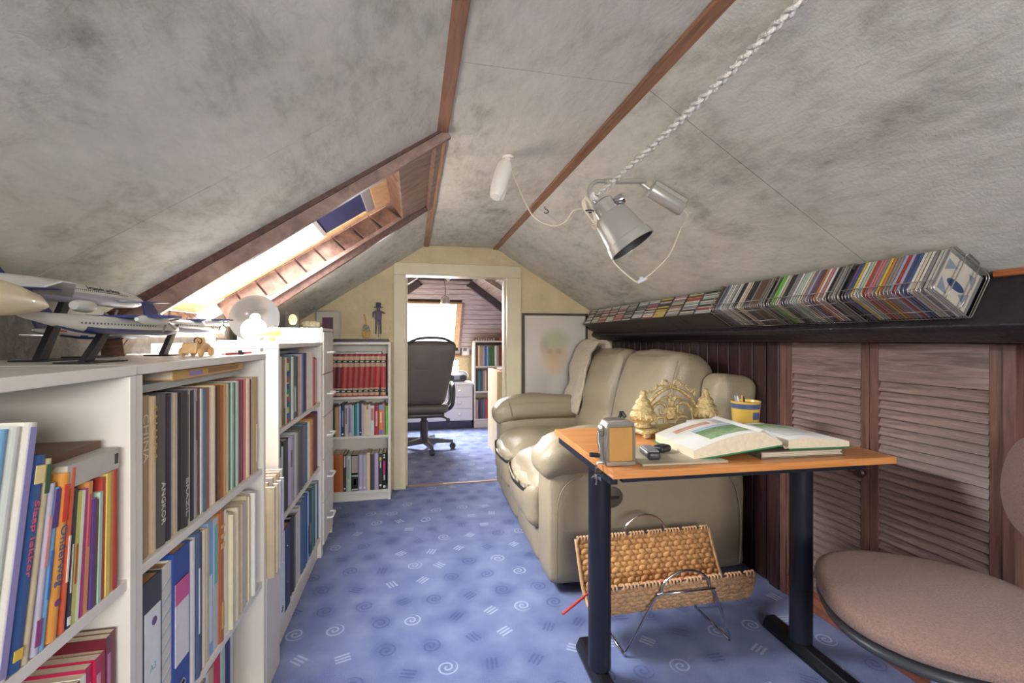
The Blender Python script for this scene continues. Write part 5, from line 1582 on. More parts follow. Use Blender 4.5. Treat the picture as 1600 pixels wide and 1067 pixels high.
M_FLEECE = mat('beige_fleece', (206, 192, 166), 0.95, vary=0.12, vscale=60, bump=1.0, bscale=160, sheen=0.5)
o = ribbon([(1.17, 0.60), (1.205, 0.74), (1.235, 0.90), (1.28, 1.045), (1.345, 1.135), (1.43, 1.125), (1.47, 1.02)][::-1], 3.16, 3.50, 0.035, 'fleece_throw', M_FLEECE, 0.02)
tag(o, 'beige fleece throw draped over the far corner of the sofa back', 'throw')

# ================================================================== portrait on the wall
def portrait_mat():
    m, nt, bs = node_mat('faded_soft_portrait')
    tc = nt.nodes.new('ShaderNodeTexCoord')
    sx = nt.nodes.new('ShaderNodeSeparateXYZ')
    nt.links.new(tc.outputs['Object'], sx.inputs[0])
    X, Z = sx.outputs[0], sx.outputs[2]
    def blob(cx, cz, rx, rz, soft):
        dx = M_(nt, 'DIVIDE', M_(nt, 'SUBTRACT', X, cx), rx)
        dz = M_(nt, 'DIVIDE', M_(nt, 'SUBTRACT', Z, cz), rz)
        r = M_(nt, 'SQRT', M_(nt, 'ADD', M_(nt, 'MULTIPLY', dx, dx), M_(nt, 'MULTIPLY', dz, dz)))
        n = nt.nodes.new('ShaderNodeMapRange')
        n.interpolation_type = 'SMOOTHSTEP'
        n.inputs[1].default_value = 1 + soft
        n.inputs[2].default_value = 1 - soft
        nt.links.new(r, n.inputs[0])
        return n.outputs[0]
    c = rgb(212, 205, 194)
    layers = [(0.0, 0.05, 0.26, 0.26, 0.6, (182, 178, 172), 0.8), (0.02, 0.16, 0.07, 0.20, 0.6, (206, 200, 194), 0.8), (-0.01, 0.40, 0.105, 0.155, 0.35, (208, 186, 156), 0.95),
              (0.0, 0.52, 0.115, 0.085, 0.45, (182, 184, 158), 0.85), (-0.095, 0.48, 0.035, 0.06, 0.6, (172, 160, 144), 0.6), (-0.01, 0.40, 0.045, 0.05, 0.9, (196, 166, 134), 0.6), (-0.05, 0.43, 0.025, 0.018, 0.9, (160, 138, 116), 0.55), (0.03, 0.43, 0.025, 0.018, 0.9, (160, 138, 116), 0.55)]
    for cx, cz, rx, rz, so, cc, am in layers:
        c = mix_col(nt, M_(nt, 'MULTIPLY', blob(cx, cz, rx, rz, so), am), c, rgb(*cc))
    nt.links.new(c, bs.inputs['Base Color'])
    bs.inputs['Roughness'].default_value = 0.35
    return m
pt = thing('framed_portrait', 'large faded portrait in a thin dark frame, on the wall right of the door', 'picture', (1.147, 3.588, 0.62))
wP, hP = 0.560, 0.742
for (x0, x1, z0, z1) in ((-wP / 2, wP / 2, 0, .018), (-wP / 2, wP / 2, hP - .018, hP), (-wP / 2, -wP / 2 + .018, .0185, hP - .0185), (wP / 2 - .018, wP / 2, .0185, hP - .0185)):
    b = MB(); b.box(x0, x1, -0.014, 0.009, z0, z1); b.build('frame', mat('dark_brown_frame', (70, 58, 50), 0.45, vary=0.1), pt, bevel=0.001)
b = MB(); b.box(-wP / 2 + .0185, wP / 2 - .0185, -0.003, 0.003, .0185, hP - .0185); b.build('print', portrait_mat(), pt)

# ================================================================== desk
TZ = 0.78
dk = thing('desk', 'small desk with orange-brown wooden top on two black steel columns', 'desk', (0.546, 1.180, 0), rad(-2.3))
M_DESK = wood_mat('cherry_desk_laminate', (196, 124, 66), (222, 154, 92), 0.35, (1.0, 12, 12), 3.5, 0.03, 0.15)
WD, DD = 0.945, 0.612
b = MB(); b.box(0, WD, 0, DD, TZ - 0.022, TZ); b.build('desktop', M_DESK, dk, bevel=0.002)
b = MB(); b.box(0.008, 0.031, 0.040, DD - 0.03, TZ - 0.050, TZ - 0.0225); b.build('side_rail', M_BLACKMETAL, dk, bevel=0.002)
b = MB(); b.box(WD - 0.10, WD - 0.07, 0.045, DD - 0.03, TZ - 0.050, TZ - 0.0225); b.build('side_rail', M_BLACKMETAL, dk, bevel=0.002)
b = MB(); b.box(0.032, WD - 0.101, 0.012, 0.034, TZ - 0.036, TZ - 0.0225); b.build('cross_rail', M_BLACKMETAL, dk, bevel=0.002)
b = MB(); b.box(0.066, WD - 0.101, DD - 0.16, DD - 0.13, TZ - 0.060, TZ - 0.0225); b.build('cross_rail', M_BLACKMETAL, dk, bevel=0.002)
for x in (0.060, 0.838):
    b = MB(); b.lathe([(0.038, 0.048), (0.038, TZ - 0.0505)], 28, Matrix.Translation((x, 0.262, 0))); c = b.build('column', M_BLACKMETAL, dk, smooth=True)
    b = MB(); b.lathe([(0.0388, 0.235), (0.0388, 0.24)], 28, Matrix.Translation((x, 0.262, 0))); b.build('column_seam', M_BLACKPL, c, smooth=True)
    b = MB()
    pr = [(-0.034, 0.0), (0.034, 0.0), (0.034, 0.018), (0.020, 0.046), (-0.020, 0.046), (-0.034, 0.018)]
    b.prism([(x + q[0], 0, q[1]) for q in pr], (0, -0.14, 0.001), (0, 0.42, 0.001)); b.build('foot', mat('black_foot_metal', (34, 36, 42), 0.3, 0.4, vary=0.05), dk, bevel=0.006)
def dpt(x, y, z=TZ):
    return Matrix.Translation(dk.location) @ Matrix.Rotation(dk.rotation_euler.z, 4, 'Z') @ Vector((x, y, z + 0.0006))

# pencil sharpener clamped to the near left corner
ps = thing('pencil_sharpener', 'silver desk pencil sharpener with amber shavings drawer on the desk corner', 'sharpener', dpt(0.046, 0.052), rad(-2.3))
M_SATIN = mat('satin_silver', (176, 170, 160), 0.28, 0.75, vary=0.06)
# shell: front frame, back and arched top, amber drawer inside
def shell(w, d, h, t):
    prof = [(-w / 2, 0.0), (w / 2, 0.0), (w / 2, h * 0.84), (w / 2 - 0.010, h * 0.97), (w / 2 - 0.022, h), (-w / 2 + 0.022, h), (-w / 2 + 0.010, h * 0.97), (-w / 2, h * 0.84)]
    return prof
b = MB()
pw_, pd_, ph_ = 0.090, 0.062, 0.132
b.prism([(x, 0, z) for x, z in shell(pw_, pd_, ph_, 0)], (0, 0.010, 0), (0, pd_, 0)); b.build('housing', M_SATIN, ps, bevel=0.004)
b = MB()
for (x0, x1, z0, z1) in ((-pw_ / 2, pw_ / 2, 0, 0.012), (-pw_ / 2, -pw_ / 2 + 0.008, 0.0125, 0.112), (pw_ / 2 - 0.008, pw_ / 2, 0.0125, 0.112), (-pw_ / 2 + 0.004, pw_ / 2 - 0.004, 0.1125, 0.126)):
    b.box(x0, x1, -0.002, 0.0095, z0, z1)
b.build('front_frame', M_SATIN, ps, bevel=0.002)
M_AMBER = mat('amber_plastic', (188, 144, 84), 0.15, vary=0.10, vscale=12, coat=0.5)
b = MB(); b.box(-pw_ / 2 + 0.0085, pw_ / 2 - 0.0085, 0.0005, 0.0098, 0.0128, 0.1118); b.build('amber_drawer', M_AMBER, ps, bevel=0.001)
b = MB(); b.lathe([(0.016, 0), (0.018, 0.004), (0.012, 0.010), (0.006, 0.012), (0, 0.012)], 20, Matrix.Translation((-pw_ / 2, 0.036, 0.098)) @ Matrix.Rotation(-pi / 2, 4, 'Y')); b.build('crank_boss', M_SATIN, ps, smooth=True)
b = MB(); b.tube(spline([(-pw_ / 2 - 0.010, 0.036, 0.098), (-pw_ / 2 - 0.013, 0.034, 0.07), (-pw_ / 2 - 0.009, 0.030, 0.045), (-pw_ / 2 - 0.012, 0.028, 0.02)], 5), 0.004, 8); b.build('crank_arm', M_SATIN, ps, smooth='all')
b = MB(); b.tube([(-pw_ / 2 - 0.012, 0.028, 0.026), (-pw_ / 2 - 0.040, 0.026, 0.030)], 0.007, 10); b.build('crank_grip', M_BLACKPL, ps, smooth=True)
for s in (-1, 1):
    b = MB(); b.cushion(-0.006, 0.006, -0.004, 0.004, 0, 0.022, 0.004, seg=6, T=Matrix.Translation((0.028 + 0.010 * s, 0.055, 0.130)) @ Matrix.Rotation(rad(-28 * s), 4, 'Y') @ Matrix.Rotation(rad(-20), 4, 'X')); b.build('pencil_grip_jaw', M_BLACKPL, ps, smooth='all')
cl = thing('table_clamp', 'small metal table clamp with wing nut under the desk corner', 'clamp', dpt(-0.010, 0.085, TZ), rad(-2.3))
b = MB(); b.tube([(0.03, 0, 0.003), (-0.004, 0, 0.004), (-0.008, 0, -0.004), (-0.008, 0, -0.062)], 0.0035, 8); b.build('rod', M_CHROME, cl, smooth=True)
b = MB()
for s in (-1, 1):
    b.hexa([(-0.008, 0, -0.040), (-0.008 + s * 0.014, -0.002, -0.052), (-0.008 + s * 0.015, 0.002, -0.046), (-0.008, 0.003, -0.036), (-0.008, 0, -0.034), (-0.008 + s * 0.014, -0.002, -0.041), (-0.008 + s * 0.015, 0.002, -0.039), (-0.008, 0.003, -0.030)])
b.lathe([(0.006, -0.045), (0.006, -0.032)], 10, Matrix.Translation((-0.008, 0, 0))); b.build('wing_nut', M_CHROME, cl)
b = MB(); b.box(-0.012, 0.012, -0.006, 0.006, -0.0275, -0.0235); b.build('jaw', M_BLACKMETAL, cl)

# papers, phone
b = MB(); b.box(0, 0.27, 0, 0.22, 0, 0.006)
o = b.build('paper_folder', mat('grey_beige_folder', (176, 164, 142), 0.6, vary=0.08, vscale=10), bevel=0.001, loc=dpt(0.105, 0.035), rot=(0, 0, rad(-4))); tag(o, 'grey-beige paper folder lying flat under the open book', 'folder')
b = MB(); b.box(0, 0.016, 0, 0.20, 0, 0.010); 
ph = thing('cordless_phone', 'small dark grey cordless handset lying on the paper folder', 'handset', dpt(0.168, 0.115, TZ + 0.006), rad(-12))
b = MB(); b.cushion(-0.020, 0.020, -0.050, 0.050, 0, 0.024, 0.009, (0, 0, 0.002), 10); b.build('body', mat('dark_handset', (62, 62, 68), 0.35, vary=0.05), ph, smooth='all')
b = MB(); b.cushion(-0.016, 0.016, -0.042, 0.040, 0.0225, 0.0272, 0.002, seg=6); b.build('keypad', mat('grey_keypad', (128, 128, 134), 0.4, vary=0.05), ph, smooth='all')
b = MB(); b.cushion(-0.028, 0.028, -0.02, 0.02, 0, 0.022, 0.009, seg=8); o = b.build('black_case', M_BLACKPL, smooth='all', loc=dpt(0.235, 0.165, TZ + 0.006), rot=(0, 0, 0.5)); tag(o, 'small black case lying behind the handset', 'case')

# open book lying over a ring binder
b = MB(); b.box(0, 0.30, 0, 0.235, 0, 0.004); b.box(0, 0.30, 0, 0.235, 0.019, 0.022); b.box(0, 0.004, 0, 0.235, 0.0045, 0.0185)
rb = b.build('binder', mat('grey_binder_cover', (112, 104, 94), 0.5, vary=0.08), bevel=0.001, loc=dpt(0.50, 0.045), rot=(0, 0, rad(-3))); tag(rb, 'grey-brown file of loose papers under the open book', 'binder')
for k in range(5):
    b = MB(); b.box(0.006, 0.292 - 0.004 * (k % 3), 0.004 + 0.002 * (k % 2), 0.232, 0.0045 + 0.0028 * k, 0.0068 + 0.0028 * k); b.build('paper_sheet', flat((206 - 6 * (k % 2), 194 - 6 * (k % 2), 172)), rb)
M_PHOTO1 = mat('printed_green_landscape', (96, 140, 84), 0.45, col2=(166, 184, 150), vscale=70)
M_PHOTO2 = mat('printed_red_rock', (176, 116, 86), 0.45, col2=(206, 170, 146), vscale=60)
M_PAGEW = mat('white_book_page', (228, 226, 222), 0.5, vary=0.02, vscale=30)
ob = thing('open_book', 'large open picture book with green cover and landscape photo', 'book', dpt(0.585, 0.055), rad(-4))
# local: spine near x = 0; left half to -0.30, right half to +0.235; depth y 0..0.25
HB = 0.255
def left_top(x):       # height of the left page surface at x (-0.30..0)
    t = (x + 0.30) / 0.30
    return 0.030 + 0.050 * math.sin(min(1.0, t * 1.12) * pi * 0.62) - (0.030 * max(0, t - 0.78) / 0.22)
def left_bot(x):
    t = (x + 0.30) / 0.30
    return 0.0042 + 0.035 * t
def right_top(x):
    t = x / 0.235
    return 0.044 + 0.022 * math.sin(min(1, t * 1.6) * pi * 0.55) * (1 - t) + 0.004 * (1 - t) - 0.002 * t
def right_bot(x):
    return 0.0262
def half(xa, xb, top, bot, name, m, y0=0.0, y1=HB, n=14, parent=None):
    b = MB()
    poly = [(xa + (xb - xa) * i / n, 0, bot(xa + (xb - xa) * i / n)) for i in range(n + 1)] + [(xb + (xa - xb) * i / n, 0, top(xb + (xa - xb) * i / n)) for i in range(n + 1)]
    v0 = [(p[0], y0, p[2]) for p in poly]; v1 = [(p[0], y1, p[2]) for p in poly]
    N = len(poly)
    f = []
    for i in range(n):
        a, c_ = i, i + 1
        d_, e_ = N - 1 - i, N - 2 - i
        f.append((a, d_, e_, c_)[::-1]); f.append((a + N, c_ + N, e_ + N, d_ + N)[::-1])
    for i in range(N):
        j = (i + 1) % N
        f.append((i, j, j + N, i + N))
    b.add(v0 + v1, f)
    o = b.build(name, m, parent if parent is not None else ob, smooth=30)
    bm = bmesh.new(); bm.from_mesh(o.data); bmesh.ops.recalc_face_normals(bm, faces=bm.faces); bm.to_mesh(o.data); bm.free()
    return o
M_GREENC = mat('green_book_cover', (40, 130, 84), 0.4, vary=0.05)
half(-0.306, -0.002, lambda x: left_bot(x) - 0.0003, lambda x: left_bot(x) - 0.0035, 'cover_board', M_GREENC, -0.004, HB + 0.004)
half(0.018, 0.240, lambda x: 0.0259, lambda x: 0.0229, 'cover_board', M_GREENC, -0.004, HB + 0.004)
b = MB(); b.tube(arc((0.008, 0, 0.0365), 0.0095, pi * 0.95, 2.05 * pi, 10), 0.0016, 6)
poly = [Vector((0.008 + r_ * math.cos(a), 0, 0.0365 + r_ * math.sin(a))) for r_, rng in ((0.0095, range(11)), (0.0070, range(10, -1, -1))) for a in [pi * (0.95 + 1.1 * k / 10) for k in rng]]
b = MB(); b.prism(poly, (0, -0.003, 0), (0, HB + 0.003, 0)); b.build('spine', mat('cream_spine_lining', (206, 190, 160), 0.6, vary=0.05), ob)
lp = half(-0.300, -0.003, left_top, left_bot, 'left_pages', [M_PAGES], 0, HB)
half(0.019, 0.235, right_top, right_bot, 'right_pages', M_PAGES, 0, HB)
def sheet(xa, xb, y0, y1, top, lift, name, m, parent, n=14):
    b = MB()
    v, f = [], []
    for s in (0, 1):
        for i in range(n + 1):
            x = xa + (xb - xa) * i / n
            for y in (y0, y1):
                v.append((x, y, top(x) + lift + s * 0.0003))
    K = 2 * (n + 1)
    for i in range(n):
        a = 2 * i
        f.append((K + a, K + a + 2, K + a + 3, K + a + 1)); f.append((a, a + 1, a + 3, a + 2))
        f.append((a, a + 2, K + a + 2, K + a)); f.append((a + 1, K + a + 1, K + a + 3, a + 3))
    b.add(v, f)
    return b.build(name, m, parent, smooth='all')
ls = sheet(-0.300, -0.004, 0.0, HB, left_top, 0.0004, 'left_page', M_PAGEW, ob)
rs = sheet(0.020, 0.235, 0.0, HB, right_top, 0.0004, 'right_page', M_PAGEW, ob)
sheet(-0.225, -0.075, 0.030, 0.125, left_top, 0.0011, 'green_photo', M_PHOTO1, ls)
sheet(-0.225, -0.075, 0.126, 0.148, left_top, 0.0011, 'sky_of_photo', mat('printed_sky', (160, 182, 206), 0.45, vary=0.05), ls)
sheet(-0.262, -0.135, 0.176, 0.206, left_top, 0.0011, 'red_photo', M_PHOTO2, ls)
sheet(0.055, 0.190, 0.175, 0.235, right_top, 0.0011, 'green_photo', M_PHOTO1, rs)
for k in range(7):
    sheet(-0.118, -0.030, 0.165 + 0.009 * k, 0.1675 + 0.009 * k, left_top, 0.0009, 'text_line', flat((170, 168, 170)), ls, 6)
for k in range(7):
    sheet(0.045, 0.185, 0.040 + 0.013 * k, 0.0425 + 0.013 * k, right_top, 0.0009, 'text_line', flat((176, 174, 176)), rs, 6)
# lifted loose page in the gutter
b = MB(); b.tube([(0, 0, 0)], 0.001) if False else None
sheet(-0.085, -0.012, -0.001, HB - 0.002, lambda x: left_top(x) + 0.010 * math.sin(pi * (x + 0.085) / 0.073), 0.0012, 'lifted_page', M_PAGEW, ob)
# beige paper at the back right
b = MB(); b.box(0, 0.21, 0, 0.29, 0, 0.002); o = b.build('beige_paper', flat((196, 178, 144)), loc=dpt(0.705, 0.285), rot=(0, 0, rad(-14))); tag(o, 'beige sheet of paper at the right back of the desk', 'paper')
b = MB(); b.box(0, 0.20, 0, 0.28, 0, 0.0035); o = b.build('magazine', flat((176, 182, 168)), loc=dpt(0.60, 0.325), rot=(0, 0, rad(-8))); tag(o, 'thin pale green magazine lying behind the open book', 'magazine')

# yellow pot with pens
mg = thing('pen_pot', 'yellow pottery pen pot with a blue rim at the back of the desk', 'pot', dpt(0.772, 0.475), 0)
M_YPOT = mat('yellow_glaze', (222, 184, 88), 0.25, vary=0.06, vscale=14, coat=0.4)
b = MB(); b.lathe([(0.0, 0.0), (0.044, 0.0), (0.048, 0.006), (0.056, 0.112), (0.0585, 0.117), (0.0535, 0.117), (0.050, 0.108), (0.044, 0.010), (0.0, 0.008)], 32); q = b.build('pot', M_YPOT, mg, smooth=True)
b = MB(); b.lathe([(0.0548, 0.088), (0.0566, 0.108)], 32); b.build('blue_band', mat('blue_glaze', (74, 90, 128), 0.3, vary=0.1, vscale=20, coat=0.4), q, smooth=True)
b = MB(); b.cushion(-0.016, 0.016, -0.0545, -0.0485, 0.046, 0.076, 0.003, seg=6, T=Matrix.Rotation(rad(8), 4, 'Z')); b.build('blue_motif', MATS['blue_glaze'], q, smooth='all')
for k, (x, y, dx, dy, c, nm) in enumerate(((-0.026, -0.01, -0.034, 0.0, (206, 206, 208), 'white'), (-0.018, 0.012, -0.030, 0.012, (170, 176, 190), 'grey'), (-0.008, -0.012, -0.026, -0.01, (30, 30, 34), 'black'), (0.002, 0.006, -0.022, 0.004, (222, 160, 50), 'yellow'), (-0.014, 0.022, -0.020, 0.02, (58, 70, 60), 'dark green'))):
    b = MB(); b.tube([(x + 0.012, y * 0.6, 0.0135), (x + dx * 0.55, y + dy * 0.5, 0.132), (x + dx * 0.6, y + dy * 0.55, 0.139)], [0.0038, 0.0038, 0.0015], 8)
    o = b.build('pen', flat(c, 0.35), smooth=True, loc=mg.location); tag(o, '%s pen standing in the yellow pen pot' % nm, 'pen', 'pens in the yellow pot')

# gilded inkstand with letter rack
gi = thing('inkstand', 'gilded rococo inkstand with two lidded urns and a scrolled letter rack', 'inkstand', dpt(0.432, 0.43), rad(0))
M_GOLD = mat('antique_gilt', (198, 176, 126), 0.34, 0.55, vary=0.25, vscale=70, bump=0.8, bscale=110)
b = MB(); b.cushion(-0.165, 0.165, -0.055, 0.055, 0.012, 0.034, 0.010, (0, 0, 0.003), 12, 0.006); b.build('base', M_GOLD, gi, smooth='all')
for s in (-1, 1):
    for yy in (-0.045, 0.045):
        b = MB(); b.cushion(s * 0.145 - 0.014, s * 0.145 + 0.014, yy - 0.012, yy + 0.012, 0.0, 0.018, 0.007, seg=8); b.build('foot', M_GOLD, gi, smooth='all')
for s in (-1, 1):
    pr = [(0.030, 0.034), (0.034, 0.040), (0.028, 0.050), (0.042, 0.062), (0.049, 0.078), (0.046, 0.090), (0.036, 0.096), (0.041, 0.101), (0.040, 0.107), (0.030, 0.118), (0.026, 0.122), (0.029, 0.127), (0.024, 0.138), (0.013, 0.146), (0.016, 0.151), (0.010, 0.158), (0.013, 0.165), (0.009, 0.173), (0.0, 0.176)]
    b = MB(); b.lathe(pr, 24, Matrix.Translation((s * 0.135, 0, 0))); u = b.build('urn', M_GOLD, gi, smooth='all')
    b = MB()
    for k in range(14):
        a = 2 * pi * k / 14
        b.cushion(-0.006, 0.006, -0.005, 0.005, -0.012, 0.012, 0.005, seg=4, T=Matrix.Translation((s * 0.135 + 0.044 * math.cos(a), 0.044 * math.sin(a), 0.074)) @ Matrix.Rotation(a, 4, 'Z'))
    b.build('gadroons', M_GOLD, u, smooth='all')
# scrolled openwork back
def scroll(pts, r, name='scroll', taper=True):
    r = r * 1.3
    P = spline(pts, 8)
    n = len(P)
    b = MB(); b.tube(P, [r * (0.55 + 0.45 * math.sin(pi * i / (n - 1))) if taper else r for i in range(n)], 8); return b.build(name, M_GOLD, gi, smooth='all')
yb_ = 0.025
for s in (-1, 1):
    scroll([(s * 0.115, yb_, 0.034), (s * 0.120, yb_, 0.075), (s * 0.100, yb_, 0.115), (s * 0.068, yb_, 0.150), (s * 0.030, yb_, 0.172), (s * 0.004, yb_, 0.178)], 0.0065)
    scroll([(s * 0.100, yb_, 0.034), (s * 0.090, yb_, 0.085), (s * 0.060, yb_, 0.118), (s * 0.030, yb_, 0.112), (s * 0.026, yb_, 0.085), (s * 0.045, yb_, 0.078), (s * 0.052, yb_, 0.095)], 0.0055)
    scroll([(s * 0.018, yb_, 0.036), (s * 0.030, yb_, 0.060), (s * 0.062, yb_, 0.062), (s * 0.068, yb_, 0.040)], 0.005)
    scroll([(s * 0.012, yb_, 0.060), (s * 0.006, yb_, 0.110), (s * 0.020, yb_, 0.140), (s * 0.050, yb_, 0.135)], 0.0055)
    # ribbon bow loops
    scroll([(0.0, yb_, 0.182), (s * 0.018, yb_, 0.204), (s * 0.036, yb_, 0.206), (s * 0.040, yb_, 0.190), (s * 0.022, yb_, 0.180), (0.0, yb_, 0.180)], 0.0032, 'bow_loop', False)
    scroll([(0.0, yb_, 0.180), (s * 0.050, yb_, 0.188), (s * 0.078, yb_, 0.166), (s * 0.086, yb_, 0.172)], 0.0028, 'bow_tail', False)
    for k, (x, zz, an) in enumerate(((0.116, 0.118, 40), (0.100, 0.145, 25), (0.082, 0.160, 60), (0.128, 0.090, 65), (0.118, 0.100, 100), (0.060, 0.170, 10), (0.070, 0.140, 120))):
        T = Matrix.Translation((s * x, yb_, zz)) @ Matrix.Rotation(rad(s * an), 4, 'Y')
        b = MB(); b.cushion(-0.0045, 0.0045, -0.002, 0.002, 0.0, 0.024, 0.0019, seg=4, T=T); b.build('leaf', M_GOLD, gi, smooth='all')
b = MB(); b.cushion(-0.020, 0.020, yb_ - 0.012, yb_ + 0.004, 0.05, 0.108, 0.012, (0.004, 0.004, 0), 8, 0.006); b.build('cherub', M_GOLD, gi, smooth='all')
b = MB(); b.cushion(-0.012, 0.012, yb_ - 0.014, yb_ + 0.006, 0.104, 0.130, 0.011, seg=8); b.build('cherub_head', M_GOLD, gi, smooth='all')
b = MB(); b.tube([(-0.11, yb_ + 0.014, 0.034), (-0.10, yb_ + 0.014, 0.10), (0.0, yb_ + 0.014, 0.150), (0.10, yb_ + 0.014, 0.10), (0.11, yb_ + 0.014, 0.034)], 0.0035, 6); b.build('rear_arch', M_GOLD, gi, smooth='all')
b = MB(); b.cushion(-0.065, 0.065, -0.018, 0.018, 0, 0.070, 0.004, seg=6); o = b.build('card_box', mat('white_card_stack', (206, 202, 194), 0.55, vary=0.05), smooth='all', loc=dpt(0.500, 0.345), rot=(0, 0, rad(4))); tag(o, 'pale grey box standing in front of the gilded inkstand', 'box')

# ================================================================== compact discs along the black beam
# local frame of a rack: origin on the beam face, e1 down the roof slope, e2 into the room
M_WIRE = mat('grey_coated_wire', (176, 170, 166), 0.3, 0.8)
M_CDBOX = mat('black_cd_tower', (70, 62, 58), 0.5, vary=0.12, vscale=20)
def cdp(a, c, y):
    """a: distance from the beam face towards the room (up the slope), c: distance below the slope, y along the beam"""
    return P1 - E1 * a + E2 * c + Vector((0, y, 0))
CDW, CDH, CDT = 0.142, 0.125, 0.0102
CD_COL = {'white': (222, 218, 212), 'grey': (140, 136, 134), 'black': (44, 42, 46), 'dark green': (52, 84, 66), 'cream': (206, 192, 164), 'red': (176, 62, 56), 'pale green': (176, 196, 182), 'yellow': (216, 190, 62),
          'brown': (112, 84, 66), 'blue': (70, 86, 134), 'orange': (202, 120, 66), 'pink': (196, 124, 130), 'bright green': (120, 190, 80), 'lilac': (170, 164, 190), 'purple': (110, 84, 130), 'light grey': (184, 182, 180)}
M_CASE = mat('clear_cd_case', (112, 110, 112), 0.12, vary=0.04, vscale=20, coat=0.6)

cd_mesh = {}
def cd_lying(col):
    """case lying across a column: spine along y at the room end, thickness along e2"""
    key = ('l', col)
    if key not in cd_mesh:
        b = MB()
        b.box(0, CDH, -CDW / 2, CDW / 2, 0, CDT)
        me = b.build('x', M_CASE).data
        o = [q for q in COL.objects if q.data == me][0]
        bpy.data.objects.remove(o)
        b = MB(); b.box(CDH + 0.0001, CDH + 0.0009, -CDW / 2 + 0.004, CDW / 2 - 0.004, 0.0012, CDT - 0.0012)
        o = b.build('x', flat(CD_COL[col], 0.3)); ms = o.data
        bpy.data.objects.remove(o)
        cd_mesh[key] = (me, ms)
    return cd_mesh[key]
def cd_standing(col, spine=False):
    """case standing across the beam (face square to y)"""
    key = ('s', col)
    if key not in cd_mesh:
        b = MB(); b.box(0, CDW, -CDT / 2, CDT / 2, 0, CDH); o = b.build('x', M_CASE); me = o.data; bpy.data.objects.remove(o)
        b = MB(); b.box(0.002, CDW + 0.0008, -CDT / 2 + 0.0012, CDT / 2 - 0.0012, -0.0008, 0.0002)
        b.box(CDW + 0.0001, CDW + 0.0009, -CDT / 2 + 0.0012, CDT / 2 - 0.0012, 0.0003, CDH - 0.002)
        b.box(0.002, CDW, -CDT / 2 + 0.0012, CDT / 2 - 0.0012, CDH + 0.0001, CDH + 0.0008)
        o = b.build('x', flat(CD_COL[col], 0.3)); ms = o.data; bpy.data.objects.remove(o)
        cd_mesh[key] = (me, ms)
    return cd_mesh[key]
# rotation taking local x -> -e1 (towards the room, up slope), y -> y, z -> -e2?  (x, y, z right handed)
ax = -E1
az = ax.cross(Vector((0, 1, 0)))            # = square to the slope
ROTM = Matrix((ax, Vector((0, 1, 0)), az)).transposed()
ROTE = ROTM.to_euler()
SG = 1 if az.dot(E2) > 0 else -1            # local z runs along SG * e2
def place_cd(meshes, label, group, a, c, y, tilt=0.0):
    o = obj('compact_disc_case', meshes[0])
    tag(o, label, 'compact disc', group)
    p = obj('insert', meshes[1], o)
    o.location = cdp(a, c, y)
    o.rotation_euler = (Matrix.Rotation(tilt, 3, az) @ ROTM).to_euler() if tilt else ROTE
    return o

# --- far part: columns of cases stacked square to the roof, spines to the room
schemes = [
    ['white', 'grey', 'light grey', 'brown', 'light grey', 'cream', 'grey', 'white', 'light grey', 'grey'],
    ['white', 'light grey', 'grey', 'cream', 'dark green', 'grey', 'black', 'white', 'light grey', 'white'],
    ['cream', 'white', 'red', 'cream', 'brown', 'white', 'pink', 'red', 'cream', 'pink'],
    ['white', 'cream', 'dark green', 'white', 'red', 'cream', 'grey', 'black', 'white', 'cream'],
    ['white', 'light grey', 'cream', 'grey', 'red', 'white', 'brown', 'cream', 'orange', 'pink'],
    ['light grey', 'grey', 'cream', 'grey', 'grey', 'black', 'grey', 'dark green', 'light grey', 'grey'],
    ['light grey', 'white', 'grey', 'dark green', 'grey', 'brown', 'white', 'grey', 'light grey', 'white'],
    ['light grey', 'white', 'purple', 'grey', 'red', 'cream', 'brown', 'white', 'grey', 'white'],
    ['yellow', 'black', 'cream', 'blue', 'black', 'yellow', 'black', 'yellow', 'yellow', 'cream'],
    ['pink', 'white', 'grey', 'light grey', 'cream', 'brown', 'grey', 'cream', 'cream', 'light grey'],
    ['cream', 'brown', 'orange', 'red', 'white', 'pale green', 'white', 'grey', 'light grey', 'black'],
    ['black', 'pale green', 'white', 'pale green', 'dark green', 'white', 'pale green', 'black', 'light grey', 'red'],
]
ncol = len(schemes)
Y_FAR, Y_NEAR = 3.50, 1.885
pitch = (Y_FAR - Y_NEAR) / ncol
TW = 0.125
groups_ = [(0, 1), (1, 6), (6, 9), (9, 10), (10, 12)]
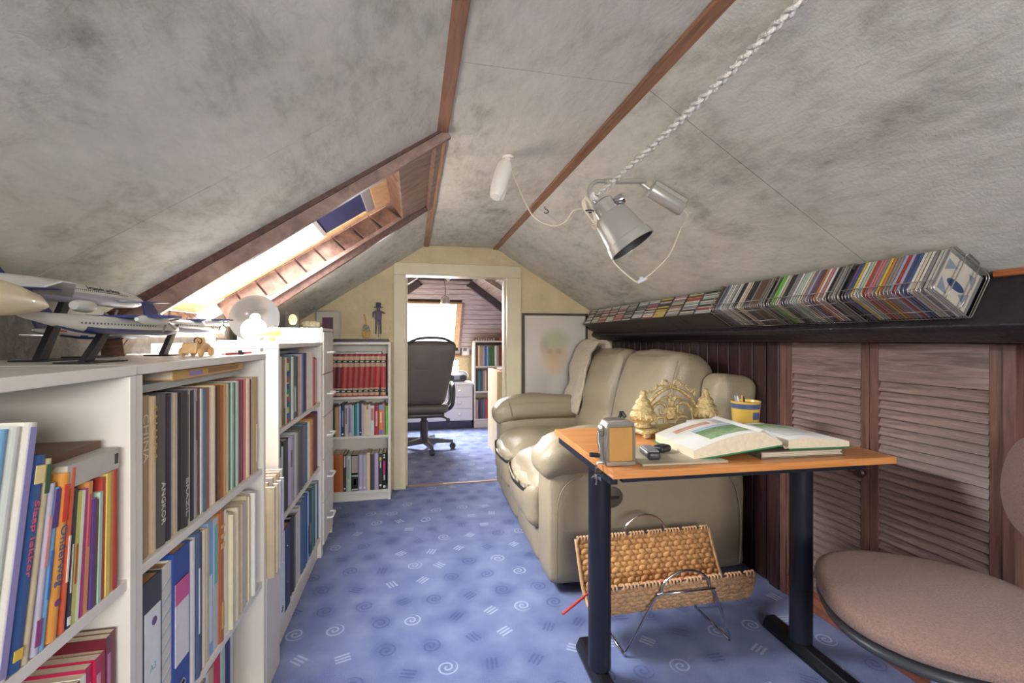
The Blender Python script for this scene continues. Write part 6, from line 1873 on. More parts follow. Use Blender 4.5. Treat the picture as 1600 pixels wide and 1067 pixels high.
for gi_, (c0, c1) in enumerate(groups_):
    y1 = Y_FAR - pitch * c0 - 0.002
    y0 = Y_FAR - pitch * c1 + 0.002
    names = ['end of the row by the portrait', 'long block of five columns', 'block with the yellow spines', 'single column before the dark gap', 'block next to the wire racks']
    rk = MB()
    a0, a1 = 0.0015, 0.136
    ctop, cbot = 0.016, 0.016 + 0.1335
    def pl(aa, ab, ca, cb_, ya, yb2):
        v = [cdp(aa, ca, ya), cdp(ab, ca, ya), cdp(ab, cb_, ya), cdp(aa, cb_, ya), cdp(aa, ca, yb2), cdp(ab, ca, yb2), cdp(ab, cb_, yb2), cdp(aa, cb_, yb2)]
        rk.hexa(v)
    pl(a0, a1, cbot - 0.004, cbot, y0, y1)               # floor of the tower
    pl(a0, a0 + 0.004, ctop, cbot - 0.0045, y0, y1)      # back
    pl(a0 + 0.0045, a1, ctop, cbot - 0.0045, y0, y0 + 0.003)
    pl(a0 + 0.0045, a1, ctop, cbot - 0.0045, y1 - 0.003, y1)
    o = rk.build('compact_disc_tower', M_CDBOX)
    bm = bmesh.new(); bm.from_mesh(o.data); bmesh.ops.recalc_face_normals(bm, faces=bm.faces); bm.to_mesh(o.data); bm.free()
    tag(o, 'black disc tower on the beam, %s' % names[gi_], 'disc rack', 'disc towers')
for ci, sch in enumerate(schemes):
    yc = Y_FAR - pitch * (ci + 0.5)
    n = 12 if ci not in (5, 9, 11) else 13
    n = min(n, 12)
    for k in range(n):
        col = sch[(k * 7 + ci) % 10] if k >= 10 else sch[k]
        c = 0.0185 + CDT * 0.0 + k * 0.01055
        # local z sign decides which face sits at c
        cc = c if SG > 0 else c + CDT
        where = 'by the portrait' if ci == 0 else 'by the wire racks' if ci == ncol - 1 else None
        lab = '%s disc case, %s from top in the %s disc column from the portrait' % (col, ordw(k + 1), ordw(ci + 1))
        yy = yc + RND.uniform(-0.0008, 0.0008)
        w = min(CDW, pitch - 0.004)
        o = place_cd(cd_lying(col), lab, 'disc cases in the towers', 0.0065 + RND.uniform(0, 0.003), cc, yy)
        o.scale = (1.0, (pitch - 0.0095) / CDW, 1.0)
# a few loose cases on top of the towers
# --- near part: three wire racks with standing cases
racks = [(1.545, 1.872, 'farthest'), (1.225, 1.540, 'middle'), (0.935, 1.220, 'nearest')]
rows3 = [
    ['brown', 'black', 'grey', 'blue', 'grey', 'white', 'light grey', 'white', 'light grey', 'grey', 'white', 'light grey', 'black', 'black', 'white', 'cream', 'cream', 'black', 'black', 'black', 'grey', 'brown', 'brown', 'brown', 'grey', 'brown'],
    ['grey', 'dark green', 'bright green', 'bright green', 'white', 'cream', 'black', 'black', 'grey', 'grey', 'white', 'pale green', 'pale green', 'white', 'cream', 'grey', 'lilac', 'purple', 'brown', 'orange', 'white', 'pink', 'white', 'black', 'grey', 'white'],
    ['black', 'purple', 'blue', 'yellow', 'white', 'pale green', 'cream', 'red', 'pink', 'pink', 'grey', 'yellow', 'orange', 'grey', 'grey', 'lilac', 'red', 'lilac', 'blue', 'blue', 'white', 'cream', 'white', 'grey', 'white', 'white'],
]
for ri, (y0, y1, nm) in enumerate(racks):
    r = thing('wire_disc_rack', '%s of the three wire disc racks on the black beam' % nm, 'disc rack', (0, 0, 0), 0, 'wire disc racks')
    A0, A1, C0, C1 = 0.003, 0.158, 0.010, 0.150      # extents of the wire cage
    def hoop(y, rr=0.0019):
        rd_ = 0.014
        pts = []
        for (a, c, a_s) in ((A1 - rd_, C0 + rd_, 0), (A1 - rd_, C1 - rd_, 1), (A0 + rd_, C1 - rd_, 2), (A0 + rd_, C0 + rd_, 3)):
            for k in range(5):
                t = (-pi / 2 + pi / 2 * k / 4) + a_s * pi / 2
                pts.append(cdp(a + rd_ * math.cos(t), c + rd_ * math.sin(t), y))
        b = MB(); b.tube(pts, rr, 6, closed=True); b.build('hoop', M_WIRE, r, smooth='all')
    hoop(y0 + 0.003); hoop(y1 - 0.003); hoop(y0 + 0.009, 0.0014)
    b = MB()
    for (a, c) in ((A1 - 0.002, C1 - 0.03), (A0 + 0.05, C1), (A0 + 0.008, C1 - 0.002), (A1 - 0.028, C1)):
        b.tube([cdp(a, c, y0 + 0.003), cdp(a, c, y1 - 0.003)], 0.0014, 6)
    b.build('long_wires', M_WIRE, r, smooth='all')
    b = MB()
    nsep = int((y1 - y0) / 0.0113)
    for k in range(nsep + 1):
        y = y0 + 0.005 + (y1 - y0 - 0.010) * k / nsep
        b.tube([cdp(A0 + 0.006, C1 - 0.0005, y), cdp(A1 - 0.012, C1 - 0.0005, y), cdp(A1 - 0.003, C1 - 0.010, y), cdp(A1 - 0.002, C1 - 0.032, y)], 0.0008, 4)
    b.build('separator_wires', M_WIRE, r, smooth='all')
    if ri == 2:
        for aa in (0.052, 0.108):
            b = MB(); b.tube([cdp(aa, C0, y0 + 0.003), cdp(aa, C0 + 0.03, y0 - 0.001), cdp(aa, C1 - 0.03, y0 - 0.001), cdp(aa, C1, y0 + 0.003)], 0.0018, 6); b.build('end_bar', M_WIRE, r, smooth='all')
        b = MB(); b.tube([cdp(0.052, C0, y0 + 0.003), cdp(0.056, C0 - 0.010, y0 + 0.002), cdp(0.10, C0 - 0.010, y0 + 0.002), cdp(0.108, C0, y0 + 0.003)], 0.0016, 6); b.build('end_loop', M_WIRE, r, smooth='all')
    n = len(rows3[ri])
    step = (y1 - y0 - 0.022) / n
    for k in range(n):
        # rows3 runs from far to near
        y = y1 - 0.008 - step * (k + 0.5)
        col = rows3[ri][k]
        c = 0.0165
        cc = c if SG > 0 else c + CDH
        lab = '%s disc case, %s from the far end of the %s wire disc rack' % (col, ordw(k + 1), nm)
        o = place_cd(cd_standing(col), lab, 'disc cases in the %s wire rack' % nm, 0.007 + RND.uniform(0, 0.002), cc, y)
        o.scale = (1, min(1.0, (step - 0.0008) / CDT), 1)
        if ri == 2 and k == n - 1:
            last = o
# the cover art of the nearest case, facing the camera
yf = -CDT / 2 - 0.0006
def cdq(pts, name, m, lift):
    b = MB(); b.prism([(x, 0, z) for x, z in pts], (0, yf - lift - 0.0004, 0), (0, yf - lift, 0)); return b.build(name, m, last)
cdq([(0.012, 0.004), (0.138, 0.004), (0.138, 0.121), (0.012, 0.121)], 'cover_art', flat((168, 160, 150)), 0)
for tri in ([(0.02, 0.02), (0.05, 0.02), (0.02, 0.055)], [(0.02, 0.07), (0.055, 0.09), (0.02, 0.112)], [(0.13, 0.02), (0.13, 0.055), (0.09, 0.03)], [(0.128, 0.112), (0.09, 0.112), (0.128, 0.075)]):
    cdq(tri, 'cover_triangle', flat((112, 118, 130)), 0.0005)
cdq([(0.075 + 0.034 * math.cos(2 * pi * k / 20), (0.074 if SG > 0 else 0.052) + 0.012 * math.sin(2 * pi * k / 20)) for k in range(20)], 'cover_oval', flat((38, 60, 96)), 0.0010)

# ================================================================== lamps, cable and rope under the ceiling
M_LAMPG = mat('silver_grey_lacquer', (176, 172, 166), 0.34, 0.35, vary=0.04)
M_LAMPW = mat('white_lacquer', (226, 222, 214), 0.35, vary=0.03)
M_CABLE = mat('cream_cable', (214, 204, 182), 0.5, vary=0.04)
nr = Vector((SR, 0, 1)).normalized()                 # outward normal of the right slope

def holder(parent, m, T, L=0.135, r=0.023):
    """ceiling holder: a rounded tube with a flat mounting side (local z along the tube, +x towards the ceiling)"""
    b = MB()
    prof = [(r * 0.80, 0.0), (r, 0.006), (r, L - 0.006), (r * 0.82, L)]
    b.lathe(prof, 24, T, sx=1.0); q = b.build('holder', m, parent, smooth=True)
    b = MB(); b.box(0.004, r + 0.008, -r * 0.72, r * 0.72, 0.004, L - 0.004, T=T); b.build('mounting_plate', m, parent, bevel=0.003)
    b = MB(); b.lathe([(0.009, -0.0015), (0.009, 0.0008), (0.0, 0.0008)], 14, T); b.build('cable_entry', mat('grey_socket', (120, 118, 116), 0.5, vary=0.04), q)
    return q
# white holder on the flat ceiling
wl = thing('white_ceiling_lamp', 'white tubular ceiling lamp holder on the flat ceiling strip', 'lamp', (0.364, 1.775, ZC))
dirw = Vector((-0.050, -0.062, -0.146)).normalized()
xw = Vector((0, 0, 1)) - dirw * dirw.z
xw.normalize()
Tw = Matrix((xw, dirw.cross(xw), dirw)).transposed().to_4x4(); Tw.translation = Vector((-0.006, -0.012, -0.040))
b = MB(); b.lathe([(0.024, -0.004), (0.031, 0.006), (0.033, 0.05), (0.031, 0.12), (0.024, 0.166), (0.018, 0.173), (0.0, 0.174)], 28, Tw); q = b.build('lamp_body', M_LAMPW, wl, smooth=True)
b = MB(); b.lathe([(0.0, -0.0058), (0.019, -0.0058), (0.019, -0.003)], 18, Tw); b.build('cable_cap', mat('grey_socket', (120, 118, 116), 0.5, vary=0.04), q)
b = MB(); b.cushion(-0.036, -0.018, -0.018, 0.018, 0.066, 0.160, 0.007, seg=8, T=Tw); b.build('cover_flap', M_LAMPW, q, smooth='all')
b = MB(); b.lathe([(0.022, -0.010), (0.024, -0.001)], 24, Matrix.Translation((0.008, 0.004, 0))); b.build('ceiling_rose', M_LAMPW, wl, smooth=True)
b = MB(); b.tube([(0.008, 0.004, -0.008), (-0.004, -0.010, -0.05)], 0.012, 12); b.build('stem', M_LAMPW, wl, smooth=True)

# silver spot lamp on its arm
sl = thing('silver_spot_lamp', 'silver-grey bell shaped spot lamp on a bent arm under the right slope', 'lamp', (0, 0, 0))
B0 = Vector((0.940, 1.536, zr(0.940))) - nr * 0.036        # middle of the holder
hd = Vector((0.158, -0.03, -0.096)); hd = (hd - nr * hd.dot(nr)).normalized()
Th = Matrix((nr, hd.cross(nr), hd)).transposed().to_4x4(); Th.translation = B0 - hd * 0.070
holder(sl, M_LAMPG, Th, 0.145, 0.027)
A_end = B0 - hd * 0.070
b = MB(); b.tube(spline([A_end + hd * 0.012, A_end - hd * 0.02, A_end - hd * 0.040 + Vector((-0.006, -0.008, 0.004)), Vector((0.80, 1.48, 1.712)), Vector((0.74, 1.46, 1.700)), Vector((0.645, 1.465, 1.694))], 8), 0.0095, 12); b.build('arm', M_LAMPG, sl, smooth='all')
b = MB(); b.tube(spline([Vector((0.645, 1.465, 1.694)), Vector((0.612, 1.466, 1.690)), Vector((0.590, 1.466, 1.662)), Vector((0.598, 1.462, 1.628)), Vector((0.622, 1.460, 1.606))], 8), 0.0062, 10); b.build('swivel_hook', M_LAMPG, sl, smooth='all')
sd = Vector((0.485, -0.244, -0.822)).normalized()           # shade axis, mouth down and to the right
sx_ = Vector((0, 1, 0)) - sd * sd.y; sx_.normalize()
Ts = Matrix((sx_, sd.cross(sx_), sd)).transposed().to_4x4() @ Matrix.Scale(1.10, 4); Ts.translation = Vector((0.630, 1.460, 1.622))
b = MB()
b.lathe([(0.0, 0.0), (0.026, 0.0), (0.034, 0.006), (0.037, 0.040), (0.037, 0.050)], 32, Ts); b.build('lamp_cap', M_LAMPG, sl, smooth=True)
b = MB(); b.lathe([(0.034, 0.048), (0.048, 0.050), (0.055, 0.058), (0.066, 0.142), (0.0705, 0.144), (0.0735, 0.172), (0.071, 0.172), (0.0685, 0.150), (0.063, 0.142), (0.052, 0.064), (0.034, 0.056)], 40, Ts); sh = b.build('shade', M_LAMPG, sl, smooth=True)
b = MB(); b.lathe([(0.0, 0.058), (0.050, 0.062), (0.0625, 0.140), (0.0680, 0.150), (0.0706, 0.1712), (0.0696, 0.1712), (0.0670, 0.151), (0.0615, 0.141), (0.049, 0.066), (0.0, 0.064)], 32, Ts); b.build('shade_lining', mat('dark_lining', (52, 48, 46), 0.6, vary=0.05), sh, smooth=True)
b = MB(); b.lathe([(0.0, 0.060), (0.014, 0.064), (0.014, 0.080), (0.022, 0.100), (0.022, 0.108), (0.0, 0.116)], 20, Ts); b.build('bulb', mat('frosted_bulb', (120, 116, 108), 0.3, vary=0.02), sh, smooth=True)
b = MB(); b.lathe([(0.0, 0), (0.016, 0.0), (0.018, 0.004), (0.018, 0.026), (0.015, 0.031), (0, 0.032)], 20, Matrix.Translation((0.668, 1.425, 1.612)) @ Matrix.Rotation(rad(62), 4, 'Y') @ Matrix.Rotation(rad(30), 4, 'X')); b.build('swivel_knob', M_CHROME, sl, smooth=True)
# cable with an inline switch from the holder round under the shade
H1 = B0 + hd * 0.076
b = MB()
sw_ = Vector((0.768, 1.432, 1.352))
b.tube(spline([H1, H1 + Vector((0.006, -0.02, -0.03)), Vector((0.915, 1.43, 1.535)), Vector((0.868, 1.42, 1.445)), Vector((0.812, 1.43, 1.384)), sw_ + Vector((0.018, 0.002, 0.012))], 10), 0.0026, 6)
b.tube(spline([sw_ + Vector((-0.018, 0, -0.006)), sw_ + Vector((-0.032, 0, 0.0)), Vector((0.690, 1.442, 1.392)), Vector((0.668, 1.448, 1.425)), Ts @ Vector((-0.02, -0.05, 0.15))], 10), 0.0026, 6)
b.build('cable', M_CABLE, sl, smooth='all')
b = MB(); Tq = Matrix.Translation(sw_) @ Matrix.Rotation(rad(-25), 4, 'Y'); b.cushion(-0.020, 0.020, -0.008, 0.008, -0.006, 0.006, 0.005, seg=8, T=Tq); b.cushion(-0.006, 0.008, -0.005, 0.005, 0.004, 0.012, 0.003, seg=6, T=Tq); b.build('inline_switch', mat('pale_switch', (204, 208, 212), 0.35, vary=0.03), sl, smooth='all')
# coil of spare cable tied to the shade
b = MB()
cc0 = Vector((0.582, 1.448, 1.582))
for k in range(5):
    aa = 0.030 + 0.004 * k
    ring_ = []
    for i in range(26):
        t = 2 * pi * i / 26
        ring_.append(cc0 + Vector((0.010 * math.cos(t) + 0.024 * math.sin(t) * 0.8 + 0.003 * k - 0.004, 0.006 * math.sin(t * 2 + k) + 0.004 * k - 0.008, -aa * 1.2 * math.sin(t) + 0.008 * math.cos(t))))
    b.tube(ring_, 0.0024, 6, closed=True)
b.build('cable_coil', M_CABLE, sl, smooth='all')
b = MB(); b.tube([cc0 + Vector((0.016 * math.cos(t), 0.016 * math.sin(t), 0.0)) for t in [2 * pi * i / 14 for i in range(14)]], 0.0022, 6, closed=True); b.build('cable_tie', M_BLACKPL, sl)
# cable hanging from the white lamp across to the coil
c1 = Tw @ Vector((0, 0, -0.005)) + Vector((0.364, 1.775, ZC))
o = MB().tube(spline([c1, c1 + Vector((0.012, -0.015, -0.012)), Vector((0.395, 1.70, 1.735)), Vector((0.425, 1.60, 1.600)), Vector((0.470, 1.52, 1.545)), Vector((0.510, 1.49, 1.552)), Vector((0.538, 1.475, 1.590)), Vector((0.575, 1.455, 1.592))], 10), 0.0028, 6).build('slack_cable', M_CABLE, smooth='all')
tag(o, 'slack cream cable hanging from the white lamp to the silver lamp', 'cable')
# braided white rope from the lamp to a hook in the ceiling
R0 = Vector((0.606, 1.452, 1.634)); R1 = Vector((0.735, 0.735, zr(0.735) - 0.020))
rope = thing('braided_rope', 'braided white rope slung from the silver lamp up to the ceiling', 'rope', (0, 0, 0))
axis = (R1 - R0); LR = axis.length; axis.normalize()
u_ = axis.cross(Vector((0, 0, 1))).normalized(); v_ = u_.cross(axis)
for s in range(3):
    pts = []
    n = 240
    for i in range(n + 1):
        t = i / n
        ph = t * LR / 0.042 * pi + s * 2 * pi / 3
        sag = -0.012 * 4 * t * (1 - t)
        pts.append(R0.lerp(R1, t) + u_ * (0.0062 * math.sin(ph)) + v_ * (0.0045 * math.sin(2 * ph)) + Vector((0, 0, sag)))
    b = MB(); b.tube(pts, 0.0056, 6); b.build('strand', mat('white_cotton_rope', (226, 220, 212), 0.85, vary=0.08, vscale=80, bump=0.6, bscale=220), rope, smooth='all')
b = MB(); b.tube([R1 + Vector((0, 0, 0.019)), R1 + Vector((0, 0, -0.004)), R1 + Vector((0, -0.010, -0.012)), R1 + Vector((0, -0.018, -0.004))], 0.0022, 6); b.build('hook', M_CHROME, rope)
b = MB(); b.cushion(-0.016, 0.016, -0.014, 0.014, -0.014, 0.014, 0.010, seg=8, wob=0.006, T=Matrix.Translation(R0)); b.build('knot', MATS['white_cotton_rope'], rope, smooth='all')
# little black hook in the slope
hk = MB()
h0 = Vector((0.688, 2.33, zr(0.688)))
hk.tube(spline([h0, h0 + Vector((0, 0, -0.012)), h0 + Vector((0.012, -0.004, -0.020)), h0 + Vector((0.016, -0.006, -0.032)), h0 + Vector((0.004, -0.006, -0.038)), h0 + Vector((-0.006, -0.004, -0.032))], 5), 0.0024, 6)
o = hk.build('ceiling_hook', M_BLACKPL, smooth='all'); tag(o, 'small black hook screwed into the right ceiling slope', 'hook')

# ================================================================== woven magazine rack under the desk
mr = thing('magazine_rack', 'woven seagrass magazine rack on bent chrome legs under the desk', 'magazine rack', (0.965, 1.635, 0), rad(-1))
M_GRASS = mat('seagrass_rope', (188, 142, 92), 0.75, vary=0.22, vscale=40, bump=0.5, bscale=200)
M_GRASSF = mat('seagrass_rope_pale', (190, 150, 112), 0.75, vary=0.25, vscale=50, bump=0.5, bscale=220)
# trough profile (y, z): front lip, bottom, back lip
def trough_raw(t):
    """t 0 (front lip) .. 1 (rear lip)"""
    pts = [(-0.135, 0.262), (-0.118, 0.19), (-0.075, 0.138), (0.0, 0.125), (0.06, 0.155), (0.105, 0.23), (0.150, 0.320)]
    x = t * (len(pts) - 1)
    i = min(int(x), len(pts) - 2)
    f = x - i
    p0 = pts[max(i - 1, 0)]; p1 = pts[i]; p2 = pts[i + 1]; p3 = pts[min(i + 2, len(pts) - 1)]
    q = []
    for k in (0, 1):
        q.append(0.5 * (2 * p1[k] + (p2[k] - p0[k]) * f + (2 * p0[k] - 5 * p1[k] + 4 * p2[k] - p3[k]) * f * f + (3 * p1[k] - p0[k] - 3 * p2[k] + p3[k]) * f ** 3))
    return q
_tr = [trough_raw(k / 200) for k in range(201)]
_al = [0.0]
for k in range(200):
    _al.append(_al[-1] + math.hypot(_tr[k + 1][0] - _tr[k][0], _tr[k + 1][1] - _tr[k][1]))
def trough(t):
    s_ = t * _al[-1]
    for k in range(200):
        if _al[k + 1] >= s_ - 1e-9:
            f_ = (s_ - _al[k]) / max(_al[k + 1] - _al[k], 1e-9)
            return [_tr[k][j] + (_tr[k + 1][j] - _tr[k][j]) * f_ for j in (0, 1)]
    return _tr[-1]
b = MB()
NX, NT = 20, 24
HWX = 0.305
knot_v, knot_f = [], []
for it in range(NT):
    t = (it + 0.5) / NT
    y, z = trough(t)
    y2, z2 = trough(min(1, t + 0.01))
    tang = Vector((0, y2 - y, z2 - z)).normalized()
    nrm = Vector((1, 0, 0)).cross(tang)
    for ix in range(NX):
        x = -HWX + 2 * HWX * (ix + 0.5 + (0.5 if it % 2 else 0.0)) / (NX + 0.5)
        c = Vector((x, y, z))
        # a fat twisted strand segment: flattened ellipsoid lying along x with a slight slant
        sl_ = 0.35 if it % 2 else -0.35
        e1 = (Vector((1, 0, 0)) + tang * sl_).normalized(); e3 = nrm; e2 = e3.cross(e1)
        k = len(b.v)
        ring = 7
        vv = []
        for a in range(5):
            th = -pi / 2 + pi * a / 4
            for q in range(ring):
                ph = 2 * pi * q / ring
                d = e1 * (0.0205 * math.sin(th)) + (e2 * math.cos(ph) * 0.0128 + e3 * math.sin(ph) * 0.0085) * math.cos(th)
                vv.append(c + d + e3 * (0.0015 if (ix + it) % 2 else -0.0015))
        ff = []
        for a in range(4):
            for q in range(ring):
                ff.append((a * ring + q, a * ring + (q + 1) % ring, (a + 1) * ring + (q + 1) % ring, (a + 1) * ring + q))
        b.add(vv, ff, 0 if t > 0.40 else 1)
w = b.build('weave', [M_GRASS, M_GRASSF], mr, smooth='all'); w['kind'] = 'stuff'
# wrapped rims with the steel rod showing
for t, nm in ((0.0, 'front'), (1.0, 'rear')):
    y, z = trough(t)
    b = MB(); b.tube([(-HWX - 0.004, y, z), (HWX + 0.004, y, z)], 0.0045, 8); rim = b.build('rim_rod', mat('dark_rod', (96, 96, 104), 0.3, 0.7, vary=0.03), mr, smooth=True)
    b = MB()
    for k in range(44):
        if k % 6 in (4,):
            continue
        x = -HWX + 2 * HWX * (k + 0.5) / 44
        b.tube([(x + 0.006 * math.sin(a) * 0.4, y + 0.0085 * math.cos(a), z + 0.0085 * math.sin(a)) for a in [2 * pi * q / 8 for q in range(8)]], 0.0042, 5, closed=True)
    b.build('rim_wrapping', M_GRASSF, rim, smooth='all')
for s in (-1, 1):
    b = MB()
    pts = [(s * HWX, *trough(k / 24)) for k in range(25)]
    b.tube(pts, 0.0085, 7); b.build('edge_rope', M_GRASSF, mr, smooth='all')
# chrome frames
def chrome(pts, name, r=0.0048):
    b = MB(); b.tube(pts, r, 10); return b.build(name, M_CHROME, mr, smooth='all')
yf_, yr_ = -0.150, 0.165
for (yy, zc_, top, nm) in ((yf_, 0.238, 0.308, 'front_frame'), (yr_, 0.305, 0.392, 'rear_frame')):
    up = arc((0.01, yy, zc_), 0.098, pi, 0, 16)
    up = [Vector((0.01 + (p.x - 0.01), yy, zc_ + (p.z - zc_) * (top - zc_) / 0.098)) for p in up]
    yb2 = -0.115 if yy < 0 else 0.105
    pts = [Vector((-0.215, yb2, 0.0055))] + [Vector((-0.10 - 0.012 * k, yy + (yb2 - yy) * k / 9.6, zc_ - (zc_ - 0.0055) * k / 9.6)) for k in range(9, 0, -1)] + up + [Vector((0.12 + 0.0105 * k, yy + (yb2 - yy) * k / 9.6, zc_ - (zc_ - 0.0055) * k / 9.6)) for k in range(1, 10)] + [Vector((0.215, yb2, 0.0055))]
    chrome(pts, nm)
    chrome([(-0.105, yy - 0.004, zc_ - 0.004), (0.125, yy - 0.004, zc_ - 0.004)], 'cross_bar', 0.0042)
for s in (-1, 1):
    chrome([(s * 0.215, -0.115, 0.0055), (s * 0.215, 0.105, 0.0055)], 'runner')
# a few magazines in the trough and a red rod sticking out
for k, (c, nm) in enumerate((((150, 196, 206), 'pale blue'), ((206, 200, 120), 'pale yellow'), ((206, 110, 100), 'coral red'))):
    b = MB(); b.box(-0.22 + 0.07 * k, 0.12 + 0.065 * k, -0.055, 0.055, 0, 0.004)
    o = b.build('magazine', flat(c), loc=(0.965 + 0.02, 1.635, 0.142 + 0.006 * k), rot=(rad(8), 0, rad(-1))); tag(o, '%s magazine lying in the woven rack' % nm, 'magazine', 'magazines in the woven rack')
b = MB(); b.tube([(0.55, 1.63, 0.118), (0.70, 1.70, 0.155)], 0.0055, 8); o = b.build('red_stick', flat((196, 74, 74)), smooth=True); tag(o, 'thin red stick poking out of the left end of the woven rack', 'stick')

# ================================================================== swivel chair at the right edge
M_TWEED = mat('mauve_brown_tweed', (152, 122, 112), 0.92, vary=0.22, vscale=240, bump=0.7, bscale=260, sheen=0.2)
M_SHELL = mat('dark_chair_shell', (58, 60, 66), 0.4, vary=0.06)
ch = thing('swivel_chair', 'mauve-brown upholstered swivel chair with dark shell, cropped by the right edge', 'chair', (1.285, 0.885, 0), rad(-35))
# local +x = rear of the chair
def pad(sx_r, sy_r, z0, z1, e, name, m, dome=0.0, n=48, rr=0.5):
    b = MB()
    rings = [(0.90, z0), (0.985, z0 + (z1 - z0) * 0.22), (1.0, z0 + (z1 - z0) * 0.5), (0.985, z0 + (z1 - z0) * 0.78), (0.95, z0 + (z1 - z0) * 0.93), (0.88, z1), (0.6, z1 + dome * 0.6), (0.3, z1 + dome * 0.9), (0.0, z1 + dome)]
    v, f = [], []
    for q, z in rings:
        for k in range(n):
            a = 2 * pi * k / n
            cx = math.copysign(abs(math.cos(a)) ** e, math.cos(a)); cy = math.copysign(abs(math.sin(a)) ** e, math.sin(a))
            v.append((cx * sx_r * q, cy * sy_r * q, z))
    for i in range(len(rings) - 1):
        for k in range(n):
            f.append((i * n + k, i * n + (k + 1) % n, (i + 1) * n + (k + 1) % n, (i + 1) * n + k))
    f.append(tuple(range(n - 1, -1, -1)))
    b.add(v, f)
    return b
pad(0.255, 0.262, 0.455, 0.508, 0.80, 'seat', M_TWEED, 0.010).build('seat', M_TWEED, ch, smooth='all')
pad(0.250, 0.257, 0.428, 0.456, 0.80, 's', M_SHELL).build('seat_shell', M_SHELL, ch, smooth='all')
b = MB(); b.lathe([(0.0, 0.415), (0.05, 0.415), (0.06, 0.4285)], 20); b.build('seat_plate', M_BLACKPL, ch)
b = MB(); b.lathe([(0.016, 0.20), (0.016, 0.4155)], 20); b.build('gas_column', M_CHROME, ch, smooth=True)
b = MB(); b.lathe([(0.034, 0.07), (0.034, 0.19), (0.026, 0.205), (0.0165, 0.207)], 20); b.build('column_sleeve', M_BLACKPL, ch, smooth=True)
for k in range(5):
    a = 2 * pi * k / 5 + 1.155
    b = MB(); T = Matrix.Rotation(a, 4, 'Z')
    b.hexa([T @ Vector(p) for p in ((0.02, -0.022, 0.075), (0.27, -0.012, 0.058), (0.27, 0.012, 0.058), (0.02, 0.022, 0.075), (0.02, -0.020, 0.115), (0.27, -0.010, 0.078), (0.27, 0.010, 0.078), (0.02, 0.020, 0.115))]); q = b.build('base_arm', M_BLACKPL, ch, bevel=0.004)
    b = MB(); b.lathe([(0.024, -0.012), (0.026, 0.0), (0.024, 0.012)], 18, T @ Matrix.Translation((0.268, 0, 0.0265)) @ Matrix.Rotation(pi / 2, 4, 'X')); b.build('castor', M_BLACKPL, q, smooth=True)
TBk = Matrix.Translation((0.235, 0, 0.79)) @ Matrix.Rotation(rad(-82), 4, 'Y')
b = pad(0.135, 0.175, 0.0, 0.045, 0.88, 'b', M_TWEED, 0.008)
b.v = [tuple(TBk @ Vector(p)) for p in b.v]
b.build('backrest', M_TWEED, ch, smooth='all')
b = pad(0.130, 0.170, -0.016, 0.001, 0.88, 'b', M_SHELL)
b.v = [tuple(TBk @ Vector(p)) for p in b.v]
b.build('backrest_shell', M_SHELL, ch, smooth='all')
b = MB(); b.tube(spline([(0.03, 0, 0.42), (0.18, 0, 0.415), (0.268, 0, 0.46), (0.268, 0, 0.62), (0.256, 0, 0.78)], 6), 0.014, 10); b.build('back_bracket', M_BLACKPL, ch, smooth='all')

# books in the dark cupboard at the far right
for k in range(8):
    c = ['black', 'cream', 'brown', 'beige', 'charcoal', 'tan', 'maroon', 'grey'][k]
    o = book_mesh('book', 0.018, 0.22, 0.15, PAL[c], 0, False, None, (), '%s book, %s from the frame post in the dark cupboard at right' % (c, ordw(k + 1)), 'book', 'books in the dark cupboard')
    o.location = (KR + 0.03, 0.925 - 0.0195 * k, 0.3806); o.rotation_euler = (0, 0, rad(-90))

# ================================================================== far room
# low white chest of drawers under the roof window
fd = thing('chest_of_drawers', 'low white chest of three drawers under the far roof window', 'chest of drawers', (0.755, 5.84, 0), 0)
M_FWHITE = mat('far_white_paint', (224, 220, 218), 0.45, vary=0.02)
wF = 1.05
b = MB(); b.box(-wF, 0, 0.012, 0.36, 0.105, 0.565); b.build('body', M_FWHITE, fd, bevel=0.003)
b = MB(); b.box(-wF - 0.01, 0.008, 0.0, 0.365, 0.5655, 0.588); b.build('top', M_FWHITE, fd, bevel=0.003)
b = MB(); b.box(-wF + 0.02, -0.01, 0.035, 0.34, 0.0, 0.1045); b.build('plinth', mat('slate_plinth', (62, 62, 84), 0.6, vary=0.05), fd)
for k in range(3):
    z0 = 0.118 + 0.1485 * k
    b = MB(); b.box(-wF + 0.012, -0.022, 0.0, 0.0115, z0, z0 + 0.140); q = b.build('drawer', M_FWHITE, fd, bevel=0.002)
    for x in (-0.17, -0.85):
        b = MB(); b.lathe([(0.010, 0), (0.010, 0.012), (0.021, 0.018), (0.022, 0.026), (0.015, 0.032), (0, 0.033)], 18, Matrix.Translation((x, -0.0005, z0 + 0.07)) @ Matrix.Rotation(pi / 2, 4, 'X')); b.build('knob', M_FWHITE, q, smooth=True)
# boombox
rbx = thing('boombox', 'grey oval portable radio on the white chest of drawers', 'radio', (0.555, 5.96, 0.589), rad(0))
b = MB(); b.cushion(-0.135, 0.135, -0.085, 0.085, 0.010, 0.125, 0.052, (0.012, 0.008, 0.004), 14); b.build('body', mat('radio_dark_grey', (92, 94, 102), 0.35, vary=0.12, vscale=20), rbx, smooth='all')
for s in (-1, 1):
    b = MB(); b.lathe([(0.0, 0.0), (0.040, 0.0), (0.043, 0.004), (0.036, 0.007), (0, 0.004)], 24, Matrix.Translation((s * 0.080, -0.090, 0.062)) @ Matrix.Rotation(pi / 2, 4, 'X')); b.build('speaker_grille', mat('radio_black', (48, 48, 54), 0.5, vary=0.1, vscale=80), rbx, smooth=True)
b = MB(); b.box(-0.10, 0.10, -0.070, 0.070, 0, 0.0105); b.build('foot', mat('radio_silver', (200, 200, 204), 0.3, 0.4, vary=0.02), rbx)
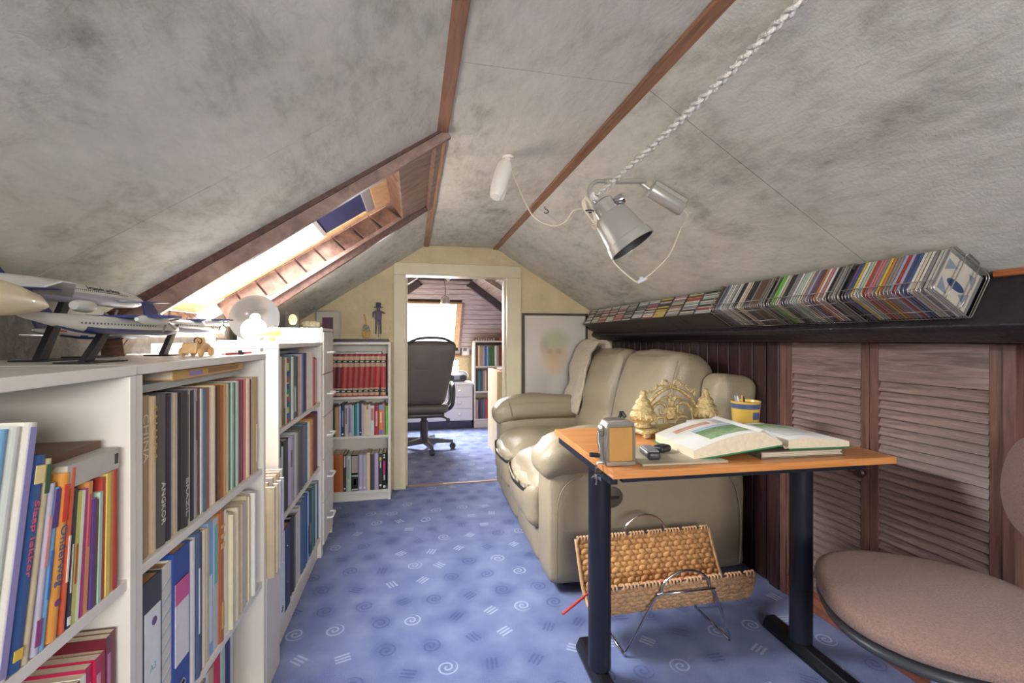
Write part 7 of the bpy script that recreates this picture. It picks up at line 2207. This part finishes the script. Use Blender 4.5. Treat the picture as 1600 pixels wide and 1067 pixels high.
b = MB(); b.tube(spline([(-0.140, 0, 0.05), (-0.150, 0.01, 0.09), (-0.10, 0.02, 0.140), (0.10, 0.02, 0.140), (0.150, 0.01, 0.09), (0.140, 0, 0.05)], 6), 0.008, 8); b.build('handle', MATS['radio_silver'], rbx, smooth='all')
b = MB(); b.box(-0.035, 0.035, -0.0945, -0.088, 0.045, 0.085); b.build('display', mat('radio_display', (130, 140, 160), 0.3, vary=0.03), rbx)
# white wall clock box above the chest
cb = thing('wall_telephone', 'small white wall telephone beside the far bookcase', 'telephone', (0.70, YW - 0.045, 0.93), 0)
b = MB(); b.cushion(-0.055, 0.055, -0.03, 0.035, 0, 0.115, 0.012, (0, 0.004, 0), 8); b.build('body', mat('phone_white', (228, 228, 230), 0.35, vary=0.02), cb, smooth='all')
b = MB(); b.box(-0.035, 0.015, -0.036, -0.0345, 0.06, 0.10); b.build('panel', flat((110, 112, 118)), cb)
b = MB(); b.cushion(-0.075, -0.050, -0.04, -0.005, 0.0, 0.115, 0.010, seg=8); b.build('receiver', mat('phone_dark', (82, 72, 72), 0.4, vary=0.05), cb, smooth='all')
for k, x in enumerate((-0.03, 0.03)):
    b = MB(); b.tube(spline([(x, 0.02, 0.0), (x + 0.02, 0.03, -0.08), (-x, 0.035, -0.16), (-x + 0.02, 0.036, -0.26)], 6), 0.003, 6); b.build('cord', M_WHITEPAINT, cb, smooth='all')

# far bookcase
fb = bookcase('bookcase', 'white bookcase in the far room, right of the white chest', (0.775, 5.86, 0), 0.0, 0.62, 0.26, 1.13, (0.80, 0.475, 0.115), t=0.02, plinth=0.11)
frow = [
    [(26, 250, 'brown'), (28, 262, 'cream'), (30, 258, 'tan'), (22, 262, 'lilac'), (26, 260, 'blue'), (22, 258, 'light blue'), (40, 250, 'green'), (36, 252, 'green'), (28, 262, 'white'), (26, 262, 'grey'), (22, 258, 'maroon'), (36, 256, 'brown'), (30, 258, 'tan'), (28, 262, 'slate blue'), (34, 266, 'blue'), (30, 262, 'light grey'), (28, 258, 'brown'), (34, 260, 'navy')],
    [(30, 270, 'charcoal'), (26, 268, 'teal'), (28, 272, 'dark grey'), (26, 266, 'grey'), (22, 268, 'cream'), (34, 274, 'maroon'), (30, 262, 'teal'), (40, 255, 'sea green'), (28, 262, 'lilac'), (30, 268, 'crimson'), (30, 262, 'navy'), (34, 266, 'brown'), (28, 264, 'tan'), (36, 262, 'red'), (28, 260, 'grey'), (30, 262, 'charcoal')],
    [(30, 252, 'tan'), (26, 256, 'navy'), (28, 250, 'dark grey'), (26, 252, 'slate blue'), (38, 258, 'red'), (36, 258, 'crimson'), (36, 258, 'red'), (30, 250, 'maroon'), (34, 252, 'brown'), (30, 254, 'navy'), (34, 256, 'red'), (30, 250, 'tan'), (36, 252, 'charcoal'), (30, 250, 'green'), (34, 252, 'grey')],
]
for k, (z, nm) in enumerate(((0.80, 'top'), (0.475, 'middle'), (0.115, 'bottom'))):
    shelf_row(fb, [tuple([r[0] * 1.05] + list(r[1:])) for r in frow[k]], 0.024, z, "in the far room bookcase's %s row" % nm, 'books in the far room', depth=0.19, end='left')
# ornaments on the far bookcase
for k in range(8):
    hgt = 0.020 + 0.012 * ((k * 2) % 3)
    b = MB(); b.lathe([(0.010, 0), (0.012, 0.004), (0.006, hgt * 0.5), (0.009, hgt * 0.7), (0.006, hgt * 0.9), (0, hgt)], 10)
    o = b.build('figurine', flat((214, 208, 204)), smooth=True, loc=(0.815 + 0.034 * k, 5.94 + 0.012 * (k % 2), 1.1306)); tag(o, 'tiny white figurine, %s from the left on the far bookcase' % ordw(k + 1), 'figurine', 'white figurines on the far bookcase')
cnd = thing('red_candle_holder', 'red candle in a square red holder on the far bookcase', 'candle holder', (1.155, 5.95, 1.1306))
b = MB(); b.box(-0.045, 0.045, -0.03, 0.03, 0, 0.042); b.build('holder', flat((176, 96, 92)), cnd, bevel=0.003)
b = MB(); b.lathe([(0.009, 0.042), (0.008, 0.15), (0.0, 0.156)], 12); b.build('candle', flat((176, 70, 76)), cnd, smooth=True)
cup = MB(); cup.lathe([(0.0, 0.0), (0.022, 0.0), (0.006, 0.008), (0.005, 0.06), (0.020, 0.075), (0.022, 0.11), (0.019, 0.11), (0.017, 0.08), (0.0, 0.07)], 18); o = cup.build('goblet', flat((150, 150, 120)), smooth=True, loc=(1.29, 5.94, 1.1306)); tag(o, 'small goblet at the right end of the far bookcase', 'goblet')

# pale wooden cabinet nearer on the right, with a sheaf of papers
lc = thing('pale_cabinet', 'pale wooden open cabinet with orange-brown top behind the sofa wall', 'cabinet', (0.80, 4.35, 0), 0)
M_PALEW = wood_mat('pale_maple', (206, 186, 150), (226, 208, 176), 0.5, (8, 8, 1.2), 4, 0.04)
b = MB(); b.box(0.0, 0.018, 0.0, 0.55, 0, 0.80); b.build('side_panel', M_PALEW, lc)
b = MB(); b.box(0.0185, 0.085, 0.0, 0.018, 0, 0.80); b.build('front_stile', M_PALEW, lc)
b = MB(); b.box(0.05, 0.75, 0.002, 0.55, 0.8005, 0.828); b.build('top', M_DESK, lc, bevel=0.002)
b = MB(); b.box(0.0, 0.0495, 0.0, 0.55, 0.8005, 0.835); b.build('edge_strip', M_PALEW, lc)
for z in (0.02, 0.42):
    b = MB(); b.box(0.0855, 0.75, 0.02, 0.54, z, z + 0.018); b.build('shelf', M_PALEW, lc)
b = MB(); b.box(0.0185, 0.75, 0.541, 0.55, 0, 0.80); b.build('back_panel', M_PALEW, lc)
b = MB(); b.box(0.732, 0.75, 0.0, 0.5405, 0, 0.80); b.build('side_panel', M_PALEW, lc)
for k in range(9):
    c = ['charcoal', 'beige', 'brown', 'cream', 'tan', 'black', 'cream', 'brown', 'beige'][k]
    o = book_mesh('book', 0.022, 0.25, 0.18, PAL[c], 0.0, False, None, (), '%s book, %s from the left in the pale wooden cabinet' % (c, ordw(k + 1)), 'book', 'books in the pale cabinet')
    o.location = (0.80 + 0.098 + 0.0235 * k, 4.36 + 0.02, 0.4386)
for k in range(3):
    b = MB(); b.box(0, 0.21, 0, 0.30, 0, 0.008); o = b.build('paper_sheaf', flat((196, 206, 218) if k != 1 else (226, 226, 224)), loc=(0.875 + 0.02 * k, 4.40 - 0.01 * k, 0.8288 + 0.0088 * k), rot=(0, 0, rad(-6 + 9 * k))); tag(o, '%s sheaf of papers on the pale wooden cabinet, %s of the pile' % ('white' if k == 1 else 'pale blue', ['lowest', 'middle', 'topmost'][k]), 'papers', 'papers on the pale cabinet')
# left desk whose corner shows beside the chair
ld = thing('writing_desk', 'white desk whose corner shows left of the black office chair', 'desk', (-0.05, 4.90, 0), 0)
b = MB(); b.box(-0.75, 0.0, 0, 1.1, 0.700, 0.724); b.build('desktop', M_PALEW, ld, bevel=0.003)
for x, y in ((-0.30, 0.06), (-0.70, 0.06), (-0.30, 1.04), (-0.70, 1.04)):
    b = MB(); b.box(x - 0.02, x + 0.02, y - 0.02, y + 0.02, 0, 0.6995); b.build('leg', M_WHITE, ld)

# black office chair
oc = thing('office_chair', 'black leather high-back office chair in the far room', 'chair', (0.115, 4.83, 0), rad(0))
M_BLKL = mat('black_leather', (88, 82, 82), 0.42, vary=0.08, vscale=12, bump=0.2, bscale=90)
M_BLKP = mat('chair_black_plastic', (60, 60, 66), 0.32, vary=0.05)
# chair seen from behind: rear towards the camera (-y), turned a little
def bk(p, u):
    q = Vector(p)
    t = (q.z - 0.50) / 0.65
    wv = 1.0 - 0.26 * (1 - t) ** 1.6
    q.x = q.x * wv + 0.10 * t * 0.55
    q.y += -0.09 * t + 0.04 * (1 - (abs(u.x)) ** 2) * 0.4
    if u.z > 0.9:
        q.z += 0.022 * (1 - u.x ** 2)
    return q
b = MB(); b.cushion(-0.26, 0.26, -0.245, -0.16, 0.50, 1.115, 0.035, (0.0, 0.015, 0.0), 14, 0.004, fn=bk); bkr = b.build('backrest', M_BLKL, oc, smooth='all')
b = MB(); b.box(-0.11, 0.14, -0.3305, -0.326, 0.845, 0.850, T=Matrix.Translation((0.02, 0.02, 0))); b.build('backrest_seam', M_BLKP, bkr)
b = MB(); b.tube(spline([(-0.16, -0.32, 1.115), (-0.06, -0.335, 1.155), (0.06, -0.335, 1.165), (0.18, -0.335, 1.155), (0.28, -0.32, 1.110)], 8), 0.013, 8); b.build('head_rail', M_BLKP, oc, smooth='all')
b = MB(); b.cushion(-0.24, 0.24, -0.22, 0.27, 0.40, 0.50, 0.045, (0, 0, 0.018), 12, 0.004); b.build('seat', M_BLKL, oc, smooth='all')
b = MB(); b.cushion(-0.20, 0.20, -0.20, 0.22, 0.355, 0.405, 0.02, seg=8); b.build('seat_pan', M_BLKP, oc, smooth='all')
for s in (-1, 1):
    b = MB()
    P = spline([(s * 0.20, -0.05, 0.40), (s * 0.275, -0.12, 0.46), (s * 0.292, -0.14, 0.58), (s * 0.296, -0.06, 0.665), (s * 0.296, 0.10, 0.678), (s * 0.296, 0.22, 0.66), (s * 0.29, 0.24, 0.58), (s * 0.275, 0.16, 0.48), (s * 0.20, 0.08, 0.40)], 6)
    b.tube(P, 0.021, 8); b.build('armrest', M_BLKP, oc, smooth='all')
b = MB(); b.tube([(0.10, -0.10, 0.37), (0.20, -0.16, 0.355), (0.235, -0.18, 0.335)], 0.010, 8); b.cushion(0.215, 0.255, -0.205, -0.165, 0.29, 0.35, 0.014, seg=6); b.build('lever', M_BLKP, oc, smooth='all')
b = MB(); b.lathe([(0.040, 0.10), (0.040, 0.30), (0.03, 0.302), (0.03, 0.356)], 20); b.build('column', M_BLKP, oc, smooth=True)
for k in range(5):
    a = rad(-4) + 2 * pi * k / 5
    T = Matrix.Rotation(a, 4, 'Z')
    b = MB(); b.hexa([T @ Vector(p) for p in ((0.02, -0.028, 0.068), (0.30, -0.016, 0.066), (0.30, 0.016, 0.066), (0.02, 0.028, 0.068), (0.02, -0.026, 0.130), (0.30, -0.014, 0.098), (0.30, 0.014, 0.098), (0.02, 0.026, 0.130))]); q = b.build('base_arm', mat('chair_base_grey', (96, 96, 104), 0.3, 0.2, vary=0.05), oc, bevel=0.006)
    b = MB(); b.lathe([(0.030, -0.020), (0.033, -0.008), (0.033, 0.008), (0.030, 0.020)], 20, T @ Matrix.Translation((0.295, 0, 0.0335)) @ Matrix.Rotation(pi / 2, 4, 'X')); b.build('castor', M_BLKP, q, smooth=True)

# pendant with small spot under the far beam
pd = thing('pendant_lamp', 'small glass pendant lamp with a white spot hanging in the far room', 'lamp', (0.36, 5.22, ZC - 0.0005), 0)
b = MB(); b.lathe([(0.03, -0.015), (0.03, 0)], 16); b.build('rose', M_WHITEPAINT, pd)
b = MB(); b.tube(spline([(0, 0, -0.01), (-0.006, 0, -0.10), (0.006, 0, -0.17), (0, 0, -0.235)], 6), 0.005, 6); b.build('cord', mat('grey_cord', (120, 112, 116), 0.6, vary=0.05), pd, smooth='all')
b = MB(); b.lathe([(0.012, -0.232), (0.040, -0.25), (0.055, -0.29), (0.048, -0.33), (0.044, -0.33), (0.050, -0.29), (0.036, -0.254), (0.012, -0.24)], 20); b.build('glass_shade', mat('smoky_glass', (176, 172, 170), 0.15, trans=0.6, vary=0.03), pd, smooth=True)
b = MB(); T = Matrix.Translation((0.05, -0.02, -0.02)) @ Matrix.Rotation(rad(40), 4, 'Y'); b.lathe([(0.020, -0.05), (0.024, -0.045), (0.024, 0.035), (0.018, 0.045), (0, 0.047)], 18, T); b.build('spot', M_WHITEPAINT, pd, smooth=True)
